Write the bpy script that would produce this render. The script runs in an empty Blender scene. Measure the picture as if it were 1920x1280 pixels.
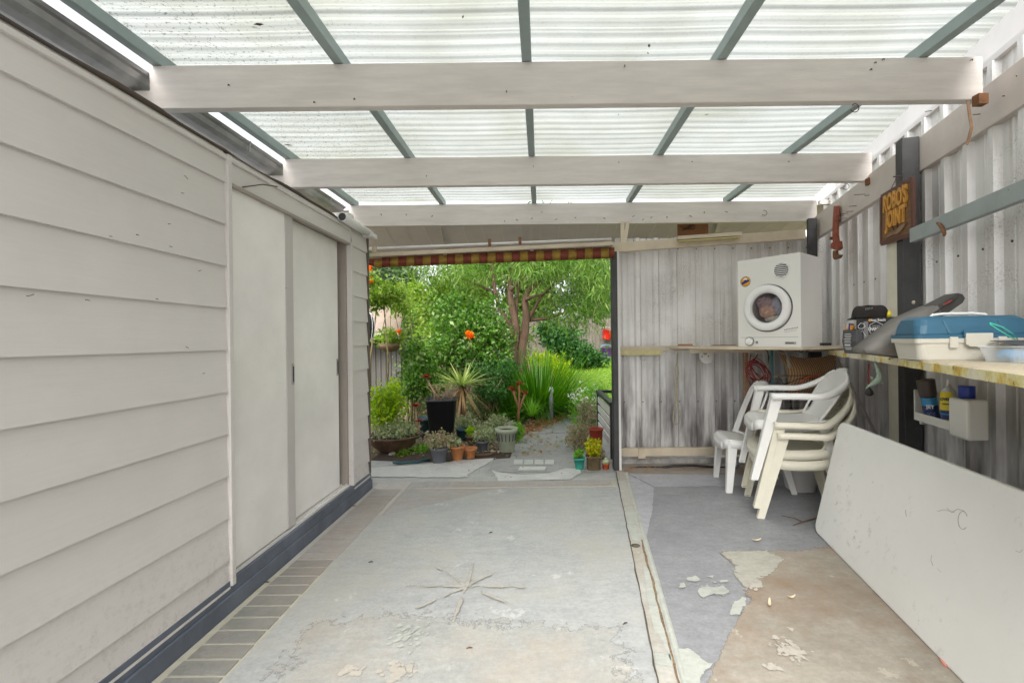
import bpy, bmesh, math, random
import numpy as np
from mathutils import Vector, Matrix
random.seed(7)
rng = np.random.default_rng(11)
PI = math.pi
sc = bpy.context.scene
COL = sc.collection

# ---------------------------------------------------------------- camera, sky, sun, exposure
F = 850.0; VX, VY, CH, ROLL = 1015.0, 637.0, 1.2, 0.011      # focal length in photo pixels, vanishing point, eye height, roll
cam_d = bpy.data.cameras.new('camera'); cam = bpy.data.objects.new('camera', cam_d); COL.objects.link(cam)
cam_d.sensor_width = 36.0; cam_d.lens = F / 1920 * 36.0
cam_d.shift_x = -(VX - 960) / 1920; cam_d.shift_y = (VY - 640) / 1920
cam_d.clip_start = 0.05; cam_d.clip_end = 2000
cam.location = (0, 0, CH); cam.rotation_euler = (PI / 2, ROLL, 0)
sc.camera = cam

SUN_EL, SUN_AZ = math.radians(46), math.radians(192)
w = bpy.data.worlds.new('World'); sc.world = w; w.use_nodes = True
nt = w.node_tree; nt.nodes.clear()
sky = nt.nodes.new('ShaderNodeTexSky'); sky.sky_type = 'NISHITA'; sky.sun_disc = False
sky.sun_elevation = SUN_EL; sky.sun_rotation = SUN_AZ; sky.dust_density = 4.0; sky.air_density = 1.0
hs = nt.nodes.new('ShaderNodeHueSaturation'); hs.inputs['Saturation'].default_value = 0.12
bg = nt.nodes.new('ShaderNodeBackground'); bg.inputs['Strength'].default_value = 0.15
out = nt.nodes.new('ShaderNodeOutputWorld')
nt.links.new(sky.outputs[0], hs.inputs['Color']); nt.links.new(hs.outputs[0], bg.inputs[0]); nt.links.new(bg.outputs[0], out.inputs[0])
sd = bpy.data.lights.new('sun', 'SUN'); sd.energy = 1.2; sd.angle = math.radians(40); sd.color = (1, 0.96, 0.9)
sun = bpy.data.objects.new('sun', sd); COL.objects.link(sun)
sdir = Vector((math.sin(SUN_AZ) * math.cos(SUN_EL), math.cos(SUN_AZ) * math.cos(SUN_EL), math.sin(SUN_EL)))
sun.rotation_euler = sdir.to_track_quat('Z', 'Y').to_euler()
sc.view_settings.view_transform = 'Standard'; sc.view_settings.look = 'None'
sc.view_settings.exposure = 1.42; sc.view_settings.gamma = 1.0
sc.render.engine = 'CYCLES'
sc.cycles.max_bounces = 10; sc.cycles.diffuse_bounces = 6; sc.cycles.transmission_bounces = 6; sc.cycles.transparent_max_bounces = 12

# ---------------------------------------------------------------- turning photo measurements into metres
def _r(px, py):
    u, v = px - VX, VY - py
    c, s = math.cos(ROLL), math.sin(ROLL)
    return (u * c + v * s) / F, (-u * s + v * c) / F
def at(px, py, d):
    x, z = _r(px, py); return Vector((x * d, d, CH + z * d))
def onz(px, py, zz=0.0):
    x, z = _r(px, py); d = (zz - CH) / z; return Vector((x * d, d, zz))
def onx(px, py, X):
    x, z = _r(px, py); d = X / x; return Vector((X, d, CH + z * d))
WS = 0.26                                     # the right wall runs X = a + WS * Y
def onw(px, py, a):
    x, z = _r(px, py); d = a / (x - WS); return Vector((x * d, d, CH + z * d))
TW = Vector((WS, 1, 0)).normalized(); NW = Vector((-1, WS, 0)).normalized(); UZ = Vector((0, 0, 1))
def wallp(y, z, a): return Vector((a + WS * y, y, z))

# ---------------------------------------------------------------- mesh builder
class MB:
    def __init__(s): s.v = []; s.f = []; s.m = []; s.s = []
    def add(s, vs, fs, m=0, sm=False):
        b = len(s.v); s.v += [tuple(p) for p in vs]
        for f in fs: s.f.append(tuple(b + i for i in f)); s.m.append(m); s.s.append(sm)
        return s
    def box(s, x0, x1, y0, y1, z0, z1, m=0):
        v = [(x0,y0,z0),(x1,y0,z0),(x1,y1,z0),(x0,y1,z0),(x0,y0,z1),(x1,y0,z1),(x1,y1,z1),(x0,y1,z1)]
        return s.add(v, [(0,3,2,1),(4,5,6,7),(0,1,5,4),(1,2,6,5),(2,3,7,6),(3,0,4,7)], m)
    def hexa(s, bot, top, m=0):               # 4 bottom and 4 top corners, same winding
        return s.add(list(bot) + list(top), [(0,3,2,1),(4,5,6,7),(0,1,5,4),(1,2,6,5),(2,3,7,6),(3,0,4,7)], m)
    def obox(s, c, u, v, w_, m=0):            # centre and three half axes
        c, u, v, w_ = Vector(c), Vector(u), Vector(v), Vector(w_)
        return s.hexa([c-u-v-w_, c+u-v-w_, c+u+v-w_, c-u+v-w_], [c-u-v+w_, c+u-v+w_, c+u+v+w_, c-u+v+w_], m)
    def bar(s, p, q, a, b, up=(0,0,1), m=0, a2=None, b2=None):   # rectangular bar, a wide, b high; may taper
        p, q = Vector(p), Vector(q); d = (q - p).normalized(); up = Vector(up)
        sd_ = d.cross(up)
        if sd_.length < 1e-4: sd_ = d.cross(Vector((0,1,0)))
        sd_.normalize(); u2 = sd_.cross(d).normalized()
        a2 = a if a2 is None else a2; b2 = b if b2 is None else b2
        r = lambda c, a_, b_: [c-sd_*a_/2-u2*b_/2, c+sd_*a_/2-u2*b_/2, c+sd_*a_/2+u2*b_/2, c-sd_*a_/2+u2*b_/2]
        A, B = r(p, a, b), r(q, a2, b2)
        return s.add(A + B, [(0,1,2,3),(7,6,5,4),(0,4,5,1),(1,5,6,2),(2,6,7,3),(3,7,4,0)], m)
    def tube(s, pts, r, n=8, m=0, closed=False, cap=True):
        pts = [Vector(p) for p in pts]; N = len(pts)
        rr = r if isinstance(r, (list, tuple)) else [r] * N
        b = len(s.v); prev = None
        for i, p in enumerate(pts):
            if closed: d = pts[(i+1) % N] - pts[i-1]
            else: d = pts[min(i+1, N-1)] - pts[max(i-1, 0)]
            if d.length < 1e-9: d = Vector((0,0,1))
            d.normalize()
            if prev is None:
                a = d.cross(Vector((0,0,1)))
                if a.length < 0.1: a = d.cross(Vector((1,0,0)))
            else: a = prev - d * prev.dot(d)
            a.normalize(); prev = a; c = d.cross(a)
            for k in range(n):
                t = 2*PI*k/n; s.v.append(tuple(p + (a*math.cos(t) + c*math.sin(t)) * rr[i]))
        for i in range(N if closed else N-1):
            j = (i+1) % N
            for k in range(n):
                k2 = (k+1) % n
                s.f.append((b+i*n+k, b+i*n+k2, b+j*n+k2, b+j*n+k)); s.m.append(m); s.s.append(True)
        if cap and not closed:
            s.f.append(tuple(b+k for k in range(n))[::-1]); s.m.append(m); s.s.append(False)
            s.f.append(tuple(b+(N-1)*n+k for k in range(n))); s.m.append(m); s.s.append(False)
        return s
    def lathe(s, prof, c=(0,0,0), n=24, m=0, ax=None, sm=True, sq=0.0, cap=(1,1)):   # prof = [(r, h)...]; ax=(u,v,w) frame; sq squares the section
        c = Vector(c); u, v, w_ = ax if ax else (Vector((1,0,0)), Vector((0,1,0)), Vector((0,0,1)))
        u, v, w_ = Vector(u), Vector(v), Vector(w_); b = len(s.v)
        for (r, h) in prof:
            for k in range(n):
                t = 2*PI*k/n; cx, sy = math.cos(t), math.sin(t)
                q = 1.0
                if sq: q = 1.0 / (abs(cx)**(2/(1-sq*0.9)) + abs(sy)**(2/(1-sq*0.9)))**((1-sq*0.9)/2)
                s.v.append(tuple(c + (u*cx + v*sy)*r*q + w_*h))
        for i in range(len(prof)-1):
            for k in range(n):
                k2 = (k+1) % n
                s.f.append((b+i*n+k, b+i*n+k2, b+(i+1)*n+k2, b+(i+1)*n+k)); s.m.append(m); s.s.append(sm)
        for i, rev in ((0, True), (len(prof)-1, False)):
            if prof[i][0] > 1e-5 and cap[1 if i else 0]:
                f = tuple(b+i*n+k for k in range(n)); s.f.append(f[::-1] if rev else f); s.m.append(m); s.s.append(False)
        return s
    def prism(s, poly, o, u, v, th, m=0):     # polygon in the u,v frame at o, extruded by vector th
        o, u, v, th = Vector(o), Vector(u), Vector(v), Vector(th); n = len(poly)
        A = [o + u*p[0] + v*p[1] for p in poly]; B = [p + th for p in A]
        return s.add(A + B, [tuple(range(n))[::-1], tuple(range(n, 2*n))] + [(i, (i+1) % n, n+(i+1) % n, n+i) for i in range(n)], m)
    def flat(s, pts, m=0): return s.add(pts, [tuple(range(len(pts)))], m)
    def grid(s, fn, nu, nv, m=0, sm=True):
        vs = [fn(i/nu, j/nv) for j in range(nv+1) for i in range(nu+1)]
        fs = [(j*(nu+1)+i, j*(nu+1)+i+1, (j+1)*(nu+1)+i+1, (j+1)*(nu+1)+i) for j in range(nv) for i in range(nu)]
        return s.add(vs, fs, m, sm)
    def build(s, name, mats, parent=None, bev=0, sub=0, solid=0, sm=None):
        me = bpy.data.meshes.new(name)
        off = Vector((0,0,0)); q = parent
        while q is not None: off += q.location; q = q.parent
        me.from_pydata([(v[0]-off.x, v[1]-off.y, v[2]-off.z) for v in s.v], [], s.f)
        for mt in (mats if isinstance(mats, (list, tuple)) else [mats]): me.materials.append(mt)
        me.polygons.foreach_set('material_index', s.m)
        me.polygons.foreach_set('use_smooth', s.s if sm is None else [sm]*len(s.f))
        me.update()
        o = bpy.data.objects.new(name, me); COL.objects.link(o)
        if parent: o.parent = parent
        if solid: md = o.modifiers.new('solid', 'SOLIDIFY'); md.thickness = solid; md.offset = 0
        if bev: md = o.modifiers.new('bevel', 'BEVEL'); md.width = bev; md.segments = 2; md.limit_method = 'ANGLE'; md.angle_limit = 0.7
        if sub: md = o.modifiers.new('sub', 'SUBSURF'); md.levels = sub; md.render_levels = sub
        return o

def tag(o, label=None, cat=None, group=None, kind=None):
    if label: o['label'] = label
    if cat: o['category'] = cat
    if group: o['group'] = group
    if kind: o['kind'] = kind
    return o
def thing(name, loc, label, cat, group=None):
    o = bpy.data.objects.new(name, None); o.empty_display_size = 0.1; COL.objects.link(o)
    o.location = loc; return tag(o, label, cat, group)
def struct(name, mb, mats, **k): return tag(mb.build(name, mats, **k), kind='structure')
def move_to_base(o, loc):
    loc = Vector(loc); o.data.transform(Matrix.Translation(-loc)); o.location = loc; return o
def copy_tree(o, parent=None):
    c = o.copy(); COL.objects.link(c); c.parent = parent
    for ch in list(o.children): copy_tree(ch, c)
    return c
def lettering(txt, size, o, u, v, th, mat, parent, name='lettering', bold=0.0, sx=1.0, shear=0.0):
    cu = bpy.data.curves.new('t', 'FONT'); cu.body = txt; cu.size = size; cu.offset = bold; cu.align_x = 'CENTER'; cu.align_y = 'CENTER'; cu.resolution_u = 3; cu.shear = shear
    ob = bpy.data.objects.new('t', cu); COL.objects.link(ob)
    me0 = ob.to_mesh()
    n = Vector(u).cross(Vector(v)).normalized(); mb = MB()
    A = [Vector(o) + Vector(u)*p.co.x*sx + Vector(v)*p.co.y for p in me0.vertices]
    fs = [tuple(p.vertices) for p in me0.polygons]; N = len(A)
    mb.add([p + n*th for p in A], fs)
    ec = {}
    for f in fs:
        for i in range(len(f)):
            e = (f[i], f[(i+1) % len(f)]); ec.setdefault(tuple(sorted(e)), []).append(e)
    mb.add(A + [p + n*th for p in A], [(e[0][0], e[0][1], N+e[0][1], N+e[0][0]) for e in ec.values() if len(e) == 1])
    ob.to_mesh_clear(); bpy.data.objects.remove(ob); bpy.data.curves.remove(cu)
    return mb.build(name, mat, parent)

# ---------------------------------------------------------------- materials
def new_mat(name):
    m = bpy.data.materials.new(name); m.use_nodes = True; t = m.node_tree
    return m, t, t.nodes['Principled BSDF']
def N(t, typ, **k):
    n = t.nodes.new(typ)
    for a, b in k.items():
        if a in n.inputs.keys() if hasattr(n.inputs, 'keys') else False: n.inputs[a].default_value = b
        else: setattr(n, a, b)
    return n
def ramp(t, src, stops):
    r = t.nodes.new('ShaderNodeValToRGB'); e = r.color_ramp.elements
    while len(e) < len(stops): e.new(0.5)
    for i, (p, c) in enumerate(stops):
        e[i].position = p; e[i].color = (*c, 1) if len(c) == 3 else c
    t.links.new(src, r.inputs[0]); return r
def coords(t, scale=(1,1,1), obj=True):
    tc = t.nodes.new('ShaderNodeTexCoord'); mp = t.nodes.new('ShaderNodeMapping'); mp.inputs['Scale'].default_value = scale
    t.links.new(tc.outputs['Object' if obj else 'Generated'], mp.inputs[0]); return mp.outputs[0]
def noise(t, co, scale, detail=4, rough=0.6):
    n = t.nodes.new('ShaderNodeTexNoise'); n.inputs['Scale'].default_value = scale; n.inputs['Detail'].default_value = detail; n.inputs['Roughness'].default_value = rough
    t.links.new(co, n.inputs['Vector']); return n.outputs[0]
def mix(t, fac, a, b, mode='MIX'):
    m = t.nodes.new('ShaderNodeMix'); m.data_type = 'RGBA'; m.blend_type = mode
    for sock, val in ((m.inputs[0], fac), (m.inputs[6], a), (m.inputs[7], b)):
        if hasattr(val, 'type') and hasattr(val, 'links'): t.links.new(val, sock)
        elif isinstance(val, (int, float)): sock.default_value = val
        else: sock.default_value = (*val, 1)
    return m.outputs[2]
def bump(t, bs, h, st=0.3, dist=0.01):
    b = t.nodes.new('ShaderNodeBump'); b.inputs['Strength'].default_value = st; b.inputs['Distance'].default_value = dist
    t.links.new(h, b.inputs['Height']); t.links.new(b.outputs[0], bs.inputs['Normal'])
def pm(name, c, var=0.12, scale=6, rough=0.6, metal=0.0, bmp=0.1, speck=0.0, speck_c=(0.05,0.045,0.04), speck_s=60, stretch=(1,1,1), c2=None, spec=0.5, speck_t=0.66):
    m, t, bs = new_mat(name); co = coords(t, stretch)
    d = tuple(x*(1-var) for x in c) if c2 is None else c2; l = tuple(min(1, x*(1+var*0.5)) for x in c)
    n1 = noise(t, co, scale, 5); r = ramp(t, n1, [(0.35, d), (0.65, l)]); colr = r.outputs[0]
    if speck:
        n2 = noise(t, co, speck_s, 3, 0.7); n3 = noise(t, co, scale*0.7, 3)
        r2 = ramp(t, n2, [(speck_t, (0,0,0)), (speck_t+0.05, (speck,)*3)]); r3 = ramp(t, n3, [(0.42, (0,0,0)), (0.6, (1,1,1))])
        mm = mix(t, 1.0, r2.outputs[0], r3.outputs[0], 'MULTIPLY'); colr = mix(t, mm, colr, speck_c)
    t.links.new(colr, bs.inputs['Base Color'])
    bs.inputs['Roughness'].default_value = rough; bs.inputs['Metallic'].default_value = metal
    bs.inputs['Specular IOR Level'].default_value = spec
    if bmp: bump(t, bs, noise(t, co, scale*8, 6), bmp, 0.006)
    return m
def leaf_mat(name, cols, trans=0.35, rough=0.5):
    m, t, bs = new_mat(name); g = t.nodes.new('ShaderNodeNewGeometry')
    k = len(cols); r = ramp(t, g.outputs['Random Per Island'], [(i/(k-1) if k > 1 else 0, c) for i, c in enumerate(cols)])
    t.links.new(r.outputs[0], bs.inputs['Base Color']); bs.inputs['Roughness'].default_value = rough; bs.inputs['Specular IOR Level'].default_value = 0.3
    tr = t.nodes.new('ShaderNodeBsdfTranslucent'); mx = t.nodes.new('ShaderNodeMixShader'); mx.inputs[0].default_value = trans
    br = t.nodes.new('ShaderNodeHueSaturation'); br.inputs['Value'].default_value = 1.5; br.inputs['Saturation'].default_value = 1.1
    t.links.new(r.outputs[0], br.inputs['Color']); t.links.new(br.outputs[0], tr.inputs[0])
    o = t.nodes['Material Output']; t.links.new(bs.outputs[0], mx.inputs[1]); t.links.new(tr.outputs[0], mx.inputs[2]); t.links.new(mx.outputs[0], o.inputs[0])
    return m

MT = {}
MT['board'] = pm('board_paint', (0.64,0.605,0.58), 0.05, 2.0, 0.45, bmp=0.05, speck=0.35, speck_s=45, speck_t=0.72)
m, t, bs = new_mat('board_paint_grimy'); co = coords(t)
r_a = ramp(t, noise(t, co, 1.3, 6, .6), [(0.3, (0.61,0.58,0.555)), (0.7, (0.69,0.655,0.63))]); gr = ramp(t, noise(t, coords(t, (1, 0.6, 14)), 7, 7, .7), [(0.3, (0.965,0.965,0.965)), (0.7, (1.015,1.015,1.015))]); c = mix(t, 1.0, r_a.outputs[0], gr.outputs[0], 'MULTIPLY')
sf_ = ramp(t, noise(t, coords(t, (1, 3, 9)), 6, 9, .8), [(0.655, (0,0,0)), (0.70, (0.45,0.45,0.45))]); c = mix(t, sf_.outputs[0], c, (0.33,0.31,0.29))
sz = t.nodes.new('ShaderNodeSeparateXYZ'); t.links.new(co, sz.inputs[0]); mr = t.nodes.new('ShaderNodeMapRange'); mr.inputs['From Min'].default_value = 0.55; mr.inputs['From Max'].default_value = 0.1; t.links.new(sz.outputs[2], mr.inputs[0])
sp = ramp(t, noise(t, co, 30, 6, .8), [(0.50, (0,0,0)), (0.66, (0.5,0.5,0.5))]); k_ = mix(t, 1.0, mr.outputs[0], sp.outputs[0], 'MULTIPLY'); c = mix(t, k_, c, (0.36,0.31,0.26))
t.links.new(c, bs.inputs['Base Color']); bs.inputs['Roughness'].default_value = .45; bump(t, bs, noise(t, coords(t, (1, 0.7, 12)), 12, 6), .10, .003); MT['board'] = m
MT['door'] = pm('door_paint', (0.86,0.83,0.80), 0.12, 1.6, 0.38, bmp=0.05, speck=0.3, speck_s=16, speck_t=0.68, speck_c=(0.4,0.38,0.36))
MT['stile'] = pm('stile_paint', (0.54,0.51,0.49), 0.06, 2, 0.5)
MT['jamb'] = pm('jamb_paint', (0.36,0.32,0.28), 0.1, 3, 0.6)
MT['plinth'] = pm('plinth_paint', (0.125,0.145,0.185), 0.25, 5, 0.5, speck=0.4, speck_c=(0.3,0.3,0.3), speck_s=50)
MT['beam'] = pm('beam_paint', (0.66,0.615,0.58), 0.09, 4, 0.5, bmp=0.15, stretch=(1,8,8), speck=0.4, speck_s=30, speck_t=0.7)
MT['wallbeam'] = pm('wall_beam_paint', (0.60,0.54,0.50), 0.10, 4, 0.5, bmp=0.15, speck=0.5, speck_s=25, speck_t=0.7)
MT['cream'] = pm('cream_paint', (0.58,0.50,0.38), 0.15, 5, 0.55, bmp=0.1, speck=0.5, speck_s=40)
MT['purlin'] = pm('purlin_paint', (0.30,0.37,0.36), 0.12, 5, 0.5)
MT['post'] = pm('post_paint', (0.045,0.045,0.048), 0.25, 8, 0.5, speck=0.6, speck_c=(0.3,0.3,0.3), speck_s=70)
MT['rail'] = pm('rail_paint', (0.30,0.34,0.34), 0.12, 6, 0.5, speck=0.6, speck_s=50)
MT['gutter'] = pm('gutter_zinc', (0.40,0.40,0.40), 0.5, 2.5, 0.35, metal=0.5, speck=0.5, speck_s=40)
MT['capping'] = pm('capping_metal', (0.075,0.065,0.06), 0.4, 5, 0.6, c2=(0.13,0.09,0.06))
MT['white'] = pm('white_plastic', (0.78,0.78,0.76), 0.03, 4, 0.35, bmp=0)
MT['whitepaint'] = pm('white_paint', (0.72,0.70,0.68), 0.06, 3, 0.45)
MT['creamplastic'] = pm('cream_plastic', (0.74,0.71,0.59), 0.08, 6, 0.4, bmp=0, speck=0.3, speck_s=30)
MT['dryer'] = pm('dryer_enamel', (0.72,0.715,0.67), 0.03, 2, 0.25, bmp=0, speck=0.1, speck_s=20)
MT['tackle_cream'] = pm('tackle_cream', (0.54,0.52,0.45), 0.04, 5, 0.4, bmp=0)
MT['dryer_side'] = pm('dryer_side_enamel', (0.80,0.79,0.78), 0.03, 2, 0.3, bmp=0)  # paler than the front to offset the weaker light on the sides
MT['dark'] = pm('black_plastic', (0.018,0.018,0.02), 0.2, 10, 0.45, bmp=0)
MT['darkgrey'] = pm('dark_grey_plastic', (0.07,0.07,0.075), 0.2, 10, 0.5)
MT['pole'] = pm('weathered_pole', (0.42,0.38,0.36), 0.15, 20, 0.6)
MT['steel'] = pm('bare_steel', (0.4,0.4,0.4), 0.2, 20, 0.35, metal=0.9, bmp=0)
MT['nail'] = pm('rusty_nail', (0.10,0.075,0.055), 0.4, 40, 0.6, metal=0.4, bmp=0)
MT['rust'] = pm('rusty_iron', (0.22,0.10,0.045), 0.4, 30, 0.7, metal=0.3)
MT['red_iron'] = pm('red_wrench_paint', (0.33,0.075,0.035), 0.35, 20, 0.5, c2=(0.2,0.05,0.03))
MT['brown_wood'] = pm('raw_wood', (0.28,0.17,0.10), 0.3, 6, 0.7, stretch=(1,1,6))
MT['orange_wood'] = pm('orange_board', (0.42,0.20,0.11), 0.2, 6, 0.6)
MT['sign_wood'] = pm('carved_wood', (0.19,0.095,0.04), 0.3, 12, 0.55, stretch=(1,1,4))
MT['sign_rim'] = pm('sign_rim_wood', (0.10,0.035,0.02), 0.2, 12, 0.5)
MT['sign_gold'] = pm('sign_gold_paint', (0.62,0.30,0.045), 0.25, 20, 0.5)
MT['blue_plastic'] = pm('tackle_blue', (0.03,0.115,0.19), 0.1, 6, 0.4, bmp=0.05)
MT['grey_fabric'] = pm('grey_fabric', (0.19,0.18,0.165), 0.12, 8, 0.85, bmp=0.25)
MT['grey_fabric2'] = pm('dark_grey_fabric', (0.09,0.085,0.08), 0.12, 8, 0.85, bmp=0.25)
MT['cap'] = pm('cap_fabric', (0.022,0.017,0.015), 0.2, 20, 0.9, bmp=0.3)
MT['wicker'] = None
MT['terracotta'] = pm('terracotta', (0.50,0.20,0.07), 0.15, 12, 0.7, speck=0.4, speck_c=(0.5,0.42,0.35), speck_s=40)
MT['pot_grey'] = pm('grey_pot', (0.14,0.145,0.165), 0.12, 10, 0.55)
MT['pot_black'] = pm('black_pot', (0.022,0.026,0.034), 0.3, 10, 0.4, speck=0.4, speck_c=(0.2,0.2,0.2), speck_s=80)
MT['pot_sage'] = pm('sage_pot', (0.40,0.45,0.33), 0.12, 14, 0.6, speck=0.4, speck_c=(0.2,0.2,0.15), speck_s=60)
MT['pot_teal'] = pm('teal_pot', (0.03,0.28,0.21), 0.1, 10, 0.45)
MT['pot_blue'] = pm('dark_teal_pot', (0.015,0.07,0.085), 0.15, 10, 0.4)
MT['pot_red'] = pm('red_pot', (0.34,0.045,0.02), 0.15, 10, 0.45)
MT['pot_orange'] = pm('orange_pot', (0.50,0.10,0.03), 0.15, 10, 0.5)
MT['bowl'] = pm('bowl_glaze', (0.16,0.095,0.06), 0.35, 8, 0.5, c2=(0.08,0.05,0.035))
MT['basketpot'] = pm('bark_basket', (0.17,0.12,0.06), 0.4, 25, 0.9, bmp=0.8, stretch=(1,1,3))
MT['soil'] = pm('potting_soil', (0.07,0.05,0.035), 0.4, 40, 0.95, bmp=0.8)
MT['rock'] = pm('rock', (0.45,0.44,0.42), 0.3, 12, 0.9, bmp=0.6)
MT['bark'] = pm('bark', (0.15,0.09,0.06), 0.35, 10, 0.9, bmp=0.8, stretch=(1,1,0.3))
MT['stem'] = pm('stem', (0.20,0.17,0.08), 0.3, 20, 0.8)
MT['drystem'] = pm('dry_stem', (0.38,0.28,0.17), 0.3, 20, 0.9)
MT['fence'] = pm('weathered_palings', (0.15,0.13,0.105), 0.35, 5, 0.9, stretch=(6,6,1))
MT['colorbond'] = pm('garden_shed_sheet', (0.085,0.08,0.07), 0.1, 4, 0.6)
MT['shedroof'] = pm('garden_shed_roof', (0.26,0.20,0.155), 0.2, 4, 0.6)
MT['cable_red'] = pm('red_cable', (0.22,0.015,0.015), 0.1, 10, 0.4, bmp=0)
MT['cable_orange'] = pm('orange_cable', (0.6,0.09,0.03), 0.1, 10, 0.4, bmp=0)
MT['cable_black'] = pm('black_cable', (0.015,0.013,0.012), 0.1, 10, 0.5, bmp=0)
MT['teal_pipe'] = pm('teal_rod', (0.05,0.28,0.33), 0.1, 10, 0.4, bmp=0)
MT['rope'] = pm('old_rope', (0.45,0.41,0.27), 0.25, 60, 0.9)
MT['rubber_green'] = pm('pale_green_rubber', (0.36,0.46,0.38), 0.2, 20, 0.6)
MT['red'] = pm('red_plastic', (0.62,0.015,0.012), 0.1, 6, 0.4, bmp=0)
MT['purple'] = pm('purple_plastic', (0.11,0.02,0.20), 0.1, 6, 0.4, bmp=0)
MT['sky_blue'] = pm('light_blue_plastic', (0.10,0.42,0.6), 0.1, 6, 0.4, bmp=0)
MT['yellow'] = pm('yellow_plastic', (0.75,0.6,0.02), 0.05, 6, 0.4, bmp=0)
MT['yellow_strip'] = pm('yellowed_strip', (0.58,0.52,0.22), 0.15, 12, 0.5, speck=0.5, speck_s=40)
MT['peg'] = pm('peg_strip', (0.56,0.50,0.25), 0.15, 20, 0.6, speck=0.7, speck_s=60)
MT['blue_can'] = pm('blue_lid', (0.008,0.03,0.27), 0.1, 6, 0.3, bmp=0)
MT['brown_lid'] = pm('brown_lid', (0.06,0.04,0.033), 0.1, 6, 0.4, bmp=0)
MT['silver'] = pm('silver_can', (0.55,0.56,0.6), 0.05, 6, 0.3, metal=0.6, bmp=0)
MT['label_yellow'] = pm('label_yellow', (0.72,0.58,0.02), 0.03, 6, 0.4, bmp=0)
MT['label_navy'] = pm('label_navy', (0.01,0.03,0.13), 0.03, 6, 0.4, bmp=0)
MT['label_blue'] = pm('label_blue', (0.03,0.25,0.5), 0.3, 40, 0.4, bmp=0)
MT['label_white'] = pm('label_white', (0.75,0.75,0.75), 0.03, 6, 0.5, bmp=0)
MT['label_grey'] = pm('label_grey', (0.20,0.20,0.20), 0.05, 6, 0.5, bmp=0)
MT['label_orange'] = pm('label_orange', (0.78,0.34,0.03), 0.05, 6, 0.5, bmp=0)
MT['label_purple'] = pm('label_purple', (0.05,0.03,0.25), 0.1, 6, 0.5, bmp=0)
MT['aw_red'] = pm('awning_maroon', (0.17,0.035,0.015), 0.2, 12, 0.85, bmp=0.2)
MT['aw_gold'] = pm('awning_gold', (0.27,0.165,0.025), 0.2, 12, 0.85, bmp=0.2)
MT['soffit'] = pm('soffit_lining', (0.68,0.62,0.60), 0.08, 3, 0.6)
MT['soffit_dark'] = pm('soffit_fascia', (0.13,0.10,0.075), 0.2, 4, 0.7)
MT['paper'] = pm('dead_leaf', (0.62,0.52,0.36), 0.2, 20, 0.8, bmp=0)
MT['dryleaf'] = leaf_mat('leaf_litter', [(0.35,0.16,0.07),(0.5,0.26,0.12),(0.28,0.13,0.06),(0.5,0.35,0.2)], 0.1)
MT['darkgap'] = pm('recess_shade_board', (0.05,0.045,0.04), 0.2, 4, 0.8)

# roof sheeting: translucent fibreglass, lightly soiled
m, t, bs = new_mat('roof_fibreglass'); co = coords(t)
n1 = noise(t, co, 2.0, 4); r1 = ramp(t, n1, [(0.3, (0.365,0.385,0.37)), (0.7, (0.43,0.45,0.435))])
sp = ramp(t, noise(t, co, 70, 3, 0.75), [(0.575, (0,0,0)), (0.63, (1,1,1))])
sx = t.nodes.new('ShaderNodeSeparateXYZ'); t.links.new(coords(t), sx.inputs[0])
mr = t.nodes.new('ShaderNodeMapRange'); mr.inputs['From Min'].default_value = -0.9; mr.inputs['From Max'].default_value = -1.8; mr.inputs['To Min'].default_value = 0.18; mr.inputs['To Max'].default_value = 1.0
t.links.new(sx.outputs[0], mr.inputs[0])
mm = mix(t, 1.0, sp.outputs[0], mr.outputs[0], 'MULTIPLY')
dust = ramp(t, noise(t, co, 1.2, 5), [(0.42, (1,1,1)), (0.70, (0.80,0.79,0.70))])
cc = mix(t, 1.0, r1.outputs[0], dust.outputs[0], 'MULTIPLY'); cc = mix(t, mm, cc, (0.16,0.16,0.14))
tr = t.nodes.new('ShaderNodeBsdfTranslucent'); t.links.new(cc, tr.inputs[0])
df = t.nodes.new('ShaderNodeBsdfDiffuse'); t.links.new(cc, df.inputs[0])
mx = t.nodes.new('ShaderNodeMixShader'); mx.inputs[0].default_value = 0.22
t.links.new(tr.outputs[0], mx.inputs[1]); t.links.new(df.outputs[0], mx.inputs[2])
gl = t.nodes.new('ShaderNodeBsdfGlossy'); gl.inputs['Roughness'].default_value = 0.3; mx2 = t.nodes.new('ShaderNodeMixShader'); mx2.inputs[0].default_value = 0.04
t.links.new(mx.outputs[0], mx2.inputs[1]); t.links.new(gl.outputs[0], mx2.inputs[2]); t.links.new(mx2.outputs[0], t.nodes['Material Output'].inputs[0])
MT['roof'] = m

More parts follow.
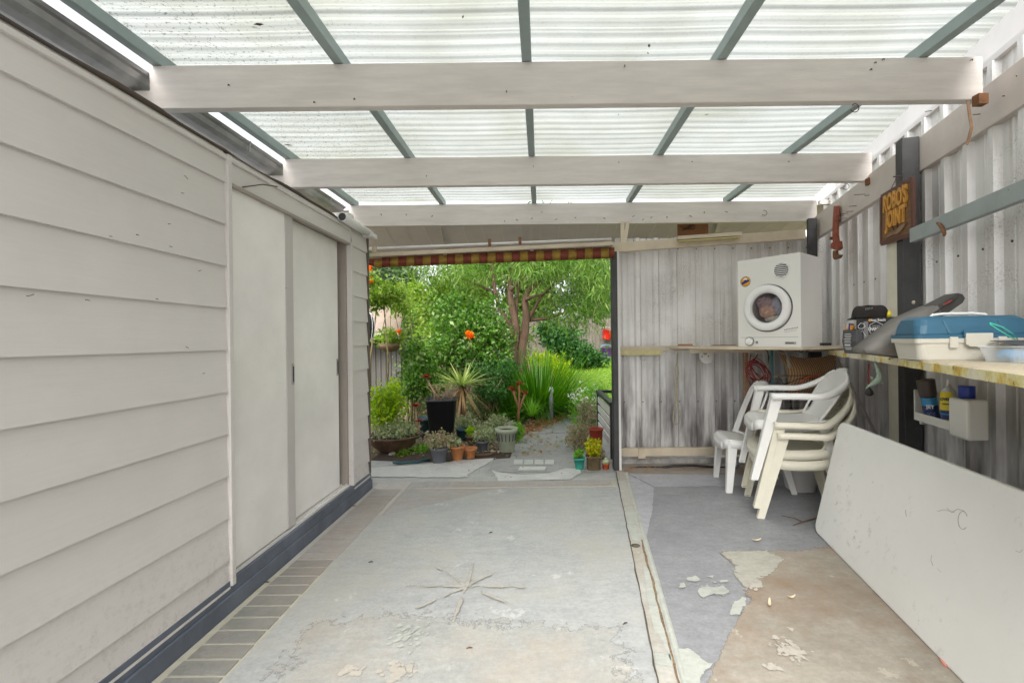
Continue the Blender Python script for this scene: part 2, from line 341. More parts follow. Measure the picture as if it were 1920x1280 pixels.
def zinc(name, dark=0.0):
    m, t, bs = new_mat(name); co = coords(t)
    st = noise(t, coords(t, (9, 9, 0.3)), 1.5, 5, 0.6)
    r1 = ramp(t, st, [(0.28, (0.76,0.755,0.75)), (0.72, (0.87,0.865,0.86))])
    pt = noise(t, co, 1.6, 4); r2 = ramp(t, pt, [(0.35, (0.80,0.78,0.77)), (0.6, (1,1,1))])
    c = mix(t, 0.8, r1.outputs[0], r2.outputs[0], 'MULTIPLY')
    rs_ = ramp(t, noise(t, coords(t, (7, 7, 0.5)), 2.3, 5, 0.65), [(0.56, (0,0,0)), (0.72, (0.55,0.55,0.55))]); c = mix(t, rs_.outputs[0], c, (0.42,0.36,0.30))
    # dark blotches, stronger towards the bottom of the sheets, mould specks higher up
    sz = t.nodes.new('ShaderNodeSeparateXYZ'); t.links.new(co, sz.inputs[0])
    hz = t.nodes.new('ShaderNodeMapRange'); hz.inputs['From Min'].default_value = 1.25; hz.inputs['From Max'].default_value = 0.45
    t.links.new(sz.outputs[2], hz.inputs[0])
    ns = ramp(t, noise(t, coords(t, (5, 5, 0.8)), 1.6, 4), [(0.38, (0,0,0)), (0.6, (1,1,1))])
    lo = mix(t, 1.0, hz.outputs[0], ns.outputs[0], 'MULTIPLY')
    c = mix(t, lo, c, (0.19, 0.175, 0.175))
    hu = t.nodes.new('ShaderNodeMapRange'); hu.inputs['From Min'].default_value = 0.7; hu.inputs['From Max'].default_value = 1.25
    t.links.new(sz.outputs[2], hu.inputs[0])
    s1 = ramp(t, noise(t, co, 95, 6, 0.8), [(0.48, (0,0,0)), (0.64, (0.75,0.75,0.75))])
    s2 = ramp(t, noise(t, co, 2.6, 5), [(0.47, (0,0,0)), (0.66, (1,1,1))])
    mu = mix(t, 1.0, s1.outputs[0], s2.outputs[0], 'MULTIPLY'); mu = mix(t, 1.0, mu, hu.outputs[0], 'MULTIPLY')
    c = mix(t, mu, c, (0.20, 0.185, 0.165))
    t.links.new(c, bs.inputs['Base Color']); bs.inputs['Metallic'].default_value = 0.15; bs.inputs['Roughness'].default_value = 0.35
    return m
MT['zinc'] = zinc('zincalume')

def concrete(name, a, b, patch=None, sc_=2.2, grain=0.5, blot=None):
    m, t, bs = new_mat(name); co = coords(t)
    r1 = ramp(t, noise(t, co, sc_, 8, 0.65), [(0.3, a), (0.7, b)])
    g = ramp(t, noise(t, co, 60, 6, 0.75), [(0.3, (0.62,0.62,0.62)), (0.7, (1.15,1.15,1.15))])
    c = mix(t, grain, r1.outputs[0], g.outputs[0], 'MULTIPLY')
    g2 = ramp(t, noise(t, coords(t, (1.0, 2.2, 1)), 9, 8, 0.75), [(0.35, (0.80,0.80,0.80)), (0.65, (1.06,1.06,1.06))]); c = mix(t, 0.8, c, g2.outputs[0], 'MULTIPLY')
    g3 = ramp(t, noise(t, co, 22, 9, 0.8), [(0.60, (0,0,0)), (0.66, (0.22,0.22,0.22))]); c = mix(t, g3.outputs[0], c, (0.20,0.19,0.18))
    if blot:
        bb = ramp(t, noise(t, co, 1.1, 6, 0.7), [(0.46, (0,0,0)), (0.66, (0.85,0.85,0.85))]); c = mix(t, bb.outputs[0], c, blot)
    if patch:
        pp = ramp(t, noise(t, co, 3.4, 9, 0.72), [(0.615, (0,0,0)), (0.635, (0.7,0.7,0.7))]); c = mix(t, pp.outputs[0], c, patch)
    sc2 = ramp(t, noise(t, coords(t, (1, 1, 1)), 260, 2, 0.5), [(0.68, (0,0,0)), (0.74, (0.7,0.7,0.7))]); c = mix(t, sc2.outputs[0], c, (0.10,0.09,0.08))
    t.links.new(c, bs.inputs['Base Color']); rr = ramp(t, noise(t, co, 4, 5), [(0.3, (0.42,)*3), (0.7, (0.7,)*3)]); t.links.new(rr.outputs[0], bs.inputs['Roughness'])
    bump(t, bs, noise(t, co, 50, 8, 0.7), 0.25, 0.004)
    return m
MT['slab'] = concrete('slab_paint_grey', (0.36,0.37,0.37), (0.47,0.48,0.475), patch=(0.52,0.53,0.52), blot=(0.36,0.35,0.31))
MT['slab_warm'] = concrete('slab_worn_grey', (0.345,0.35,0.335), (0.455,0.455,0.435), patch=(0.50,0.49,0.45), blot=(0.35,0.30,0.24))
MT['slab_edge'] = concrete('slab_edge_grey', (0.37,0.36,0.36), (0.44,0.43,0.42), blot=(0.30,0.26,0.22))
MT['slab_blue'] = concrete('slab_paint_bluegrey', (0.235,0.24,0.255), (0.32,0.325,0.34), grain=0.6)
MT['slab_lilac'] = concrete('slab_paint_lightgrey', (0.37,0.37,0.40), (0.45,0.45,0.48))
MT['slab_beige'] = concrete('slab_bare_concrete', (0.28,0.25,0.205), (0.385,0.35,0.30), patch=(0.45,0.41,0.34), blot=(0.23,0.155,0.10), sc_=3)
MT['slab_beige2'] = concrete('slab_bare_grey', (0.38,0.37,0.32), (0.45,0.43,0.375))
MT['flake'] = concrete('flaked_pale_paint', (0.40,0.42,0.38), (0.48,0.50,0.455), grain=0.3)
MT['flake_w'] = concrete('flaked_white_paint', (0.42,0.39,0.34), (0.50,0.465,0.41), grain=0.3)
MT['channel'] = concrete('channel_concrete', (0.40,0.38,0.34), (0.50,0.49,0.45), patch=(0.5,0.49,0.43), blot=(0.33,0.27,0.2), sc_=4)
MT['crack'] = pm('crack_dirt', (0.10,0.085,0.065), 0.4, 30, 0.9)
MT['crack_rust'] = pm('crack_rusty_grit', (0.22,0.15,0.09), 0.5, 60, 0.9, bmp=0.6)
MT['mortar'] = pm('mortar', (0.44,0.42,0.34), 0.12, 20, 0.85)
MT['mortar_worn'] = pm('mortar_worn', (0.45,0.43,0.40), 0.08, 20, 0.85)
MT['scuff'] = pm('scuff', (0.36,0.35,0.33), 0.1, 20, 0.6, bmp=0)
MT['packer'] = pm('packer_paint', (0.68,0.65,0.54), 0.08, 8, 0.6)
MT['brick'] = concrete('painted_paver', (0.22,0.22,0.20), (0.30,0.30,0.28), blot=(0.28,0.24,0.21))
MT['brick2'] = concrete('painted_paver_warm', (0.39,0.37,0.355), (0.44,0.42,0.40), blot=(0.31,0.26,0.22))
MT['spoke'] = concrete('inlay_line', (0.41,0.39,0.35), (0.465,0.44,0.40), grain=0.4)
MT['spoke_b'] = concrete('inlay_tone', (0.38,0.395,0.42), (0.43,0.445,0.47), grain=0.4)
MT['path'] = concrete('path_slate', (0.42,0.43,0.42), (0.52,0.53,0.51), blot=(0.33,0.34,0.34), sc_=5)
MT['path_dark'] = concrete('path_dark_slate', (0.36,0.365,0.365), (0.46,0.465,0.455), sc_=6)
MT['path_white'] = concrete('path_white_paint', (0.58,0.59,0.57), (0.68,0.69,0.67), grain=0.3)
MT['path_tile'] = concrete('path_white_tile', (0.60,0.62,0.58), (0.68,0.70,0.66), grain=0.3)
MT['garden_soil'] = pm('garden_soil', (0.16,0.12,0.08), 0.4, 5, 0.95, bmp=1.0, speck=0.7, speck_c=(0.32,0.22,0.13), speck_s=50, speck_t=0.56)
MT['lawn'] = pm('lawn_ground', (0.16,0.25,0.05), 0.3, 3, 0.95, bmp=0.8, c2=(0.11,0.19,0.035))

# bench board: pale board under dribbles of yellow and cream paint
m, t, bs = new_mat('bench_paint_splashed'); co = coords(t, (1, 1, 0.7))
c = ramp(t, noise(t, co, 9, 6, 0.7), [(0.34, (0.42,0.22,0.03)), (0.42, (0.62,0.46,0.10)), (0.50, (0.74,0.68,0.36)), (0.60, (0.70,0.66,0.58)), (0.70, (0.50,0.56,0.34))])
tp = ramp(t, noise(t, coords(t, (12, 2, 2)), 2, 4), [(0.3, (0.40,0.33,0.23)), (0.7, (0.50,0.44,0.34))])
gg = t.nodes.new('ShaderNodeNewGeometry'); sn = t.nodes.new('ShaderNodeSeparateXYZ'); t.links.new(gg.outputs['Normal'], sn.inputs[0])
rr = ramp(t, sn.outputs[2], [(0.5, (0,0,0)), (0.9, (0.9,0.9,0.9))]); cc = mix(t, rr.outputs[0], c.outputs[0], tp.outputs[0])
sp = ramp(t, noise(t, co, 40, 3), [(0.66, (0,0,0)), (0.70, (1,1,1))]); cc = mix(t, sp.outputs[0], cc, (0.12,0.09,0.05))
t.links.new(cc, bs.inputs['Base Color']); bs.inputs['Roughness'].default_value = 0.45; bump(t, bs, noise(t, co, 25, 6), 0.6, 0.01)
MT['bench'] = m
# wicker weave
m, t, bs = new_mat('wicker_weave'); co = coords(t)
wv = t.nodes.new('ShaderNodeTexWave'); wv.inputs['Scale'].default_value = 17; wv.inputs['Distortion'].default_value = 1.5; wv.bands_direction = 'X'; t.links.new(co, wv.inputs[0])
wz = t.nodes.new('ShaderNodeTexWave'); wz.inputs['Scale'].default_value = 45; wz.inputs['Distortion'].default_value = 2; wz.bands_direction = 'Z'; t.links.new(co, wz.inputs[0])
wm = mix(t, 0.5, wv.outputs[0], wz.outputs[0]); c = ramp(t, wm, [(0.2, (0.20,0.10,0.045)), (0.6, (0.50,0.29,0.14)), (0.95, (0.72,0.50,0.30))])
t.links.new(c.outputs[0], bs.inputs['Base Color']); bs.inputs['Roughness'].default_value = 0.45; bump(t, bs, wm, 0.8, 0.01)
MT['wicker'] = m
# clear plastics
def clear(name, col, al):
    m, t, bs = new_mat(name); bs.inputs['Base Color'].default_value = (*col, 1); bs.inputs['Roughness'].default_value = 0.15; bs.inputs['Alpha'].default_value = al; return m
MT['clear'] = clear('frosted_plastic', (0.75,0.78,0.8), 0.4)
MT['glass'] = clear('door_glass', (0.12,0.11,0.12), 0.15)

# ================================================================ GROUND AND PAVING
def gz(x, y):                                   # height of the garden: level near the slab, rising towards the far fence
    s = max(0.0, min(1.0, (y - 7.2) / 7.0)); s = s*s*(3-2*s)
    return -0.03 + 0.50*s
g = MB()
xs = [-400,-60,-20,-10,-6,-4,-3,-2,-1,0,1,2,3,4,6,8,12,20,60,400]; ys = [-400,-60,-12,-4,0,3.9,5,6,6.6,7.2,8,9,10,11,12,13,14.2,18,40,400]
def gv(i, j): return (xs[i], ys[j], (gz(xs[i], ys[j]) if ys[j] > 3.9 else -0.045))
g.add([gv(i, j) for j in range(len(ys)) for i in range(len(xs))],
      [(j*len(xs)+i, j*len(xs)+i+1, (j+1)*len(xs)+i+1, (j+1)*len(xs)+i) for j in range(len(ys)-1) for i in range(len(xs)-1)], 0, True)
struct('ground', g, MT['garden_soil'])
FM = {}
def worn(mat, soft):                            # paint film whose edge breaks up along its attribute 'edge'
    soft = min(soft, .05); key = (mat.name, soft)
    if key in FM: return FM[key]
    m = mat.copy(); m.name = mat.name+'_worn_edge'; t = m.node_tree; o = t.nodes['Material Output']; src = o.inputs[0].links[0].from_socket
    at_ = t.nodes.new('ShaderNodeAttribute'); at_.attribute_name = 'edge'; co = coords(t)
    n1 = noise(t, co, 11, 9, 0.72)
    a = t.nodes.new('ShaderNodeMath'); a.operation = 'MULTIPLY_ADD'; a.inputs[1].default_value = 2.4; a.inputs[2].default_value = -1.2; t.links.new(n1, a.inputs[0])
    b = t.nodes.new('ShaderNodeMath'); b.operation = 'ADD'; t.links.new(at_.outputs['Fac'], b.inputs[0]); t.links.new(a.outputs[0], b.inputs[1])
    r = ramp(t, b.outputs[0], [(0.5-soft, (0,0,0)), (0.5+soft, (1,1,1))])
    tr = t.nodes.new('ShaderNodeBsdfTransparent'); mx = t.nodes.new('ShaderNodeMixShader'); t.links.new(r.outputs[0], mx.inputs[0]); t.links.new(tr.outputs[0], mx.inputs[1]); t.links.new(src, mx.inputs[2]); t.links.new(mx.outputs[0], o.inputs[0])
    FM[key] = m; return m
def film(name, P, mat, w_, soft):
    c = sum((Vector(p) for p in P), Vector())/len(P); mb = MB(); n = len(P)
    outr = []; inn = []
    for p in P:
        p = Vector(p); d = (c-p); L = d.length; d.normalize(); outr.append(p-d*w_*.5); inn.append(p+d*min(w_*.5, L*.6))
    from mathutils.geometry import tessellate_polygon
    mb.add(outr+inn, [(i, (i+1) % n, n+(i+1) % n, n+i) for i in range(n)]+[tuple(n+k for k in t_) for t_ in tessellate_polygon([inn])])
    o = struct(name, mb, worn(mat, soft)); at_ = o.data.attributes.new('edge', 'FLOAT', 'POINT'); at_.data.foreach_set('value', [0.0]*n+[1.0]*n); return o
def sheet(name, pts, mat, z, jag=0.0, seg=0.03, feather=0.0, soft=0.06, **k):
    P = []
    n = len(pts)
    for i in range(n):
        a, b = onz(*pts[i]), onz(*pts[(i+1) % n]); L = (b-a).length; k_ = max(1, int(L/seg)) if jag else 1
        for q in range(k_):
            p = a.lerp(b, q/k_)
            if jag and q: p += Vector((-(b-a).y, (b-a).x, 0)).normalized()*random.gauss(0, jag)
            P.append((p.x, p.y, z))
    P = P[::-1] if False else P
    area = sum(P[i][0]*P[(i+1) % len(P)][1]-P[(i+1) % len(P)][0]*P[i][1] for i in range(len(P)))
    if area < 0: P = P[::-1]
    if feather: return film(name, P, mat, feather, soft)
    mb = MB()
    from mathutils.geometry import tessellate_polygon
    mb.add(P, [tuple(t_) for t_ in tessellate_polygon([[Vector(p) for p in P]])])
    return struct(name, mb, mat)
# one slab, the painted areas laid on it
s = MB(); s.box(-1.5, 3.4, -4.0, 3.875, -0.04, 0.0); struct('floor_slab', s, MT['slab_edge'])
s = MB(); s.box(0.66, 3.4, 3.875, 4.45, -0.04, 0.0); struct('floor_slab_corner', s, MT['slab_beige'])
# main bay
def floorpoly(name, pts, mat, z):
    mb = MB(); mb.flat([(p[0], p[1], z) for p in pts]); return struct(name, mb, mat)
A_ = onz(1155, 885); cl = lambda y: onz(1155,885).lerp(onz(1233,1280), 0)  # noqa
def lineX(p, q, y):                              # X at depth y on the floor line through two photo points
    a, b = onz(*p), onz(*q); return a.x + (b.x-a.x)*(y-a.y)/(b.y-a.y)
cL = lambda y: lineX((1155,885), (1233,1280), y)
cR = lambda y: lineX((1172,882), (1280,1280), y)
film('floor_painted_bay', [(x_, y_, .004) for x_, y_ in [(-1.14,-4.0),(cL(-4.0),-4.0),(cL(3.66),3.66),(onz(930,917).x,3.66),(onz(685,975).x,onz(685,975).y),(-1.14,2.3)]], MT['slab'], .012, .05)
sheet('floor_worn_area', [(585,1176),(680,1160),(765,1154),(880,1165),(1000,1172),(1150,1180),(1180,1275),(1230,1600),(440,1600),(505,1276)], MT['slab_warm'], 0.007, 0.0, .1, feather=.25, soft=.3)
# inlaid star
cx, cy = 875, 1102
for q, (ex, ey, wd) in enumerate([(820,1065,5),(760,1101,5),(775,1146,5),(848,1172,7),(958,1136,5),(985,1104,5),(928,1076,5),(888,1060,5)]):
    a, b = onz(cx, cy), onz(ex, ey); d = (b-a).normalized(); n_ = Vector((-d.y, d.x, 0))*0.014; zq = 0.010+q*0.0004; k_ = 14; Ls = [a.lerp(b, i_/k_) for i_ in range(k_+1)]
    mb = MB(); mb.add([(p+n_*s_).xy[:]+(zq,) for p in Ls for s_ in (-1.4,-.3,.3,1.4)], [(i_*4+s_, i_*4+s_+1, i_*4+s_+5, i_*4+s_+4) for i_ in range(k_) for s_ in range(3)]); o_ = struct('floor_inlay', mb, worn(MT['spoke'], .3)); at_ = o_.data.attributes.new('edge', 'FLOAT', 'POINT'); at_.data.foreach_set('value', [0.0, .62, .62, 0.0]*(k_+1))
def flakes(px, py, sx_, sy_, n, mat, z, s0=.003, s1=.016, seed=0):
    r_ = random.Random(seed); mb = MB(); c0 = onz(px, py); ex = (onz(px+sx_, py)-c0).length; ey = (onz(px, py-sy_)-c0).length
    for i in range(n):
        c = (c0.x+r_.gauss(0, ex*.45), c0.y+r_.gauss(0, ey*.45)); R = s0+(s1-s0)*r_.random()**2.5; k = r_.randint(7, 13); ph = r_.uniform(0, 6)
        mb.flat([(c[0]+R*r_.uniform(.45, 1.1)*math.cos(2*PI*j/k+ph), c[1]+R*r_.uniform(.45, 1.1)*math.sin(2*PI*j/k+ph), z+i*.000012) for j in range(k)])
    return struct('floor_flaking', mb, mat)
flakes(770, 1195, 40, 28, 90, MT['flake'], .0102, seed=1); flakes(745, 1262, 36, 22, 70, MT['flake_w'], .0104, s1=.022, seed=2); flakes(655, 1262, 24, 10, 30, MT['flake_w'], .0106, s1=.02, seed=3)
flakes(1478, 1222, 26, 22, 90, MT['flake_w'], .0125, s1=.018, seed=4); flakes(1415, 1102, 18, 5, 26, MT['flake_w'], .0127, seed=5); flakes(1340, 1108, 34, 14, 40, MT['flake'], .0135, s1=.012, seed=6); flakes(1448, 1256, 14, 6, 16, MT['flake_w'], .0129, seed=7); flakes(870, 1005, 200, 60, 60, MT['spoke_b'], .0079, s1=.008, seed=8)
# paver edging beside the shed and across the doorway
mb = MB(); mb.box(-1.392, -1.115, -3.0, 2.42, 0.0, 0.0030); struct('paver_mortar', mb, MT['mortar'])
mb = MB(); mb.box(-1.392, -1.115, 2.42, 3.86, 0.0, 0.0030); struct('paver_mortar_worn', mb, MT['mortar_worn'])
mb = MB(); y = -1.4
while y < 2.42:
    mb.box(-1.36+random.uniform(-.003,.003), -1.155+random.uniform(-.003,.003), y, y+0.076, 0.0, 0.0066); y += 0.0867
struct('paver_edging', mb, MT['brick'], bev=0.002)
mb = MB()
while y < 3.6:
    mb.box(-1.36, -1.148+random.uniform(-.003,.003), y, y+0.080, 0.0, 0.0058); y += 0.0835
struct('paver_edging_worn', mb, MT['brick2'])
mb = MB(); mb.box(-1.10, cL(3.8)-0.02, 3.69, 3.865, 0.0, 0.0028); struct('paver_mortar_threshold', mb, MT['mortar'])
mb = MB(); x = -1.09
while x < cL(3.8)-0.09:
    mb.box(x, x+0.0985, 3.697, 3.853, 0.0, 0.0056); x += 0.104
struct('paver_threshold', mb, MT['brick2'])
# drain channel
mb = MB(); yy = [-4, 0, 1.6, 2.2, 3.0, 3.8, 4.1]
mb.flat([(cL(-4)+.006,-4,.0045),(cR(-4)-.01,-4,.0045),(cR(4.1)-.004,4.1,.0045),(cL(4.1)+.004,4.1,.0045)]); struct('drain_channel', mb, MT['channel'])
def stripline(name, p, q, wd, mat, z, jag=0.002, y0=-2, y1=4.1, sh=0.0):
    mb = MB(); n = 90; L = []; R = []
    for i in range(n+1):
        y = y0+(y1-y0)*i/n; x = lineX(p, q, y)+sh+random.gauss(0, jag); ww = wd*random.uniform(.5, 1.2)
        L.append((x-ww/2, y, z)); R.append((x+ww/2, y, z))
    mb.add(L+R, [(i, n+1+i, n+2+i, i+1) for i in range(n)]); return struct(name, mb, mat)
stripline('floor_joint', (1155,885), (1233,1280), 0.007, MT['crack'], 0.0075, 0.0015)
stripline('channel_grit', (1172,882), (1280,1280), 0.012, MT['crack_rust'], 0.0070, 0.002, y0=-2, y1=2.7, sh=-0.014)
mb = MB(); n_ = 60
mb.add([(cR(-2+6.05*i/n_)+dx, -2+6.05*i/n_, z) for i in range(n_+1) for dx, z in ((-.006,0.002),(0,.012),(.012,.014),(.022,.004))],
       [(i*4+k, i*4+k+1, (i+1)*4+k+1, (i+1)*4+k) for i in range(n_) for k in range(3)], 0, True); struct('channel_lip', mb, MT['flake'])
for pts in ([(1168,955),(1188,958),(1196,1000),(1204,1020),(1185,1012),(1176,985)], [(1206,1060),(1222,1075),(1238,1130),(1252,1190),(1258,1240),(1240,1200),(1226,1180),(1212,1120)], [(1226,1222),(1262,1232),(1258,1252),(1228,1245)]):
    sheet('channel_flaking', pts, MT['flake'], 0.0068, 0, .03, feather=.03, soft=.04)
mb = MB(); c = onz(1192, 1024); mb.lathe([(0.026, 0.0066), (0.020, 0.0090), (0.0, 0.0085)], (c.x, c.y, 0), 14); struct('drain_hole', mb, MT['crack'])
# workshop bay
cr = [(1176,884),(1286,1280)]
floorpoly('floor_blue_bay', [(cR(-4)+.022,-4),(3.3,-4),(3.3,3.86),(cR(3.86)+.022,3.86)], MT['slab_blue'], 0.0040)
sheet('floor_pale_wedge', [(1178,890),(1226,915),(1223,960),(1212,1012),(1206,1000)], MT['slab_lilac'], 0.0072, 0, .05, feather=.03, soft=.2)
sheet('floor_pale_band', [(1178,889),(1560,893),(1580,906),(1400,912),(1228,914)], MT['slab_lilac'], 0.0062, 0, .05, feather=.05, soft=.3)
sheet('floor_bare_area', [(1344,1036),(1480,1034),(1600,1024),(1640,1015),(2600,1015),(2600,1600),(1310,1600),(1327,1280),(1350,1225),(1374,1186),(1392,1150),(1401,1124),(1397,1100),(1378,1062)], MT['slab_beige'], 0.0080, 0, .05, feather=.07, soft=.12)
sheet('floor_bare_grey', [(1344,1036),(1440,1035),(1470,1050),(1430,1085),(1400,1110),(1380,1064)], MT['slab_beige2'], 0.0090, 0, .05, feather=.10, soft=.3)
for pts in ([(1308,1110),(1322,1102),(1345,1104),(1356,1101),(1367,1114),(1355,1119),(1338,1116),(1318,1125)], [(1288,1086),(1303,1083),(1312,1090),(1300,1093),(1290,1091)], [(1274,1096),(1283,1094),(1288,1104),(1274,1105)],
            [(1368,1150),(1378,1130),(1392,1122),(1400,1124),(1396,1140),(1388,1156),(1370,1157)], [(1272,1220),(1290,1217),(1306,1232),(1322,1246),(1337,1248),(1322,1262),(1312,1290),(1290,1320),(1284,1290),(1276,1250)],
            [(1346,1092),(1364,1090),(1366,1094),(1350,1096)], [(1325,1083),(1338,1082),(1336,1086)]):
    sheet('floor_flaking', pts, MT['flake'], 0.0108, 0, .03, feather=.035, soft=.03)
for pts in ([(1406,1098),(1424,1095),(1434,1104),(1418,1106)], [(1486,1214),(1498,1216),(1507,1236),(1501,1250),(1494,1240),(1490,1224)], [(1440,1252),(1462,1255),(1470,1262),(1446,1258)], [(1476,1180),(1490,1182),(1486,1188)]):
    sheet('floor_flaking', pts, MT['flake_w'], 0.0112, 0, .03, feather=.035, soft=.03)
# garden paving
mb = MB(); mb.box(-2.2, 0.665, 3.88, 4.62, -0.05, -0.008); struct('garden_apron', mb, MT['path'])
sheet('path', [(915,884),(1160,884),(1150,820),(1120,790),(1095,770),(1065,778),(1030,795),(990,812),(960,832),(930,855)], MT['path_dark'], -0.0045, 0, .08, feather=.06, soft=.15)
sheet('path_white_apron', [(660,893),(880,894),(878,888),(930,858),(905,850),(840,866),(700,876),(660,880)], MT['path_white'], -0.002, 0, .05, feather=.08, soft=.25)
sheet('path_white_arc', [(922,880),(940,885),(985,889),(1030,886),(1062,877),(1085,878),(1092,884),(1068,898),(935,901)], MT['path_white'], -0.0010, 0, .05, feather=.03, soft=.1)
for k in range(4):
    x0 = 964+k*19.5; sheet('path_tile', [(x0,861),(x0+16,861),(x0+16,870),(x0-1,870)], MT['path_tile'], -0.0003)
sheet('path_tile', [(975,874),(1024,874),(1021,881),(971,881)], MT['path_tile'], -0.0003)
mb = MB(); a, b = onz(985,812), onz(1075,811); mb.bar((a.x, a.y, -0.0), (b.x, b.y, -0.0), 0.05, 0.03); struct('path_step', mb, MT['path'])
lw = MB(); lw.grid(lambda u, v: (1.2+u*9-1.0*(1-v)*0.0, 7.7+v*6.6, gz(0, 7.7+v*6.6)+0.012), 6, 14)
lw.grid(lambda u, v: (0.35+u*0.9, 8.6+v*5.7, gz(0, 8.6+v*5.7)+0.012), 3, 14)
struct('lawn', lw, MT['lawn'])

# ================================================================ THE SHED ON THE LEFT
XW = -1.42
shed = thing('garden_shed', (-2.4, 1.0, 0), 'long low shed clad in pale grey weatherboards with two plain sliding doors', 'shed')
def boards(name, y0, y1, ztop=2.062):
    mb = MB(); z = 0.23-0.188; prof = []
    k = 0
    while z < ztop-0.01:
        z2 = min(z+0.188, ztop)
        a = max(z, 0.10)
        lip = 0.013
        mb.add([(XW+lip, y0, a), (XW+lip, y1, a), (XW+0.001, y1, z2), (XW+0.001, y0, z2)], [(3,2,1,0)])
        mb.add([(XW+0.001, y0, a), (XW+0.001, y1, a), (XW+lip, y1, a), (XW+lip, y0, a)], [(3,2,1,0)])
        mb.add([(XW-0.01, y1, a), (XW+lip, y1, a), (XW+0.001, y1, z2), (XW-0.01, y1, z2)], [(0,1,2,3)])
        z = z2; k += 1
    return mb.build(name, MT['board'], shed)
boards('weatherboards', -2.5, 2.035); boards('weatherboards', 3.385, 3.70)
mb = MB(); mb.box(-3.6, XW, 3.66, 3.70, 0.05, 2.06); mb.box(-3.6, XW, -2.5, -2.46, 0.05, 2.06); mb.box(-3.6, -3.56, -2.46, 3.66, 0.05, 2.06)
mb.build('wall', MT['board'], shed)
mb = MB(); mb.box(-1.48, -1.398, -2.5, 3.72, 0.0, 0.075); mb.box(-1.48, -1.408, -2.5, 3.72, 0.075, 0.135); mb.build('plinth', MT['plinth'], shed, bev=0.002)
mb = MB(); mb.box(XW-0.01, XW+0.022, 2.035, 2.062, 0.11, 2.05); mb.build('cover_strip', MT['board'], shed, bev=0.003)
mb = MB(); mb.box(XW-0.02, XW+0.006, 2.062, 3.385, 1.925, 2.062); mb.build('door_header', MT['board'], shed, bev=0.002)
mb = MB(); mb.box(XW-0.14, XW-0.022, 2.062, 3.385, 1.934, 2.07); mb.build('header_packer', MT['jamb'], shed)
mb = MB(); mb.box(XW-0.02, XW+0.014, 2.062, 3.37, 1.918, 1.932); mb.build('door_track', MT['jamb'], shed)
mb = MB(); mb.box(XW-0.11, XW-0.004, 2.062, 3.34, 0.136, 0.150); mb.box(XW-0.03, XW-0.018, 2.6, 3.34, 0.150, 0.158); mb.box(XW-0.07, XW-0.058, 2.6, 3.34, 0.150, 0.158); mb.build('door_sill', MT['whitepaint'], shed)
d1 = MB().box(XW-0.038, XW-0.008, 2.062, 2.535, 0.16, 1.92).build('sliding_door', MT['door'], shed, bev=0.002); d1['label'] = 'nearer of the two plain sliding doors with grey edge strip'
MB().box(XW-0.040, XW-0.005, 2.536, 2.612, 0.158, 1.92).build('edge_strip', MT['stile'], d1, bev=0.002)
d2 = MB().box(XW-0.078, XW-0.048, 2.60, 3.275, 0.16, 1.926).build('sliding_door', MT['door'], shed, bev=0.002); d2['label'] = 'farther plain sliding door set back behind the first'
for dd, X_, y_ in ((d1, XW-0.004, 2.594), (d2, XW-0.047, 3.255)):
    mb = MB(); mb.box(X_-0.004, X_+0.004, y_-0.012, y_+0.012, 0.96, 1.08); mb.build('pull_handle', MT['steel'], dd, bev=0.003)
    mb = MB(); mb.box(X_+0.001, X_+0.0055, y_-0.006, y_+0.006, 0.975, 1.065); mb.build('finger_recess', MT['dark'], dd.children[-1] if False else dd)
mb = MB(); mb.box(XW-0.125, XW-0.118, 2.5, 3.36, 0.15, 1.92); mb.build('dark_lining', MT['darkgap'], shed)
mb = MB(); mb.box(XW-0.11, XW-0.015, 3.335, 3.355, 0.136, 1.93); mb.box(XW-0.11, XW-0.095, 3.27, 3.335, 0.15, 1.93); mb.build('door_jamb', MT['jamb'], shed)
mb = MB(); mb.box(XW-0.02, XW+0.020, 3.355, 3.39, 0.136, 1.935); mb.build('door_trim', MT['board'], shed, bev=0.002)
mb = MB(); mb.box(XW-0.01, XW+0.017, 3.688, 3.708, 0.135, 2.06); mb.build('corner_strip', MT['capping'], shed)
# crooked roof capping
mb = MB(); ny = 70; P = []
for i in range(ny+1):
    y = -2.5+6.1*i/ny; j = 0.006*math.sin(y*5.1)+0.004*math.sin(y*13)+random.gauss(0, 0.0015)
    P += [(XW-0.05, y, 2.071), (XW+0.015+j*0.5, y, 2.070+j*.6), (XW+0.018+j*0.5, y, 2.066+j*.6), (XW+0.014, y, 2.063+j*0.3), (XW-0.01, y, 2.062)]
mb.add(P, [(i*5+k, i*5+k+1, (i+1)*5+k+1, (i+1)*5+k) for i in range(ny) for k in range(4)], 0, True); mb.build('roof_capping', MT['capping'], shed)
mb = MB(); mb.box(XW-0.008, XW+0.018, -2.5, 3.37, 2.026, 2.047); mb.build('top_bead', MT['board'], shed, bev=0.003)
mb = MB(); mb.add([(-3.7, -2.55, 2.30), (XW-0.05, -2.55, 2.078), (XW-0.05, 3.72, 2.078), (-3.7, 3.72, 2.30)], [(0,1,2,3)]); mb.build('roof', MT['gutter'], shed, solid=0.012)
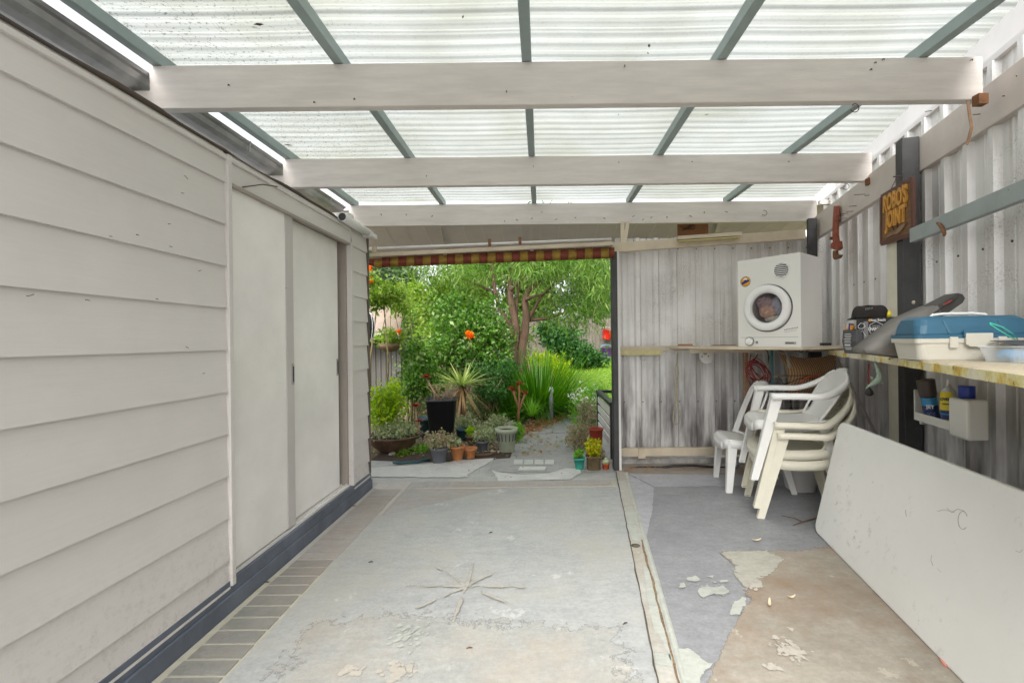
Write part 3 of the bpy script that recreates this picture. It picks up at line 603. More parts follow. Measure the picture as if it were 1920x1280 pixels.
# bent nails left in the boards
for (px, py, l) in ((345,330,.03),(340,362,.015),(205,443,.01),(255,440,.012),(318,462,.012),(160,562,.02),(292,560,.012),(50,555,.03),(348,650,.02),(315,420,.01),(535,540,.01),(427,545,.012),(372,508,.02),(380,700,.012)):
    p = onx(px, py, XW+0.012); mb = MB(); mb.tube([p, p+Vector((0.005, 0.0, 0.0)), p+Vector((0.006, l*0.42, random.uniform(-.3, .3)*l))], 0.0011, 5); mb.build('nail', MT['nail'], shed)
mb = MB(); p = onx(455, 351, XW+0.01); q = onx(520, 350, XW+0.055); mb.tube([p, p.lerp(q, .5)+Vector((.01,0,.012)), q], 0.003, 6); mb.build('wire', MT['nail'], shed)

# ================================================================ THE CARPORT
ZB, ZT = 2.295, 2.495
carport = thing('carport', (0.3, 2.0, 0), 'lean-to carport of white painted beams under translucent corrugated sheeting', 'carport')
def rooX(y): return 1.46+0.275*y
# corrugated sheets, one per bay
pitch = 0.0762
def corr(y0, y1, x0, fx, z0=2.565):
    mb = MB(); n = int((y1-y0)/pitch*12); nu = 8
    rs = np.random.default_rng(int(y0*10)+50)
    wob = [rs.normal(0, 0.0012) for _ in range(n+1)]
    def fn(u, v):
        y = y0+(y1-y0)*v; x = x0+(fx(y)-x0)*u
        sag = -0.006*math.sin(PI*((x+1.8) % 0.9)/0.9)
        return (x, y, z0+0.0042*math.sin(2*PI*y/pitch)+0.0009*math.sin(6*PI*y/pitch)+0.004*math.sin(y*2.1)+sag+wob[int(v*n)]*0.8)
    mb.grid(fn, nu*3, n); return mb.build('roof_sheet', MT['roof'], carport)
corr(0.3, 4.45, -1.79, rooX)  # stops short overhead, shaped to let sky light in from behind
for i, xr in enumerate((-1.373, -0.720, -0.042, 0.661, 1.387)):
    x = xr*1.295; mb = MB(); a = 0.0225
    y1 = 4.4; mb.box(x-a, x+a, 0.3, y1, ZT+0.0015, 2.553); mb.build('purlin', MT['purlin'], carport, bev=0.003)
beams = []
for (y, x0, x1) in ((1.0, -1.812, 1.78), (2.11, -1.812, 2.07), (3.2, -1.812, 2.35), (4.3, -1.812, 2.63)):
    mb = MB(); mb.prism([(x0-.13,ZB),(x1,ZB),(x1,ZT),(x0,ZT),(x0,ZB+.085),(x0-.13,ZB+.085)], (0,y,0), (1,0,0), (0,0,1), (0,.045,0)); o = mb.build('cross_beam', MT['beam'], carport, bev=0.004); beams.append(o)
    mb = MB(); mb.box(x1-0.055, x1-0.01, y-0.035, y-0.001, ZB-0.035, ZB+0.012); mb.build('bracket', MT['rust'] if y > 2 else MT['gutter'], o)
# gutter at the shed side
mb = MB(); prof = [(-2.02,2.47),(-2.02,2.386),(-1.90,2.388),(-1.866,2.399),(-1.846,2.418),(-1.838,2.446),(-1.824,2.452),(-1.818,2.465)]
ny = 40; mb.add([(x + 0.002*math.sin(3*yy_), yy_, z) for yy_ in [-2.5+6.75*i/ny for i in range(ny+1)] for (x, z) in prof], [(i*8+k, i*8+k+1, (i+1)*8+k+1, (i+1)*8+k) for i in range(ny) for k in range(7)])
mb.add([(x, 4.25, z) for x, z in prof], [tuple(range(8))])
mb.build('gutter', MT['gutter'], carport, solid=0.003)
for y in (1.32, 2.85, 3.95): MB().bar((-1.824, y, 2.40), (-1.816, y, 2.47), 0.012, 0.004, up=(1,0,0)).build('gutter_strap', MT['gutter'], carport)
# posts and long wall beam
AP = 1.485
def wbox(mb, y0, y1, z0, z1, a0, a1, m=0):
    return mb.hexa([wallp(y0, z0, a0), wallp(y0, z0, a1), wallp(y1, z0, a1), wallp(y1, z0, a0)], [wallp(y0, z1, a0), wallp(y0, z1, a1), wallp(y1, z1, a1), wallp(y1, z1, a0)], m)
PY = 2.75
def post(y, a, w_=0.09, t_=0.078, top=2.40):
    c = wallp(y, 0, a); mb = MB(); mb.hexa([c, c-NW*w_, c-NW*w_+TW*t_, c+TW*t_], [c+UZ*top, c-NW*w_+UZ*top, c-NW*w_+TW*t_+UZ*top, c+TW*t_+UZ*top]); return mb.build('post', MT['post'], carport, bev=0.003)
post(PY, AP); post(4.18, 1.385, w_=.075, t_=.05, top=2.293); post(0.3, AP)
mb = MB(); c = wallp(PY, 0.0, AP)+TW*0.08; mb.hexa([c-NW*0.004, c-NW*0.05, c-NW*0.05+TW*0.13, c-NW*0.004+TW*0.13], [c-NW*0.004+UZ*2.12, c-NW*0.05+UZ*2.12, c-NW*0.05+TW*0.13+UZ*2.12, c-NW*0.004+TW*0.13+UZ*2.12]); mb.build('packer_board', MT['packer'], carport)
wb = wbox(MB(), PY+0.08, 4.36, 2.125, 2.335, AP, AP+0.045).build('wall_beam', MT['wallbeam'], carport, bev=0.003)
wb2 = wbox(MB(), -2.0, PY+0.03, 2.19, 2.395, AP+0.096, AP+0.138).build('wall_beam', MT['wallbeam'], carport, bev=0.003)
mb = wbox(MB(), -2.0, 2.61, 1.735, 1.815, AP-0.038, AP-0.003); mb.build('side_rail', MT['rail'], carport, bev=0.003)
# nails and hooks left in the timber (each a part of its beam)
def stud(px, py, d, o, l=0.02, r=0.0018, dx=0.0):
    p = at(px, py, d); mb = MB(); mb.tube([p+Vector((0, 0.004, 0)), p-Vector((0, l*0.5, 0)), p-Vector((dx, l*0.6, l*0.5))], r, 5); mb.build('nail', MT['nail'], o)
for (px, py) in ((715,402),(762,402),(811,405),(946,414),(968,412),(998,409),(1044,411),(1078,408),(1132,409),(1189,405),(1206,411),(1222,407),(1250,407),(1293,405),(1016,397),(1320,398),(1360,397)): stud(px, py, 4.297, beams[3], random.uniform(.02, .035), .0026, random.uniform(-.02, .02))
for (px, py) in ((800,330),(1000,312),(1160,304),(1297,303),(1478,303)): stud(px, py, 3.197, beams[2], .02)
for (px, py) in ((665,186),(590,192),(1632,131),(1171,124),(1640,118),(1820,113),(1655,112),(950,172),(430,160)): stud(px, py, 2.107, beams[1], .016, .0022)
def hook(px, py, d, o, s=0.03, nm='hook'):
    p = at(px, py, d); mb = MB()
    mb.tube([p+Vector((0,.004,0))]+[p+Vector((s*.5*math.sin(t)*1.0, -0.012, -s*.5-(-s*.5)*math.cos(t))) for t in [i*PI/6 for i in range(0, 9)]], 0.0022, 6); return mb.build(nm, MT['nail'], o)
hook(1599, 197, 2.11, beams[1], 0.04); hook(1584, 345, 3.2, beams[2], 0.045); hook(1432, 395, 4.29, beams[3], .05)
hook(1905, 135, 2.0, wb2, .030)
for (px, py, l) in ((1606,386,.05),(1622,364,.07),(1600,396,.05),(1590,400,.05),(1582,404,.05),(1588,409,.04),(1578,413,.04),(1630,366,.03)):
    p = onw(px, py, AP); mb = MB(); mb.tube([p-NW*.003, p+NW*l], 0.0022, 5); mb.build('nail', MT['nail'], wb)
for (px, py, l) in ((1746,208,.03),(1884,180,.01),(1838,214,.03)):
    p = onw(px, py, AP+.096); mb = MB(); mb.tube([p-NW*.003, p+NW*l], 0.0022, 5); mb.build('nail', MT['nail'], wb2)
# strap dangling from the near beam bracket
sp_ = [at(1815,190,2.09), at(1818,215,2.08), at(1822,238,2.07), at(1816,262,2.07), at(1812,271,2.07)]
mb = MB(); [mb.bar(sp_[i], sp_[i+1], 0.014, 0.003, up=(0,1,0)) for i in range(4)]; mb.build('dangling_strap', MT['brown_wood'], beams[1])
# packing block at the end of the farthest beam
p = at(1547, 380, 4.27); MB().obox(p, (0.06,0,0), (0,.02,0), (0,0,.02)).build('packing_block', MT['beam'], beams[3], bev=0.003)

# ================================================================ SHEET METAL WALLS
def sheet_wall(name, P0, U, NV, L, z0, z1, parent, rise=0.028, pitch=0.19, phase=0.0):
    mb = MB(); seq = [(0,0)]; s_ = -phase
    pts = []
    while s_ < L:
        for ds, h in ((0,0),(0.018,rise),(0.052,rise),(0.070,0),(0.112,0),(0.117,0.005),(0.125,0.005),(0.130,0)):
            q = s_+ds
            if 0 <= q <= L: pts.append((q, h))
        s_ += pitch
    pts = [(0, 0)]+pts+[(L, 0)]; nz = 1
    for (q, h) in pts:
        for zz in (z0, z1): mb.v.append(tuple(P0+U*q+NV*h+UZ*zz))
    for i in range(len(pts)-1): mb.f.append((2*i, 2*i+2, 2*i+3, 2*i+1)); mb.m.append(0); mb.s.append(False)
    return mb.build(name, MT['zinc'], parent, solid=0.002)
rw = thing('side_wall', tuple(wallp(1.5, 0, 1.62)), 'weathered ribbed zinc wall running down the right side behind the bench', 'wall')
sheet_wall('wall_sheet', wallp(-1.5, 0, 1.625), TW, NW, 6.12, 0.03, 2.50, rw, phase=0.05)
wbox(MB(), -1.6, 4.6, 2.60, 2.95, 1.80, 1.83).build('fascia_board', MT['whitepaint'], rw)
wbox(MB(), -1.6, 4.6, 2.50, 2.53, 1.60, 1.80).build('flashing', MT['whitepaint'], rw)
for y in (3.05, 0.9):
    wbox(MB(), y, y+0.06, 0.0, 2.5, 1.64, 1.70).build('stud', MT['brown_wood'], rw)
BY = 4.27
bw = thing('rear_wall', (1.7, BY, 0), 'mouldy ribbed zinc wall across the far end beside the garden doorway', 'wall')
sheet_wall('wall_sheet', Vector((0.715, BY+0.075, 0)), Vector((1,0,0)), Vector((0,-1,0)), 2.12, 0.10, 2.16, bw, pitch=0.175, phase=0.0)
p0, p1 = at(1152, 652, BY), at(1545, 652, BY)
MB().box(p0.x, 2.74, BY-0.005, BY+0.040, 1.085, 1.130).build('mid_rail', MT['cream'], bw, bev=0.002)
MB().box(p0.x, 2.74, BY-0.002, BY+0.040, 0.095, 0.170).build('bottom_rail', MT['cream'], bw, bev=0.002)
MB().box(at(1187,0,BY).x, at(1200,0,BY).x, BY-0.020, BY-0.003, 0.080, 0.170).build('cover_block', MT['cream'], bw)
q = [at(1143, 478, 4.16), at(1152, 478, 4.16)]
MB().hexa([(0.655,4.14,-0.02),(0.70,4.14,-0.02),(0.70,4.262,-0.02),(0.655,4.262,-0.02)], [(0.655,4.14,2.0),(0.70,4.14,2.0),(0.70,4.262,2.0),(0.655,4.262,2.0)]).build('doorway_post', MT['post'], bw, bev=0.003)
MB().box(0.701, 0.722, 4.15, 4.262, 0.0, 2.0).build('doorway_trim', MT['whitepaint'], bw)
# top plate of the rear wall, rising to the right
a, b = at(1147, 465, BY-0.03), at(1508, 440, BY-0.03)
MB().bar(a, b, 0.05, 0.088, up=(0,0,1)).build('top_plate', MT['cream'], bw, bev=0.003)
for (px, l) in ((1188,.02),(1212,.03),(1236,.02),(1290,.03),(1263,.015)):
    p = a.lerp(b, (px-1147)/361)+UZ*0.044; MB().tube([p, p+UZ*l], 0.0025, 5).build('nail', MT['nail'], bw)
MB().box(0.70, 3.0, 4.36, 4.50, -0.04, 0.055).build('footing', MT['rock'], bw)
# soffit of the house verandah beyond the last beam
sf = thing('verandah_soffit', (0.4, 4.9, 2.2), 'pale lined soffit with thin battens sloping down behind the last beam', 'soffit')
s0, s1, s2, s3 = Vector((-1.9, 4.36, 2.47)), Vector((2.9, 4.36, 2.47)), Vector((2.9, 5.25, 2.32)), Vector((-1.9, 5.25, 2.185))
mb = MB(); mb.add([s0, s1, s2, s3], [(0,1,2,3)]); mb.build('lining_board', MT['soffit'], sf, solid=0.01)
for i in range(24):
    u = (i+0.5)/24; a_, b_ = s0.lerp(s1, u), s3.lerp(s2, u); MB().bar(a_-UZ*.009, b_-UZ*.009, 0.006, 0.004).build('joint_bead', MT['whitepaint'], sf)
for px, py1, py2, px2 in ((820,420,455,830),(994,418,452,997),(1352,412,435,1345)):
    q0 = at(px, py1, 4.42); q1 = at(px2, py2, 5.1); u0, u1 = (q0.x+1.9)/4.8, (q1.x+1.9)/4.8; a_, b_ = s0.lerp(s1, u0)-UZ*.03, s3.lerp(s2, u1)-UZ*.03; MB().bar(a_, b_, 0.04, 0.04).build('batten', MT['beam'], sf)
MB().bar((-1.9, 5.24, 2.17), (2.9, 5.24, 2.305), 0.03, 0.11).build('fascia', MT['soffit_dark'], sf)
MB().bar((-2.6, 5.30, 2.10), (-2.4, 5.30, 2.10), 0.02, 0.02).build('fascia_end', MT['soffit_dark'], sf)
for (x0_, x1_) in ((1164,1170),(1173,1180)):
    a_, b_ = at((x0_+x1_)/2, 417, 4.30), at((x0_+x1_)/2-(0 if x0_ < 1170 else 6), 458, 4.26); MB().bar(a_, b_, 0.035, 0.03, up=(0,1,0)).build('hanger', MT['cream'], bw)
# plain orange board tucked in the soffit
pb = tag(MB().obox(at(1299, 427, 4.60), (0.155,0,0.003), (0,.008,0), (0,0,.085)).build('spare_board', MT['orange_wood'], None), 'short orange board with a scrawled loop tucked above the rear wall plate', 'board')
move_to_base(pb, at(1299, 440, 4.60))
sw = [at(x, y, 4.585) for x, y in ((1276,425),(1284,427),(1294,425),(1300,421),(1297,419),(1292,424),(1284,431),(1279,432),(1280,429),(1292,430),(1302,429),(1303,422),(1298,425),(1290,429))]
MB().tube(sw, 0.0028, 5).build('scrawl', MT['dark'], pb)

# screws of the sheet walls and leaves lying on the roof sheets
for k in range(11):
    for z in (2.05, 0.6): p = Vector((0.785+k*.175, BY+0.0465, z)); MB().lathe([(.006,0),(.006,.004),(.0,.006)], p, 7, ax=(Vector((1,0,0)), UZ, Vector((0,-1,0)))).build('screw', MT['nail'], bw)
for k in range(14):
    for z in (2.30, 1.62): p = wallp(1.3+k*.184, z, 1.592); MB().lathe([(.006,0),(.006,.004),(.0,.006)], p, 7, ax=(TW, UZ, NW)).build('screw', MT['nail'], rw)
for i, (px, py, lb) in enumerate(((485,46,'dead leaf showing dark through the roof sheet near the top left'), (1217,86,'dead leaf on the roof sheet above the near beam'), (1325,215,'small dark leaf on the second bay of the roof'), (1215,100,'tiny leaf speck beside the bigger one on the roof'), (868,32,'dark scrap on the roof between the second and third rafter'), (540,272,'thin dark twig scrap on the roof at the left'), (1160,215,'small scrap on the middle of the second roof bay'))):
    p = onz(px, py, 2.552); a_ = i*1.3; mb = MB(); l = (.022,.014,.012,.008,.010,.026,.008)[i]; d_ = Vector((math.cos(a_), math.sin(a_), 0))*l; e_ = Vector((-math.sin(a_), math.cos(a_), 0))*l*.4
    mb.add([p-d_, p+e_, p+d_, p-e_], [(0,1,2,3)]); o = mb.build('roof_leaf', MT['nail'], None, solid=.001); move_to_base(o, p); tag(o, lb, 'leaf', 'leaves on the roof sheets')

# ================================================================ THINGS UNDER THE CARPORT
# ---- moulded plastic chairs
def chair(name, mat, style, label, cat='chair', group=None):
    t = thing(name, (0,0,0), label, cat, group)
    arm = 0.575; seat = 0.385; W = 0.215
    bt = 0.80 if style != 'slot' else 0.72
    def seatf(u, v):
        x = 0.235-0.46*u; hw = (0.205-0.02*u)*(1-0.28*max(0, 1-u*6)**2); y = (v*2-1)*hw
        z = seat+0.012*(2*v-1)**2-0.020*math.sin(PI*min(1, u*1.05))-0.03*max(0, 1-u*8)**2
        return (x, y, z)
    mb = MB(); mb.grid(seatf, 14, 10)
    n = 14                                       # turned-down skirt along the sides and front
    for sgn in (0, 1):
        mb.grid(lambda u, v: (seatf(u, sgn)[0], seatf(u, sgn)[1]*(1+.02*v), seatf(u, sgn)[2]-0.058*v), n, 1)
    mb.grid(lambda u, v: (seatf(0, u)[0]+.004*v, seatf(0, u)[1], seatf(0, u)[2]-0.058*v), 10, 1)
    mb.build('seat', mat, t, solid=0.006)
    # back: curved shell leaning away, open pattern by style
    def backf(u, v):
        z = seat+0.0+(bt-seat)*v; hw = (0.165+0.045*math.sin(PI*min(1, v*0.8+0.05)))*(1 if v < .8 else math.sqrt(max(0.04, 1-((v-.8)/.24)**2)))
        y = (2*u-1)*hw; x = (-0.205 if style != 'frame' else 0.02)-0.17*v+0.045*(abs(2*u-1)**2)*(1-.3*v)
        if style == 'slot': z = seat+(bt-seat)*v*(1-0.05*(2*u-1)**2)
        return (x, y, z)
    mb = MB(); nu, nv = 22, 26
    pts = [backf(i/nu, j/nv) for j in range(nv+1) for i in range(nu+1)]; fs = []
    for j in range(nv):
        for i in range(nu):
            hole = False
            if style == 'holes' and 3 <= j < 22 and 2 <= i < 20: hole = (i % 3 == (1 if (j//2) % 2 else 2)) and j % 2 == 1
            if style == 'slot': hole = (j in range(2, 9) and i in (0, 1, nu-1, nu-2)) or (9 <= j < 22 and i in (6, 9, 12, 15) and False)
            if style == 'frame': hole = (1 <= j < 22 and 3 <= i < nu-3)
            if not hole: fs.append((j*(nu+1)+i, j*(nu+1)+i+1, (j+1)*(nu+1)+i+1, (j+1)*(nu+1)+i))
    mb.add(pts, fs, 0, True); mb.build('backrest', mat, t, solid=0.007)
    for s_ in (1, -1):
        rim = [backf(0.5+0.5*s_, j/16) for j in range(17)]
        if s_ == 1: rim += [backf(1-i/10, 1.0) for i in range(1, 10)]
        mb = MB(); mb.tube(rim, 0.009, 7); mb.build('back_rim', mat, t)
    def leg(foot, top, w0, w1, ou, fr):          # angle-section moulded leg: two tapering webs and a foot
        mb = MB(); foot, top = Vector(foot), Vector(top); ou, fr = Vector(ou), Vector(fr)
        nst = 6
        for (d_, e_) in ((fr, ou), (ou, fr)):
            P = []
            for i in range(nst+1):
                c = foot.lerp(top, i/nst); ww = w0+(w1-w0)*i/nst
                P += [c, c+d_*ww]
            mb.add(P, [(2*i, 2*i+1, 2*i+3, 2*i+2) for i in range(nst)], 0, False)
        c2 = foot; mb.add([c2, c2+fr*w0, c2+fr*w0+ou*w0*.9, c2+ou*w0*.9], [(0,1,2,3)])
        P = []
        for i in range(nst+1):
            c = foot.lerp(top, i/nst); ww = w0+(w1-w0)*i/nst; P += [c+fr*ww, c+fr*ww+ou*0.012]
        mb.add(P, [(2*i, 2*i+1, 2*i+3, 2*i+2) for i in range(nst)])
        return mb.build('leg', mat, t, solid=0.005)
    hasarm = style != 'frame'
    for s_ in (1, -1):
        if hasarm:
            leg((0.265, s_*0.235, 0), (0.135, s_*0.262, arm-0.008), 0.040, 0.062, (0, -s_, 0), (-1, 0, 0))
        else:
            leg((0.225, s_*0.215, 0), (0.200, s_*0.195, seat+0.002), 0.040, 0.068, (0, -s_, 0), (-1, 0, 0))
        leg((-0.30, s_*0.205, 0), (-0.205, s_*0.175, seat+0.0), 0.036, 0.060, (0, -s_, 0), (1, 0, 0))
        if hasarm:
            A = []
            for i in range(19):
                u = i/18; k = max(0, (u-0.55)/0.45)
                x = 0.15-0.50*u+0.02*k; y = s_*(0.262+0.012*math.sin(PI*u)-0.075*k**1.5); z = arm+0.012*math.sin(PI*u*0.8)-0.018*u*(1-k)+(bt-arm-0.05)*k**1.8*0.9
                A.append((Vector((x, y, z)), 0.052-0.018*k, k))
            mb = MB(); P = []
            for (c, wd, k) in A:
                tilt = k*1.1
                e = Vector((0, math.cos(tilt)*s_, -math.sin(tilt)*0.6)); P += [c-e*wd*.56+Vector((0,0,-.034)), c-e*wd*.46, c+e*wd*.46, c+e*wd*.56+Vector((0,0,-.034))]
            mb.add(P, [(i*4+q, i*4+q+1, (i+1)*4+q+1, (i+1)*4+q) for i in range(18) for q in range(3)], 0, True)
            mb.build('armrest', mat, t, solid=0.006)
    return t
def put(o, x, y, z, fwd): o.location = (x, y, z); o.rotation_euler.z = math.atan2(fwd[1], fwd[0])
fw = (-0.97, 0.246)
c2 = chair('armchair', MT['creamplastic'], 'holes', 'cream plastic garden armchair at the bottom of the stack with its feet on the floor', group='plastic chairs stacked beside the folding table')
put(c2, 1.735, 3.165, 0.004, fw)
c1 = copy_tree(c2); put(c1, 1.715, 3.170, 0.072, fw); c1['label'] = 'middle armchair of the stack, cream with a perforated back, just under the white one'
ct = chair('armchair', MT['white'], 'slot', 'white plastic armchair with a solid rounded back on top of the stack', group='plastic chairs stacked beside the folding table')
put(ct, 1.70, 3.175, 0.258, fw)
cf = chair('side_chair', MT['white'], 'frame', 'armless white plastic chair standing left of the stack against the rear wall'); put(cf, 1.665, 3.68, 0.004, (-0.99, 0.13))
cf.scale = (0.98, 0.98, 1.04)

# ---- folding table leaning on its side
tb = thing('folding_table', (1.62, 2.0, 0), 'scuffed white plastic folding table top standing on its long edge along the right wall', 'table')
O = Vector((1.668, 2.80, 0.010)); U = Vector((-0.19, -1.0, 0.0)).normalized(); V = Vector((0.155, 0.03, 0.655)); Lh = V.length; Vn = V.normalized(); Vn = (Vn - U*Vn.dot(U)).normalized(); NN = U.cross(Vn)
def rrect(L, H, r, n=6):
    P = []
    for (cx_, cy_, a0) in ((r, r, PI), (L-r, r, 1.5*PI), (L-r, H-r, 0), (r, H-r, 0.5*PI)):
        for i in range(n+1): a_ = a0+0.5*PI*i/n; P.append((cx_+r*math.cos(a_), cy_+r*math.sin(a_)))
    return P
MT['tabletop'] = None
m, t, bs = new_mat('scuffed_table_plastic'); co = coords(t)
c = ramp(t, noise(t, co, 2, 5), [(0.3, (0.72,0.715,0.69)), (0.7, (0.78,0.775,0.75))])
sc1 = ramp(t, noise(t, coords(t, (6, 2, 2)), 9, 9, 0.8), [(0.56, (0,0,0)), (0.66, (0.6,0.6,0.6))]); mk = ramp(t, noise(t, co, 2.3, 3), [(0.42, (0,0,0)), (0.62, (1,1,1))])
f_ = mix(t, 1.0, sc1.outputs[0], mk.outputs[0], 'MULTIPLY'); cc = mix(t, f_, c.outputs[0], (0.30,0.29,0.27)); t.links.new(cc, bs.inputs['Base Color']); bs.inputs['Roughness'].default_value = 0.38
MT['tabletop'] = m
mb = MB().prism(rrect(1.83, Lh+0.02, 0.055), O, U, Vn, NN*0.032 if NN.x > 0 else -NN*0.032); o = mb.build('table_top', m, tb, bev=0.007)
nx = NN if NN.x > 0 else -NN
MB().prism(rrect(1.77, Lh-0.04, 0.04), O+U*.03+Vn*.03+nx*.0325, U, Vn, nx*0.012).build('under_frame', MT['darkgrey'], tb, bev=0.003)
rc = onz(1805, 985, 0.47); 
def ontable(px, py):
    x, z = _r(px, py); d = Vector((x, 1, z)); C0 = Vector((0,0,CH)); tt = (O-C0).dot(nx)/d.dot(nx); return C0+d*tt - nx*0.0012
ring = [ontable(1806+9*math.cos(a_), 975+17*math.sin(a_)) for a_ in [i*2*PI/18+0.9 for i in range(15)]]
mb = MB(); mb.tube(ring, 0.0010, 4); mb.tube([ontable(1812,962), ontable(1806,956), ontable(1796,954), ontable(1785,960), ontable(1776,952)], 0.0009, 4); mb.build('ring_mark', MT['scuff'], tb)
for pts in ([(1747,1040),(1746,1050),(1750,1060)], [(1758,1065),(1764,1072)], [(1905,1032),(1913,1035),(1918,1030)], [(1698,955),(1700,968)], [(1790,960),(1770,955),(1758,958)], [(1636,905),(1638,902)]):
    MB().tube([ontable(*p) for p in pts], 0.0007, 4).build('scuff_mark', MT['scuff'], tb)

# ---- workbench
bn = thing('workbench', (1.9, 2.2, 0), 'long narrow bench board dribbled with yellow paint along the right wall', 'bench')
fz = 1.10
F0, F1, F2 = onz(1553, 655.5, fz), onz(1640, 664.5, fz), onz(1920, 700, fz)
e = (F2-F1).normalized(); Fn = F2+e*0.9
edge = []
for i in range(60):
    u = i/59; p = F0.lerp(F1, u*3) if u < 1/3 else F1.lerp(Fn, (u-1/3)*1.5); edge.append(p)
def edget(i, zz, j): p = edge[i]; return Vector((p.x+random.gauss(0, j), p.y, zz))
mb = MB(); top = []; rows = []
for i, p in enumerate(edge):
    wy = p.y+0.02; rear = wallp(wy, fz, 1.592); th = 0.037+random.gauss(0, .0006)
    n_ = Vector((-1, 0, 0)); jj = random.gauss(0, 0.0018)
    rows.append([rear, Vector((p.x+.012, p.y, fz)), Vector((p.x+jj, p.y, fz-0.005)), Vector((p.x+jj*.5, p.y, fz-th)), Vector((rear.x, rear.y, fz-th+.003))])
mb.add([q for r_ in rows for q in r_], [(i*5+k, (i+1)*5+k, (i+1)*5+k+1, i*5+k+1) for i in range(59) for k in range(4)], 0, False)
mb.add(rows[0], [(0,1,2,3,4)])
mb.build('bench_top', MT['bench'], bn)
for y in (0.6, 1.45):
    a_ = wallp(y, 0.72, AP+0.10); b_ = Vector((wallp(y, 0, AP).x-0.25, y, fz-0.045)); MB().bar(a_, b_, 0.03, 0.03).build('bracket', MT['post'], bn)
a_, b_ = at(1569, 673, 3.55), onw(1645, 818, 1.59); MB().tube([a_, b_], 0.0105, 8).build('brace_pole', MT['pole'], bn)
for (px, py, l) in ((1588,663,.05),(1612,667,.05),(1628,668,.04),(1660,672,.03),(1672,677,.03)):
    p = onz(px, py-3, fz-0.016); mb = MB(); mb.tube([p+Vector((.01,0,0)), p+Vector((-.018,0,.002)), p+Vector((-.020,-l*.6,.004))], 0.0018, 5); mb.build('nail', MT['nail'], bn)
# ---- shelf that carries the dryer
sh = thing('dryer_shelf', (1.9, 3.7, 0), 'rough timber shelf with a wire mesh front under the white clothes dryer', 'shelf')
MB().prism([(1.20,3.98),(1.50,3.52),(1.82,3.15),(2.36,3.42),(2.62,4.18),(1.2,4.24)], (0,0,1.110), (1,0,0), (0,1,0), (0,0,0.018)).build('shelf_board', MT['cream'], sh)
a_ = at(1397, 662, 3.95); b_ = at(1399, 850, 3.95); MB().box(a_.x-.012, a_.x+.018, 3.93, 3.97, 0.0, 1.108).build('leg', MT['brown_wood'], sh)
MB().box(1.28, 2.58, 3.90, 3.93, 1.072, 1.108).build('front_rail', MT['cream'], sh)
mb = MB(); xa, xb = a_.x+.02, at(1530, 700, 3.95).x; za, zb = at(1400, 835, 3.95).z, at(1400, 708, 3.95).z
for i in range(15): x = xa+(xb-xa)*i/14; mb.tube([(x, 3.948, za), (x, 3.948, zb)], 0.0016, 4)
for i in range(12): z = za+(zb-za)*i/11; mb.tube([(xa, 3.945, z), (xb, 3.945, z)], 0.0016, 4)
mb.build('wire_mesh', MT['nail'], sh)
MB().box(xa, xb+.1, 3.94, 3.965, zb, zb+.022).build('mesh_rail', MT['cream'], sh)
# ---- clothes dryer
DA, DB, DC = Vector((1.545, 3.555, 1.1285)), Vector((1.835, 3.20, 1.1285)), Vector((2.15, 3.41, 1.1285))
du = (DB-DA).normalized(); dv = Vector((-du.y, du.x, 0)); dW = (DB-DA).length; dD = 0.385; dn = -dv; dH = 0.670
dr = thing('clothes_dryer', tuple(DA), 'boxy white front loading clothes dryer with a round glass door set in the corner', 'dryer')
mb = MB().hexa([DA, DB, DB+dv*dD, DA+dv*dD], [DA+UZ*dH, DB+UZ*dH, DB+dv*dD+UZ*dH, DA+dv*dD+UZ*dH])
# hollow front: build as shell pieces so the drum can be seen
def dp(u, z, out_=0.0): return DA+du*(u*dW)+UZ*(z*dH)+dn*out_
DCu, DCz, DR = 0.487, 0.435, 0.088
mb = MB(); nseg = 48; outer = []; inner = []
for i in range(nseg):
    a_ = 2*PI*i/nseg; c_, s_ = math.cos(a_), math.sin(a_)
    cx_, cz_ = DCu*dW, DCz*dH
    k = min((dW-cx_)/c_ if c_ > 1e-6 else 1e9, -cx_/c_ if c_ < -1e-6 else 1e9, (dH-cz_)/s_ if s_ > 1e-6 else 1e9, -cz_/s_ if s_ < -1e-6 else 1e9)
    outer.append(DA+du*(cx_+c_*k)+UZ*(cz_+s_*k)); inner.append(DA+du*(cx_+c_*0.115)+UZ*(cz_+s_*0.115))
mb.add(outer+inner, [(i, (i+1) % nseg, nseg+(i+1) % nseg, nseg+i) for i in range(nseg)])
for (px_, q_) in ((0,0),(1,0),(1,1),(0,1)): pass
cs = [DA, DB, DB+UZ*dH, DA+UZ*dH]
for cpt in cs:                                    # corner triangles left by the radial fan
    k = min(range(nseg), key=lambda i: (outer[i]-cpt).length); 
    for j in (k-1, k):
        mb.add([outer[j % nseg], cpt, outer[(j+1) % nseg]], [(0,1,2)])
o = mb.build('front_panel', MT['dryer'], dr)
mb = MB().add([DA, DB, DB+dv*dD, DA+dv*dD, DA+UZ*dH, DB+UZ*dH, DB+dv*dD+UZ*dH, DA+dv*dD+UZ*dH], [(0,3,2,1),(4,5,6,7),(1,2,6,5),(2,3,7,6),(3,0,4,7)])
mb.build('cabinet', MT['dryer_side'], dr)
cD = dp(DCu, DCz)
fr_ = (du, UZ, dn)
mb = MB().lathe([(0.113, -0.25), (0.114, -0.02), (0.118, -0.001)], cD, 40, ax=fr_, cap=(0,0)); mb.build('drum', MT['jamb'], dr)
mb = MB().lathe([(0.112,-0.25),(0.0,-0.255)], cD, 32, ax=fr_).build('drum_back', MT['steel'], dr)
door = MB().lathe([(0.168,0.0),(0.171,0.012),(0.166,0.024),(0.150,0.032),(0.128,0.030),(0.116,0.022),(0.110,0.004),(0.110,-0.004)], cD, 56, ax=fr_, cap=(0,0)).build('door', MT['white'], dr)
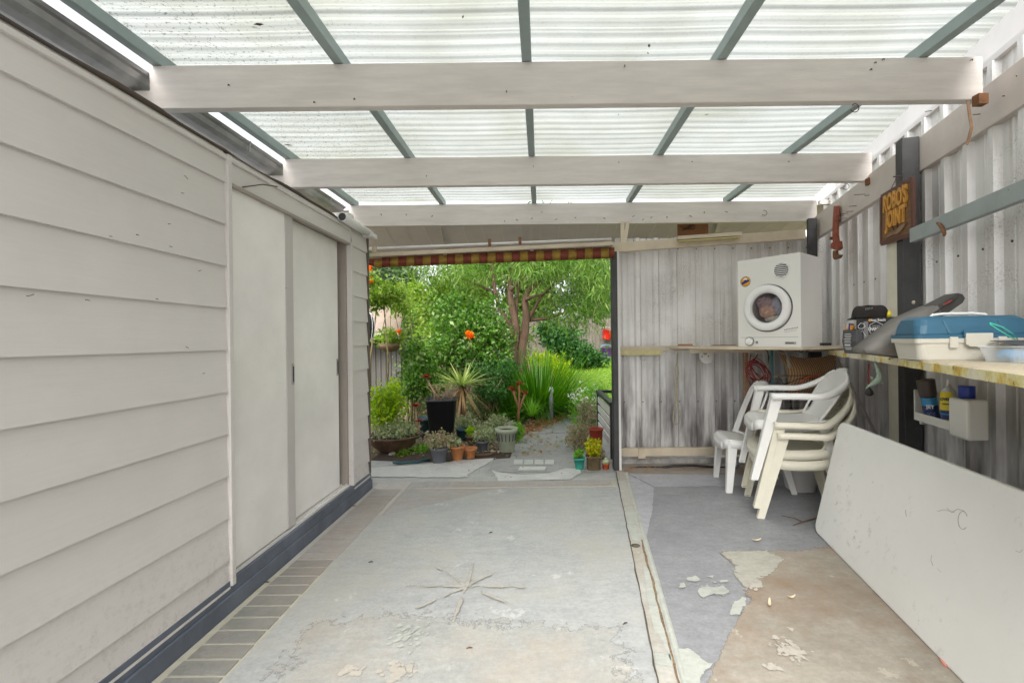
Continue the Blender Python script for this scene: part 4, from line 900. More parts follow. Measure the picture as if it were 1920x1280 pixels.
MB().lathe([(0.1095,0.010),(0.09,0.017),(0.05,0.021),(0.0,0.0225)], cD, 40, ax=fr_).build('door_glass', MT['glass'], door)
MB().lathe([(0.178,-0.0015),(0.178,0.002),(0.169,0.003)], cD+du*.004-UZ*.002, 56, ax=fr_, cap=(0,0)).build('door_gasket', MT['darkgrey'], door)
MB().obox(dp(0.155, 0.42, 0.004), du*.013, UZ*.022, dn*.005).build('door_catch', MT['white'], dr, bev=0.003)
MB().obox(dp(0.232, 0.42, 0.028), du*.006, UZ*.045, dn*.004).build('door_grip', MT['white'], door, bev=0.002)
gc = dp(0.715, 0.835)
vent = MB().lathe([(0.060,0.0),(0.060,0.006),(0.054,0.008),(0.050,0.001)], gc, 32, ax=fr_, cap=(0,0)).build('vent', MT['white'], dr)
MB().lathe([(0.0505,0.0015),(0.0,0.0017)], gc, 32, ax=fr_).build('vent_opening', MT['dark'], vent)
mb = MB()
for i in range(7):
    h = -0.042+i*0.014; wd = math.sqrt(max(0, 0.050**2-h*h)); mb.obox(gc+UZ*h+dn*.005, du*wd, UZ*0.0028, dn*.0025)
mb.build('vent_louvres', MT['white'], vent)
kn = MB().lathe([(0.029,0.0),(0.028,0.014),(0.024,0.018),(0.0,0.0185)], dp(0.195,0.062), 28, ax=fr_).build('timer_knob', MT['white'], dr)
MB().obox(dp(0.195,0.062,0.021), (du*.7+UZ*.7)*.022, (UZ*.7-du*.7)*.005, dn*.004).build('knob_grip', MT['white'], kn, bev=0.001)
MB().lathe([(0.036,0.0),(0.036,0.0015),(0.031,0.002)], dp(0.195,0.062), 28, ax=fr_, cap=(0,0)).build('dial_ring', MT['label_grey'], dr)
MB().obox(dp(0.318,0.052,0.003), du*.008, UZ*.009, dn*.004).build('switch', MT['label_grey'], dr, bev=0.002)
MB().obox(dp(0.845,0.045,0.002), du*.038, UZ*.0085, dn*.002).build('badge', MT['steel'], dr, bev=0.003)
for i in range(6): MB().obox(dp(0.845,0.045,0.0042)+du*(-.026+i*.009), du*.003, UZ*.0045, dn*.0004).build('badge_mark', MT['darkgrey'], dr)
for i in range(9): MB().obox(dp(0.855,0.197,0.0006)+(du*.98+UZ*.17)*(-.045+i*.011), (du*.98+UZ*.17)*.004, UZ*.0035, dn*.0004).build('printed_mark', MT['label_grey'], dr)
for i in range(8): MB().obox(dp(0.850,0.172,0.0006)+(du*.98+UZ*.17)*(-.040+i*.011), (du*.98+UZ*.17)*.0035, UZ*.0018, dn*.0004).build('printed_mark', MT['label_grey'], dr)
MB().obox(dp(0.5,0.108,0.0004), du*dW*.46, UZ*.0012, dn*.0008).build('panel_seam', MT['label_grey'], dr)
sk = MB().lathe([(0.036,0.0002),(0.036,0.0008),(0.0,0.0009)], dp(0.135,0.752), 40, ax=fr_).build('sticker', MT['label_orange'], dr)
mb = MB()
for i in range(24):
    a_ = 2*PI*i/24; mb.obox(dp(0.135,0.752,0.0010)+(du*math.cos(a_)+UZ*math.sin(a_))*.0385, du*.0026, UZ*.0026, dn*.0004)
mb.build('sticker_rim', MT['dark'], sk)
MB().obox(dp(0.135,0.747,0.0016), (du*.92+UZ*.38)*.030, (UZ*.92-du*.38)*.009, dn*.0005).build('sticker_banner', MT['label_navy'], sk)
MB().lathe([(0.014,0.0),(0.013,0.0006),(0.0,0.0007)], dp(0.135,0.772,0.0012), 20, ax=fr_).build('sticker_spot', MT['label_white'], sk)
MB().prism([(-.016,0),(.018,.002),(.003,.012),(-.006,.010)], dp(0.135,0.757,0.0022), du, UZ, dn*.0004).build('sticker_hill', MT['label_navy'], sk)
# laundry seen through the glass
lmat = [pm('laundry_peach', (0.55,0.33,0.24), 0.15, 14, 0.9), pm('laundry_mauve', (0.33,0.21,0.22), 0.15, 14, 0.9), pm('laundry_grey', (0.36,0.36,0.42), 0.15, 14, 0.9), pm('laundry_cream', (0.55,0.52,0.45), 0.15, 14, 0.9)]
def crumple(c, ru, rz, rd, seed):
    r_ = random.Random(seed); ph = [r_.uniform(0, 6) for _ in range(8)]
    mb = MB()
    def fn(u, v):
        a_ = 2*PI*u; b_ = PI*(v-.5)
        k = 1+0.20*abs(math.sin(3*a_+ph[0]+2*b_))+0.16*abs(math.sin(5*b_+ph[1]+2*a_))+0.07*math.sin(9*a_+ph[2]+5*b_)+0.05*math.sin(14*b_+ph[3]-6*a_)
        return c+du*(ru*k*math.cos(a_)*math.cos(b_))+dn*(rd*k*math.sin(a_)*math.cos(b_))+UZ*(rz*k*math.sin(b_))
    mb.grid(fn, 72, 40); return mb
for i, (cu, cz, ru, rz, rd, lb, nm) in enumerate(((0.47, 0.40, .052, .038, .035, 'crumpled peach cloth behind the dryer door', 'towel'), (0.42, 0.49, .050, .036, .032, 'crumpled mauve cloth above the peach one in the dryer', 'shirt'), (0.62, 0.45, .040, .052, .03, 'crumpled grey cloth at the right side of the dryer drum', 'sheet'), (0.55, 0.31, .052, .022, .03, 'crumpled cream cloth at the bottom of the dryer drum', 'pillowcase'))):
    c_ = dp(cu, cz, -0.034-(0.005*i)); o = crumple(c_, ru, rz, rd, i+3).build(nm, lmat[i]); move_to_base(o, c_-UZ*rz); tag(o, lb, 'laundry')

# ---- hanging and wall things
def free(name, mb, mat, base, label, cat, group=None, **k):
    o = mb.build(name, mat, None, **k); move_to_base(o, base); return tag(o, label, cat, group)
# carved sign on a chain
s_c = [onw(1656, 369, 1.475), onw(1714.5, 335, 1.475), onw(1716, 438, 1.475), onw(1656, 457, 1.475)]
sg = thing('wooden_sign', tuple(s_c[3]), 'carved wooden sign with raised golden letters hanging on the dark post', 'sign')
tl, tr_, br, bl = s_c; W_ = tr_-tl; 
def sp(u, v, o_=0.0): return (bl.lerp(br, u)).lerp(tl.lerp(tr_, u), v)+NW*o_
MB().hexa([sp(0,0), sp(1,0), sp(1,1), sp(0,1)], [p+NW*.012 for p in (sp(0,0), sp(1,0), sp(1,1), sp(0,1))]).build('sign_board', MT['sign_wood'], sg)
for (a1, b1, a2, b2) in ((0,0,1,0),(0,1,1,1),(0,0,0,1),(1,0,1,1)):
    MB().bar(sp(a1,b1,.008), sp(a2,b2,.008), 0.026, 0.016, up=NW if a1 == a2 and False else (NW if a1 != a2 else NW)).build('sign_rim', MT['sign_rim'], sg, bev=0.002)
su = (sp(1,.5)-sp(0,.5)); sL = su.length; su.normalize(); sH = (tl-bl).length
sv = UZ
lettering("ROBO'S", 0.140, sp(.51,.775,.013), su, (UZ+su*0.04), 0.010, MT['sign_gold'], sg, bold=0.005, sx=sL*0.84/0.53)
lettering("JOINT", 0.138, sp(.53,.42,.013), su, (UZ+su*0.04), 0.010, MT['sign_gold'], sg, bold=0.005, sx=sL*0.70/0.42)
mb = MB().prism([(-.13,-.02),(-.07,.005),(0,-.002),(.06,.022),(.13,.03),(.09,.0),(.03,-.02),(-.03,-.014),(-.09,-.022)], sp(.52,.15,.013), su, UZ, NW*.008); mb.build('carved_shape', MT['brown_wood'], sg)
mb = MB(); mb.tube([sp(.45,.2,.015), sp(.40,.27,.015)], 0.003, 5); mb.tube([sp(.58,.22,.015), sp(.56,.30,.015)], 0.003, 5); mb.build('carved_twigs', MT['sign_rim'], sg)
nailp = onw(1682, 331, 1.46)
for tgt in (sp(.22,1,.006), sp(.80,1,.006)):
    mb = MB(); n_ = 13
    for i in range(n_):
        a_ = nailp.lerp(tgt, (i+.05)/n_)-UZ*.006*math.sin(PI*i/n_); b_ = nailp.lerp(tgt, (i+1.05)/n_)-UZ*.006*math.sin(PI*(i+1)/n_)
        sd_ = (NW if i % 2 else UZ.cross(NW))*.0045
        mb.tube([a_, a_.lerp(b_,.5)+sd_, b_, a_.lerp(b_,.5)-sd_], 0.0013, 4, closed=True)
    mb.build('chain', MT['nail'], sg)
MB().tube([nailp+NW*.02, nailp-NW*.03], 0.004, 6).build('hanging_nail', MT['nail'], sg)
# pipe wrench
pw = thing('pipe_wrench', tuple(onw(1566, 386, 1.455)), 'red pipe wrench hanging jaw down from the wall beam', 'wrench')
def wq(px, py, a=1.45): return onw(px, py, a)
P = [(1563,386),(1570,386),(1569,410),(1569,440),(1572,462),(1562,464),(1560,440),(1561,410)]
MB().add([wq(*p) for p in P]+[wq(*p)-NW*.018 for p in P], [tuple(range(8)), tuple(range(8,16))[::-1]]+[(i, 8+i, 8+(i+1) % 8, (i+1) % 8) for i in range(8)]).build('handle', MT['red_iron'], pw, bev=0.003)
P = [(1557,458),(1561,453),(1572,452),(1574,466),(1569,470),(1557,466)]
MB().add([wq(*p, 1.445) for p in P]+[wq(*p, 1.445)-NW*.028 for p in P], [tuple(range(6)), tuple(range(6,12))[::-1]]+[(i, 6+i, 6+(i+1) % 6, (i+1) % 6) for i in range(6)]).build('jaw_housing', MT['red_iron'], pw, bev=0.003)
P = [(1561,470),(1567,470),(1568,477),(1577,478),(1573,484),(1564,487),(1561,483)]
MB().add([wq(*p) for p in P]+[wq(*p)-NW*.018 for p in P], [tuple(range(7)), tuple(range(7,14))[::-1]]+[(i, 7+i, 7+(i+1) % 7, (i+1) % 7) for i in range(7)]).build('hook_jaw', MT['rust'], pw, bev=0.002)
MB().lathe([(0.014,-.012),(0.014,.012)], wq(1559,447), 14, ax=(TW, NW, UZ)).build('adjusting_nut', MT['rust'], pw)
# curved rusty clip on the rail
mb = MB(); cpt = [onw(x, y, 1.440) for x, y in ((1757,418),(1763,422),(1768,430),(1771,438),(1770,443))]; mb.tube(cpt, [.006,.009,.010,.009,.006], 6)
free('rusty_clip', mb, MT['rust'], cpt[-1], 'curved rusty iron clip on the grey green side rail', 'clip')
# downpipe and its bracket at the shed corner
pp = [onx(640, 405, -1.40), at(697, 441, 3.62)]
dpz = thing('downpipe', tuple(pp[1]), 'short white pipe sloping down from the shed top near the doorway', 'pipe')
a_, b_ = at(641, 406, 3.15), at(692, 438, 3.68)
MB().tube([a_, b_], 0.030, 18, cap=False).build('pipe', MT['white'], dpz, solid=0.004)
MB().tube([a_+(b_-a_)*.015, a_+(b_-a_)*.018], 0.027, 16).build('pipe_opening', MT['dark'], dpz)
MB().obox(b_-UZ*.02-Vector((0.0,0,0)), (0.05,0,0), (0,.05,0), (0,0,.018)).build('pipe_shoe', MT['white'], dpz, bev=0.004)
bx = thing('fascia_box', tuple(at(668, 428, 3.72)), 'white boxed eave end between the gutter and the last beam', 'eave box')
MB().add([], []).box(-1.83, -1.62, 3.85, 3.95, 2.10, 2.30).build('box_panel', MT['whitepaint'], bx, bev=0.003)
MB().box(-1.60, -1.555, 3.80, 3.96, 2.02, 2.22).build('edge_strip', MT['whitepaint'], bx)
# awning across the doorway
aw = thing('awning', tuple(at(700, 500, 4.12)), 'rolled maroon and gold striped awning under a cream rail over the garden doorway', 'awning')
a_, b_ = at(694, 478.5, 4.10), at(1150, 457, 4.10); MB().bar(a_, b_, 0.035, 0.034).build('awning_rail', MT['cream'], aw, bev=0.002)
a_, b_ = at(690, 467, 4.20), at(1146, 449, 4.20); MB().tube([a_, b_], 0.016, 12).build('awning_roller', MT['whitepaint'], aw)
MB().obox(at(702, 468, 4.10), (.016,0,0), (0,.02,0), (0,0,.028)).build('end_block', MT['cream'], aw, bev=0.002)
for px, py in ((918,455),(975,452)): MB().obox(at(px, py, 4.12), (.013,0,0), (0,.006,0), (0,0,.034)).build('rusty_bracket', MT['rust'], aw)
mb = MB(); xs_ = []; px = 686.0; i = 0
stripes = []
while px < 1152:
    wd = 15.2; stripes.append((px, min(px+wd, 1152), i % 2)); px += wd; i += 1
for (p0_, p1_, k) in stripes:
    def vp(px, v):
        yt = 484-(px-690)*20/460; yb = 502-(px-690)*18/460
        if px < 712: yb = 503-(712-px)*.32; yt = yt+3+(712-px)*.15
        y = yt+(yb-yt)*v; dd = 4.12+0.03*math.sin(px*.07)*v*0.4+0.012*math.sin(px*.31)*v-.045*math.sin(PI*min(1,(1-v)*1.4))
        return at(px, y, dd)
    b0 = len(mb.v); n_ = 3; m_ = 5
    for b in range(m_+1):
        for a in range(n_+1): mb.v.append(tuple(vp(p0_+(p1_-p0_)*a/n_, b/m_)))
    for b in range(m_):
        for a in range(n_): mb.f.append((b0+b*(n_+1)+a, b0+b*(n_+1)+a+1, b0+(b+1)*(n_+1)+a+1, b0+(b+1)*(n_+1)+a)); mb.m.append(k); mb.s.append(True)
mb.build('striped_canvas', [MT['aw_red'], MT['aw_gold']], aw, solid=0.003)
a_, b_ = at(690, 490, 4.17), at(1150, 472, 4.17); mb = MB(); mb.tube([a_, b_], 0.028, 12); mb.build('canvas_roll', MT['aw_red'], aw)
# yellowed strip light cover
ls = thing('strip_light', tuple(at(1330, 450, 4.20)), 'slim cream strip light housing with a yellowed diffuser below the plate', 'strip light')
a_, b_ = at(1269, 447, 4.195), at(1389, 439, 4.195); MB().bar(a_, b_, 0.05, 0.034).build('housing', MT['cream'], ls, bev=0.003)
a_, b_ = at(1272, 452.6, 4.19), at(1386, 445.2, 4.19); MB().bar(a_, b_, 0.042, 0.010).build('diffuser', MT['yellow_strip'], ls, bev=0.002)
# hook strip and its S hooks, spring clips
ps = free('peg_strip', MB().obox(at(1201, 661, 4.25), (.198,0,0), (0,.004,0), (0,0,.024)), MT['peg'], at(1201, 666, 4.25), 'yellowed notched strip fixed along the left of the middle wall rail', 'hook strip')
for (px, lb) in ((1170, 'leftmost of the three wire hooks hanging under the yellowed strip'), (1205, 'middle one of the three wire hooks hanging under the yellowed strip'), (1233, 'wire hook under the right end of the yellowed strip')):
    c_ = at(px, 671, 4.235); mb = MB(); s2 = 1 if px != 1205 else -1
    pts = [c_+Vector((s2*x, -0.002, z)) for x, z in ((-.024,.022),(-.01,.030),(.008,.028),(.022,.018),(.024,.004),(.020,-.010),(.006,-.018),(-.012,-.018),(-.026,-.016))]
    mb.tube(pts, 0.0024, 6); free('wire_hook', mb, MT['steel'], c_, lb, 'hook', 'wire hooks on the notched strip')
# loop of rope
c_ = at(1268, 700, 4.21); mb = MB()
pts = [at(x, y, 4.225) for x, y in ((1270,662),(1269,680),(1266,690),(1267,700),(1268,711),(1268,735),(1266,758),(1263,775),(1262,785),(1264,793),(1268,796),(1272,793),(1275,786),(1274,774),(1270,758),(1269,735),(1269,712),(1272,700),(1271,690),(1269,684))]
mb.tube(pts, 0.005, 7); free('rope_loop', mb, MT['rope'], at(1268, 796, 4.225), 'thin knotted loop of old rope hanging from the middle wall rail', 'rope')
# retractable clothes line reel
c_ = at(1322, 664, 4.23); cr_ = thing('clothesline_reel', tuple(c_), 'rounded white clothesline reel casing screwed to the middle wall rail', 'clothesline')
MB().prism([(-.06,.065),(-.045,.085),(.03,.085),(.05,.065),(.058,-.03),(.045,-.07),(.0,-.088),(-.04,-.075),(-.058,-.04)], at(1322, 664, 4.235), (1,0,0), (0,0,1), (0,-.05,0)).build('casing', MT['white'], cr_, bev=0.006)
for dx, dz in ((0,.045),(-.028,-.02),(.03,-.018)): MB().lathe([(0.006,0),(0.006,.002),(0,.0022)], at(1322,664,4.184)+Vector((dx,0,dz)), 12, ax=(Vector((1,0,0)),UZ,Vector((0,-1,0)))).build('screw_hole', MT['dark'], cr_)
MB().lathe([(0.02,0),(0.018,.008),(0,.01)], at(1322,661,4.184), 20, ax=(Vector((1,0,0)),UZ,Vector((0,-1,0)))).build('line_outlet', MT['jamb'], cr_)
# small timber offcuts on the rail
free('timber_offcut', MB().obox(at(1285, 647, 4.24), (.066,0,0), (0,.014,0), (0,0,.011)), MT['orange_wood'], at(1285, 650, 4.24), 'small reddish block of timber lying on the middle wall rail', 'offcut')
free('timber_sliver', MB().prism([(-.15,0),(-.08,.022),(.12,.018),(.13,.004),(.0,-.003)], at(1356, 650.5, 4.20), (1,0,0), (0,0,1), (0,.03,0)), MT['brown_wood'], at(1356, 651, 4.2), 'pale splintered sliver of timber resting beside the clothesline reel', 'offcut')
# red flex coil under the dryer
mb = MB(); cc_ = at(1419, 694, 3.87); r_ = random.Random(4)
for k in range(7):
    ex = r_.uniform(.055, .105); ez = r_.uniform(.060, .105); ph = r_.uniform(0, 6); o_ = Vector((r_.uniform(-.02, .025), -.004*k, r_.uniform(-.02, .02)))
    mb.tube([cc_+o_+Vector((ex*math.cos(a_+ph*.12), 0.004*math.sin(3*a_), ez*math.sin(a_))) for a_ in [i*2*PI/22 for i in range(22)]], 0.0038, 6, closed=True)
mb.tube([at(x, y, 3.87) for x, y in ((1408,664),(1405,680),(1399,705),(1407,720),(1413,735))], 0.0038, 6)
mb.tube([at(x, y, 3.87) for x, y in ((1421,664),(1410,680),(1404,700),(1412,714),(1428,718),(1434,716))], 0.0038, 6)
free('flex_coil', mb, MT['cable_red'], cc_-UZ*.1, 'tangled coil of dark red flex hanging below the dryer shelf', 'cable')
mb = MB(); mb.tube([at(x, y, 3.87) for x, y in ((1434,655),(1439,658),(1441,668),(1440,684),(1442,668))], 0.004, 6); free('black_lead', mb, MT['cable_black'], at(1440,684,3.87), 'short black lead dangling right of the red flex coil', 'cable')
mb = MB(); mb.tube([at(1447, 652, 3.88), at(1448, 735, 3.88)], 0.0095, 8); free('teal_rod', mb, MT['teal_pipe'], at(1448,735,3.88), 'thin teal rod standing upright under the dryer shelf', 'rod')
# wiry tangle along the shelf edge
mb = MB(); r_ = random.Random(9)
for (px, py, sz) in ((1463,656,.035),(1502,656,.03),(1515,657,.03),(1470,725,.03)):
    c_ = at(px, py, 3.5 if py < 700 else 3.85)
    for k in range(3):
        a0 = r_.uniform(0, 6); e1, e2 = r_.uniform(.5, 1)*sz, r_.uniform(.4, .9)*sz
        mb.tube([c_+Vector((r_.uniform(-.2,.2)*sz+e1*math.cos(a_+a0), 0, e2*math.sin(a_))) for a_ in [i*2*PI/14 for i in range(12)]], 0.002, 5)
mb.tube([at(x, y, 3.5) for x, y in ((1480,653),(1500,656),(1520,652),(1540,655),(1560,653),(1580,655))], 0.0022, 5)
free('wire_tangle', mb, MT['cable_black'], at(1500,660,3.5), 'tangle of thin black wires trailing along the shelf edge under the dryer', 'wires')
free('grey_bracket', MB().bar(at(1474, 650, 3.45), at(1480, 690, 3.40), 0.020, 0.004, up=(0,1,0)), MT['steel'], at(1480,690,3.4), 'bare grey metal strap hanging in front of the wicker basket', 'strap')
# wicker basket slung under the bench end
wb_ = thing('wicker_basket', tuple(at(1520, 735, 3.75)), 'saddle shaped woven wicker basket slung behind the white armchairs', 'basket')
def wk(u, v):
    tlx, trx = 1461, 1568; blx, brx = 1476, 1566
    k = math.sin(PI*u)
    px = (tlx+(trx-tlx)*u)*(1-v)+(blx+(brx-blx)*u)*v + 8*math.sin(PI*v)*(1-u)**2; py = 664+9*k-u*0+ (72-9*k)*v
    return at(px, py, 3.78-0.16*math.sin(PI*v)*0.6-0.05*k)
mb = MB(); mb.grid(wk, 36, 22); mb.build('woven_side', MT['wicker'], wb_, solid=0.012)
mb = MB(); mb.tube([wk(i/20, 0) for i in range(21)], 0.009, 7); mb.build('rim', MT['wicker'], wb_)
mb = MB(); mb.tube([at(x, y, 3.60) for x, y in ((1459,705),(1470,720),(1512,706),(1535,714),(1530,704),(1459,704))], 0.003, 5)
free('wire_rack', mb, MT['cable_black'], at(1470,720,3.6), 'bent black wire frame in front of the wicker basket', 'wire frame')
mb = MB(); mb.tube([at(x, y, 3.58) for x, y in ((1499,738),(1497,728),(1500,717),(1510,708),(1524,705),(1538,706))], 0.0055, 7)
free('orange_hose', mb, MT['cable_orange'], at(1499,738,3.58), 'curved bright orange hose over the wicker basket', 'hose')
mb = MB(); pl = at(1483, 770, 3.85); mb.lathe([(.004,.10),(.006,.03),(.014,.02),(.018,.0),(.012,-.02),(0,-.02)], pl, 10)
free('black_plug', mb, MT['cable_black'], pl, 'black plug hanging in front of the wire mesh', 'plug')
mb = MB(); mb.box(*(at(1510,0,4.0).x, at(1532,0,4.0).x), 3.99, 4.02, 0.62, 1.08); free('dark_upright', mb, MT['post'], (at(1520,0,4.0).x, 4.0, .62), 'dark upright timber behind the wicker basket', 'upright')
# dull white tub behind the chairs
tp_ = onz(1512, 928); mb = MB().lathe([(.085,0),(.092,.005),(.118,.23),(.128,.235),(.128,.245),(.112,.245),(.088,.02),(0,.02)], (tp_.x+.02, tp_.y+.12, .0045), 28, sq=.5)
free('plastic_tub', mb, MT['whitepaint'], (tp_.x+.02, tp_.y+.12, 0.0045), 'small pale plastic tub on the floor behind the stacked chairs', 'tub')
# hose and rubbish along the foot of the rear wall
mb = MB(); mb.tube([at(x, y, dd) for x, y, dd in ((1160,881,4.22),(1200,876,4.24),(1240,876,4.22),(1262,873,4.2),(1300,872,4.2),(1345,876,4.2),(1390,878,4.2),(1440,881,4.2))], 0.012, 8)
free('garden_hose', mb, MT['cable_black'], at(1200,880,4.22), 'black hose lying along the foot of the rear wall', 'hose')
mb = MB(); mb.tube([at(1368,871,4.2), at(1385,869,4.2), at(1400,866,4.2)], 0.016, 8); mb.tube([at(1380,866,4.2), at(1383,874,4.2)], 0.022, 8)
free('hose_fitting', mb, MT['silver'], at(1385,876,4.2), 'metal hose fitting lying by the rear wall behind the white chair leg', 'hose fitting')
mb = MB(); r_ = random.Random(3)
for i in range(420):
    x = r_.uniform(.72, 2.6) if i > 150 else r_.uniform(.72, 1.05); y = r_.uniform(4.08, 4.36); z = .004 if y < 4.25 else 0.058; s2 = r_.uniform(.004, .016)
    a_ = r_.uniform(0, 6); u_ = Vector((math.cos(a_), math.sin(a_), r_.uniform(-.2,.2)))*s2; v_ = Vector((-math.sin(a_), math.cos(a_), r_.uniform(-.2,.4)))*s2*.45
    c_ = Vector((x, y, z+s2*.3)); mb.add([c_-u_, c_+v_, c_+u_, c_-v_], [(0,1,2,3)])
tag(mb.build('leaf_debris', MT['dryleaf']), 'dead leaves and crumbs gathered along the foot of the rear wall', 'debris', kind='stuff')
# things on the floor
for (px, py, l, wd, rot, lb) in ((1419,1013,.030,.010,.2,'curled pale dead leaf on the blue grey floor'), (1443,1132,.034,.007,1.1,'narrow curled dead leaf on the bare concrete near the pale flakes'), (1484,1120,.020,.008,.1,'tiny pale chip on the bare concrete right of the curled leaf')):
    c_ = onz(px, py, .014); mb = MB(); mb.grid(lambda u, v: c_+Vector((math.cos(rot), math.sin(rot), 0))*l*(u-.5)*2+Vector((-math.sin(rot), math.cos(rot), 0))*wd*(v-.5)*2*math.sin(PI*(0.08+.84*u))+UZ*(.010*(2*u-1)**2+.004*(2*v-1)**2), 8, 3)
    free('dead_leaf', mb, MT['paper'], c_-UZ*.006, lb, 'leaf', 'dead leaves on the workshop floor')
for (px, py, rot, lb) in ((880,1214,.1,'reddish brown bark chip on the main floor near the bottom'), (664,948,.4,'small brown chip on the floor beside the shed plinth'), (695,1053,.3,'short dark twig on the floor between shed and inlaid star'), (500,1091,.2,'dark dry leaf scrap at the foot of the shed plinth'), (1172,1168,.5,'thin twig beside the drain channel joint'), (920,998,.4,'tiny dark speck of twig on the far part of the pale slab')):
    c_ = onz(px, py, .010); d_ = Vector((math.cos(rot), math.sin(rot), 0))*.012; mb = MB(); mb.tube([c_-d_, c_+UZ*.003, c_+d_], [.0015,.0032,.0015], 5)
    free('twig', mb, MT['rust'] if px in (880,664) else MT['nail'], c_, lb, 'twig', 'scraps lying on the floor')
mb = MB(); mb.tube([onz(x, y, .012) for x, y in ((1487,984),(1500,979),(1515,975),(1530,971),(1548,968))], [.002,.004,.005,.003,.002], 6); mb.tube([onz(1505,978,.012), onz(1490,971,.012), onz(1465,966,.010)], [.003,.003,.0015], 5)
free('dry_branch', mb, MT['bark'], onz(1510,977,.008), 'forked dry branch on the floor beside the folding table corner', 'branch')
mb = MB(); pts = [onz(x, y, .012) for x, y in ((1763,1226),(1764,1236),(1772,1246),(1785,1251),(1794,1252),(1800,1248))]; mb.tube(pts, .005, 7)
free('pink_cord_end', mb, pm('pink_cord', (0.55,0.22,0.17), .1, 10, .6), pts[1], 'curved pink cord poking out under the folding table', 'strap')  # a bent piece of pink cord at the table foot

# ---- on the bench
bz = fz
def bench(px, py): return onz(px, py, bz)
# tackle box
tk0 = Vector((1.515, 1.83, bz)); tu = Vector((math.cos(math.radians(-13)), math.sin(math.radians(-13)), 0)); tv = Vector((-tu.y, tu.x, 0)); TL, TD = 0.405, 0.205
tk = thing('tackle_box', tuple(tk0), 'blue lidded tackle box with an off white base and front latch', 'tackle box')
def ring_(L, D, r, z, off): return [tk0+tu*(off+p[0])+tv*(off*0+p[1]+(TD-D)/2)+UZ*z for p in rrect(L, D, r, 5)]
def loft(rings, mat, nm, par, cap=(True, True), bev=0):
    mb = MB(); n_ = len(rings[0]); mb.add([p for r_ in rings for p in r_], [(i*n_+k, i*n_+(k+1) % n_, (i+1)*n_+(k+1) % n_, (i+1)*n_+k) for i in range(len(rings)-1) for k in range(n_)]+([tuple(range(n_))[::-1]] if cap[0] else [])+([tuple((len(rings)-1)*n_+k for k in range(n_))] if cap[1] else []))
    return mb.build(nm, mat, par, bev=bev)
loft([ring_(TL-.034, TD-.02, .03, 0.001, .017), ring_(TL-.030, TD-.016, .03, .008, .015), ring_(TL-.012, TD-.006, .025, .070, .006)], MT['tackle_cream'], 'base', tk)
loft([ring_(TL+.002, TD+.004, .02, .070, -.001), ring_(TL+.004, TD+.006, .02, .088, -.002)], MT['tackle_cream'], 'base_rim', tk)
lid = loft([ring_(TL+.006, TD+.008, .02, .0885, -.003), ring_(TL+.006, TD+.008, .02, .104, -.003)], MT['blue_plastic'], 'lid_rim', tk)
loft([ring_(TL-.010, TD-.010, .03, .104, .005), ring_(TL-.018, TD-.024, .034, .140, .009), ring_(TL-.032, TD-.05, .036, .165, .016), ring_(TL-.065, TD-.09, .03, .178, .032)], MT['blue_plastic'], 'lid', tk, bev=0.003)
lid = [c for c in tk.children if c.name.startswith('lid') and 'rim' not in c.name][0]
for k in range(5):
    p = tk0+tu*(-.0005)+tv*(.035+k*.028); MB().bar(p+UZ*.106+tu*.008, p+UZ*.152+tu*.022, .007, .006, up=tu).build('lid_rib', MT['blue_plastic'], lid, bev=.0015)
for x in (.115, .30):
    MB().bar(tk0+tu*x-tv*.0+tv*.004+UZ*.106, tk0+tu*(x-.012)+tv*.020+UZ*.158, .007, .006, up=-tv).build('lid_rib', MT['blue_plastic'], lid)
latch = MB().prism([(-.045,.034),(.045,.034),(.045,-.008),(.03,-.020),(-.03,-.020),(-.045,-.010)], tk0+tu*.205-tv*.004+UZ*.074, tu, UZ, -tv*.012).build('latch', MT['tackle_cream'], tk, bev=.003)
MB().prism([(-.05,.016),(.05,.016),(.05,-.014),(-.05,-.014)], tk0+tu*.205-tv*.005+UZ*.106, tu, UZ, -tv*.008).build('latch_plate', MT['blue_plastic'], latch, bev=.002)
for x in (.125, .285): MB().obox(tk0+tu*x-tv*.004+UZ*.072, tu*.014, tv*.004, UZ*.022).build('hinge_lug', MT['tackle_cream'], tk, bev=.002)
hnd = MB(); hp = [tk0+tu*x+tv*.10+UZ*z for x, z in ((.10,.178),(.11,.186),(.15,.190),(.25,.190),(.29,.186),(.30,.178))]; hnd.tube(hp, .006, 7); hnd.build('handle', MT['white'], tk)
# frosted container with cloth, its lid askew, green wire
kb = Vector((1.665, 1.585, bz)); ku = Vector((.995,.10,0)).normalized(); kv = Vector((-ku.y, ku.x, 0))
kc = thing('plastic_container', tuple(kb), 'frosted takeaway container with crumpled cloth beside the tackle box', 'container')
def kr(L, D, z, off): return [kb+ku*(off+p[0])+kv*(off*.6+p[1])+UZ*z for p in rrect(L, D, .025, 4)]
loft([kr(.20,.12,.001,.012), kr(.226,.140,.052,0), kr(.238,.150,.055,-.006), kr(.238,.150,.060,-.006)], MT['clear'], 'tub', kc, cap=(True, False))
kl = thing('container_lid', tuple(kb+UZ*.06), 'grey flat lid resting askew on the frosted container', 'lid')
LV = [kb+ku*a_+kv*b_+UZ*z for a_, b_, z in ((.02,.015,.0615),(.22,.0,.0615),(.26,.12,.080),(.08,.155,.078))]
MB().add(LV, [(0,1,2,3)]).build('lid_panel', MT['darkgrey'], kl, solid=.002)
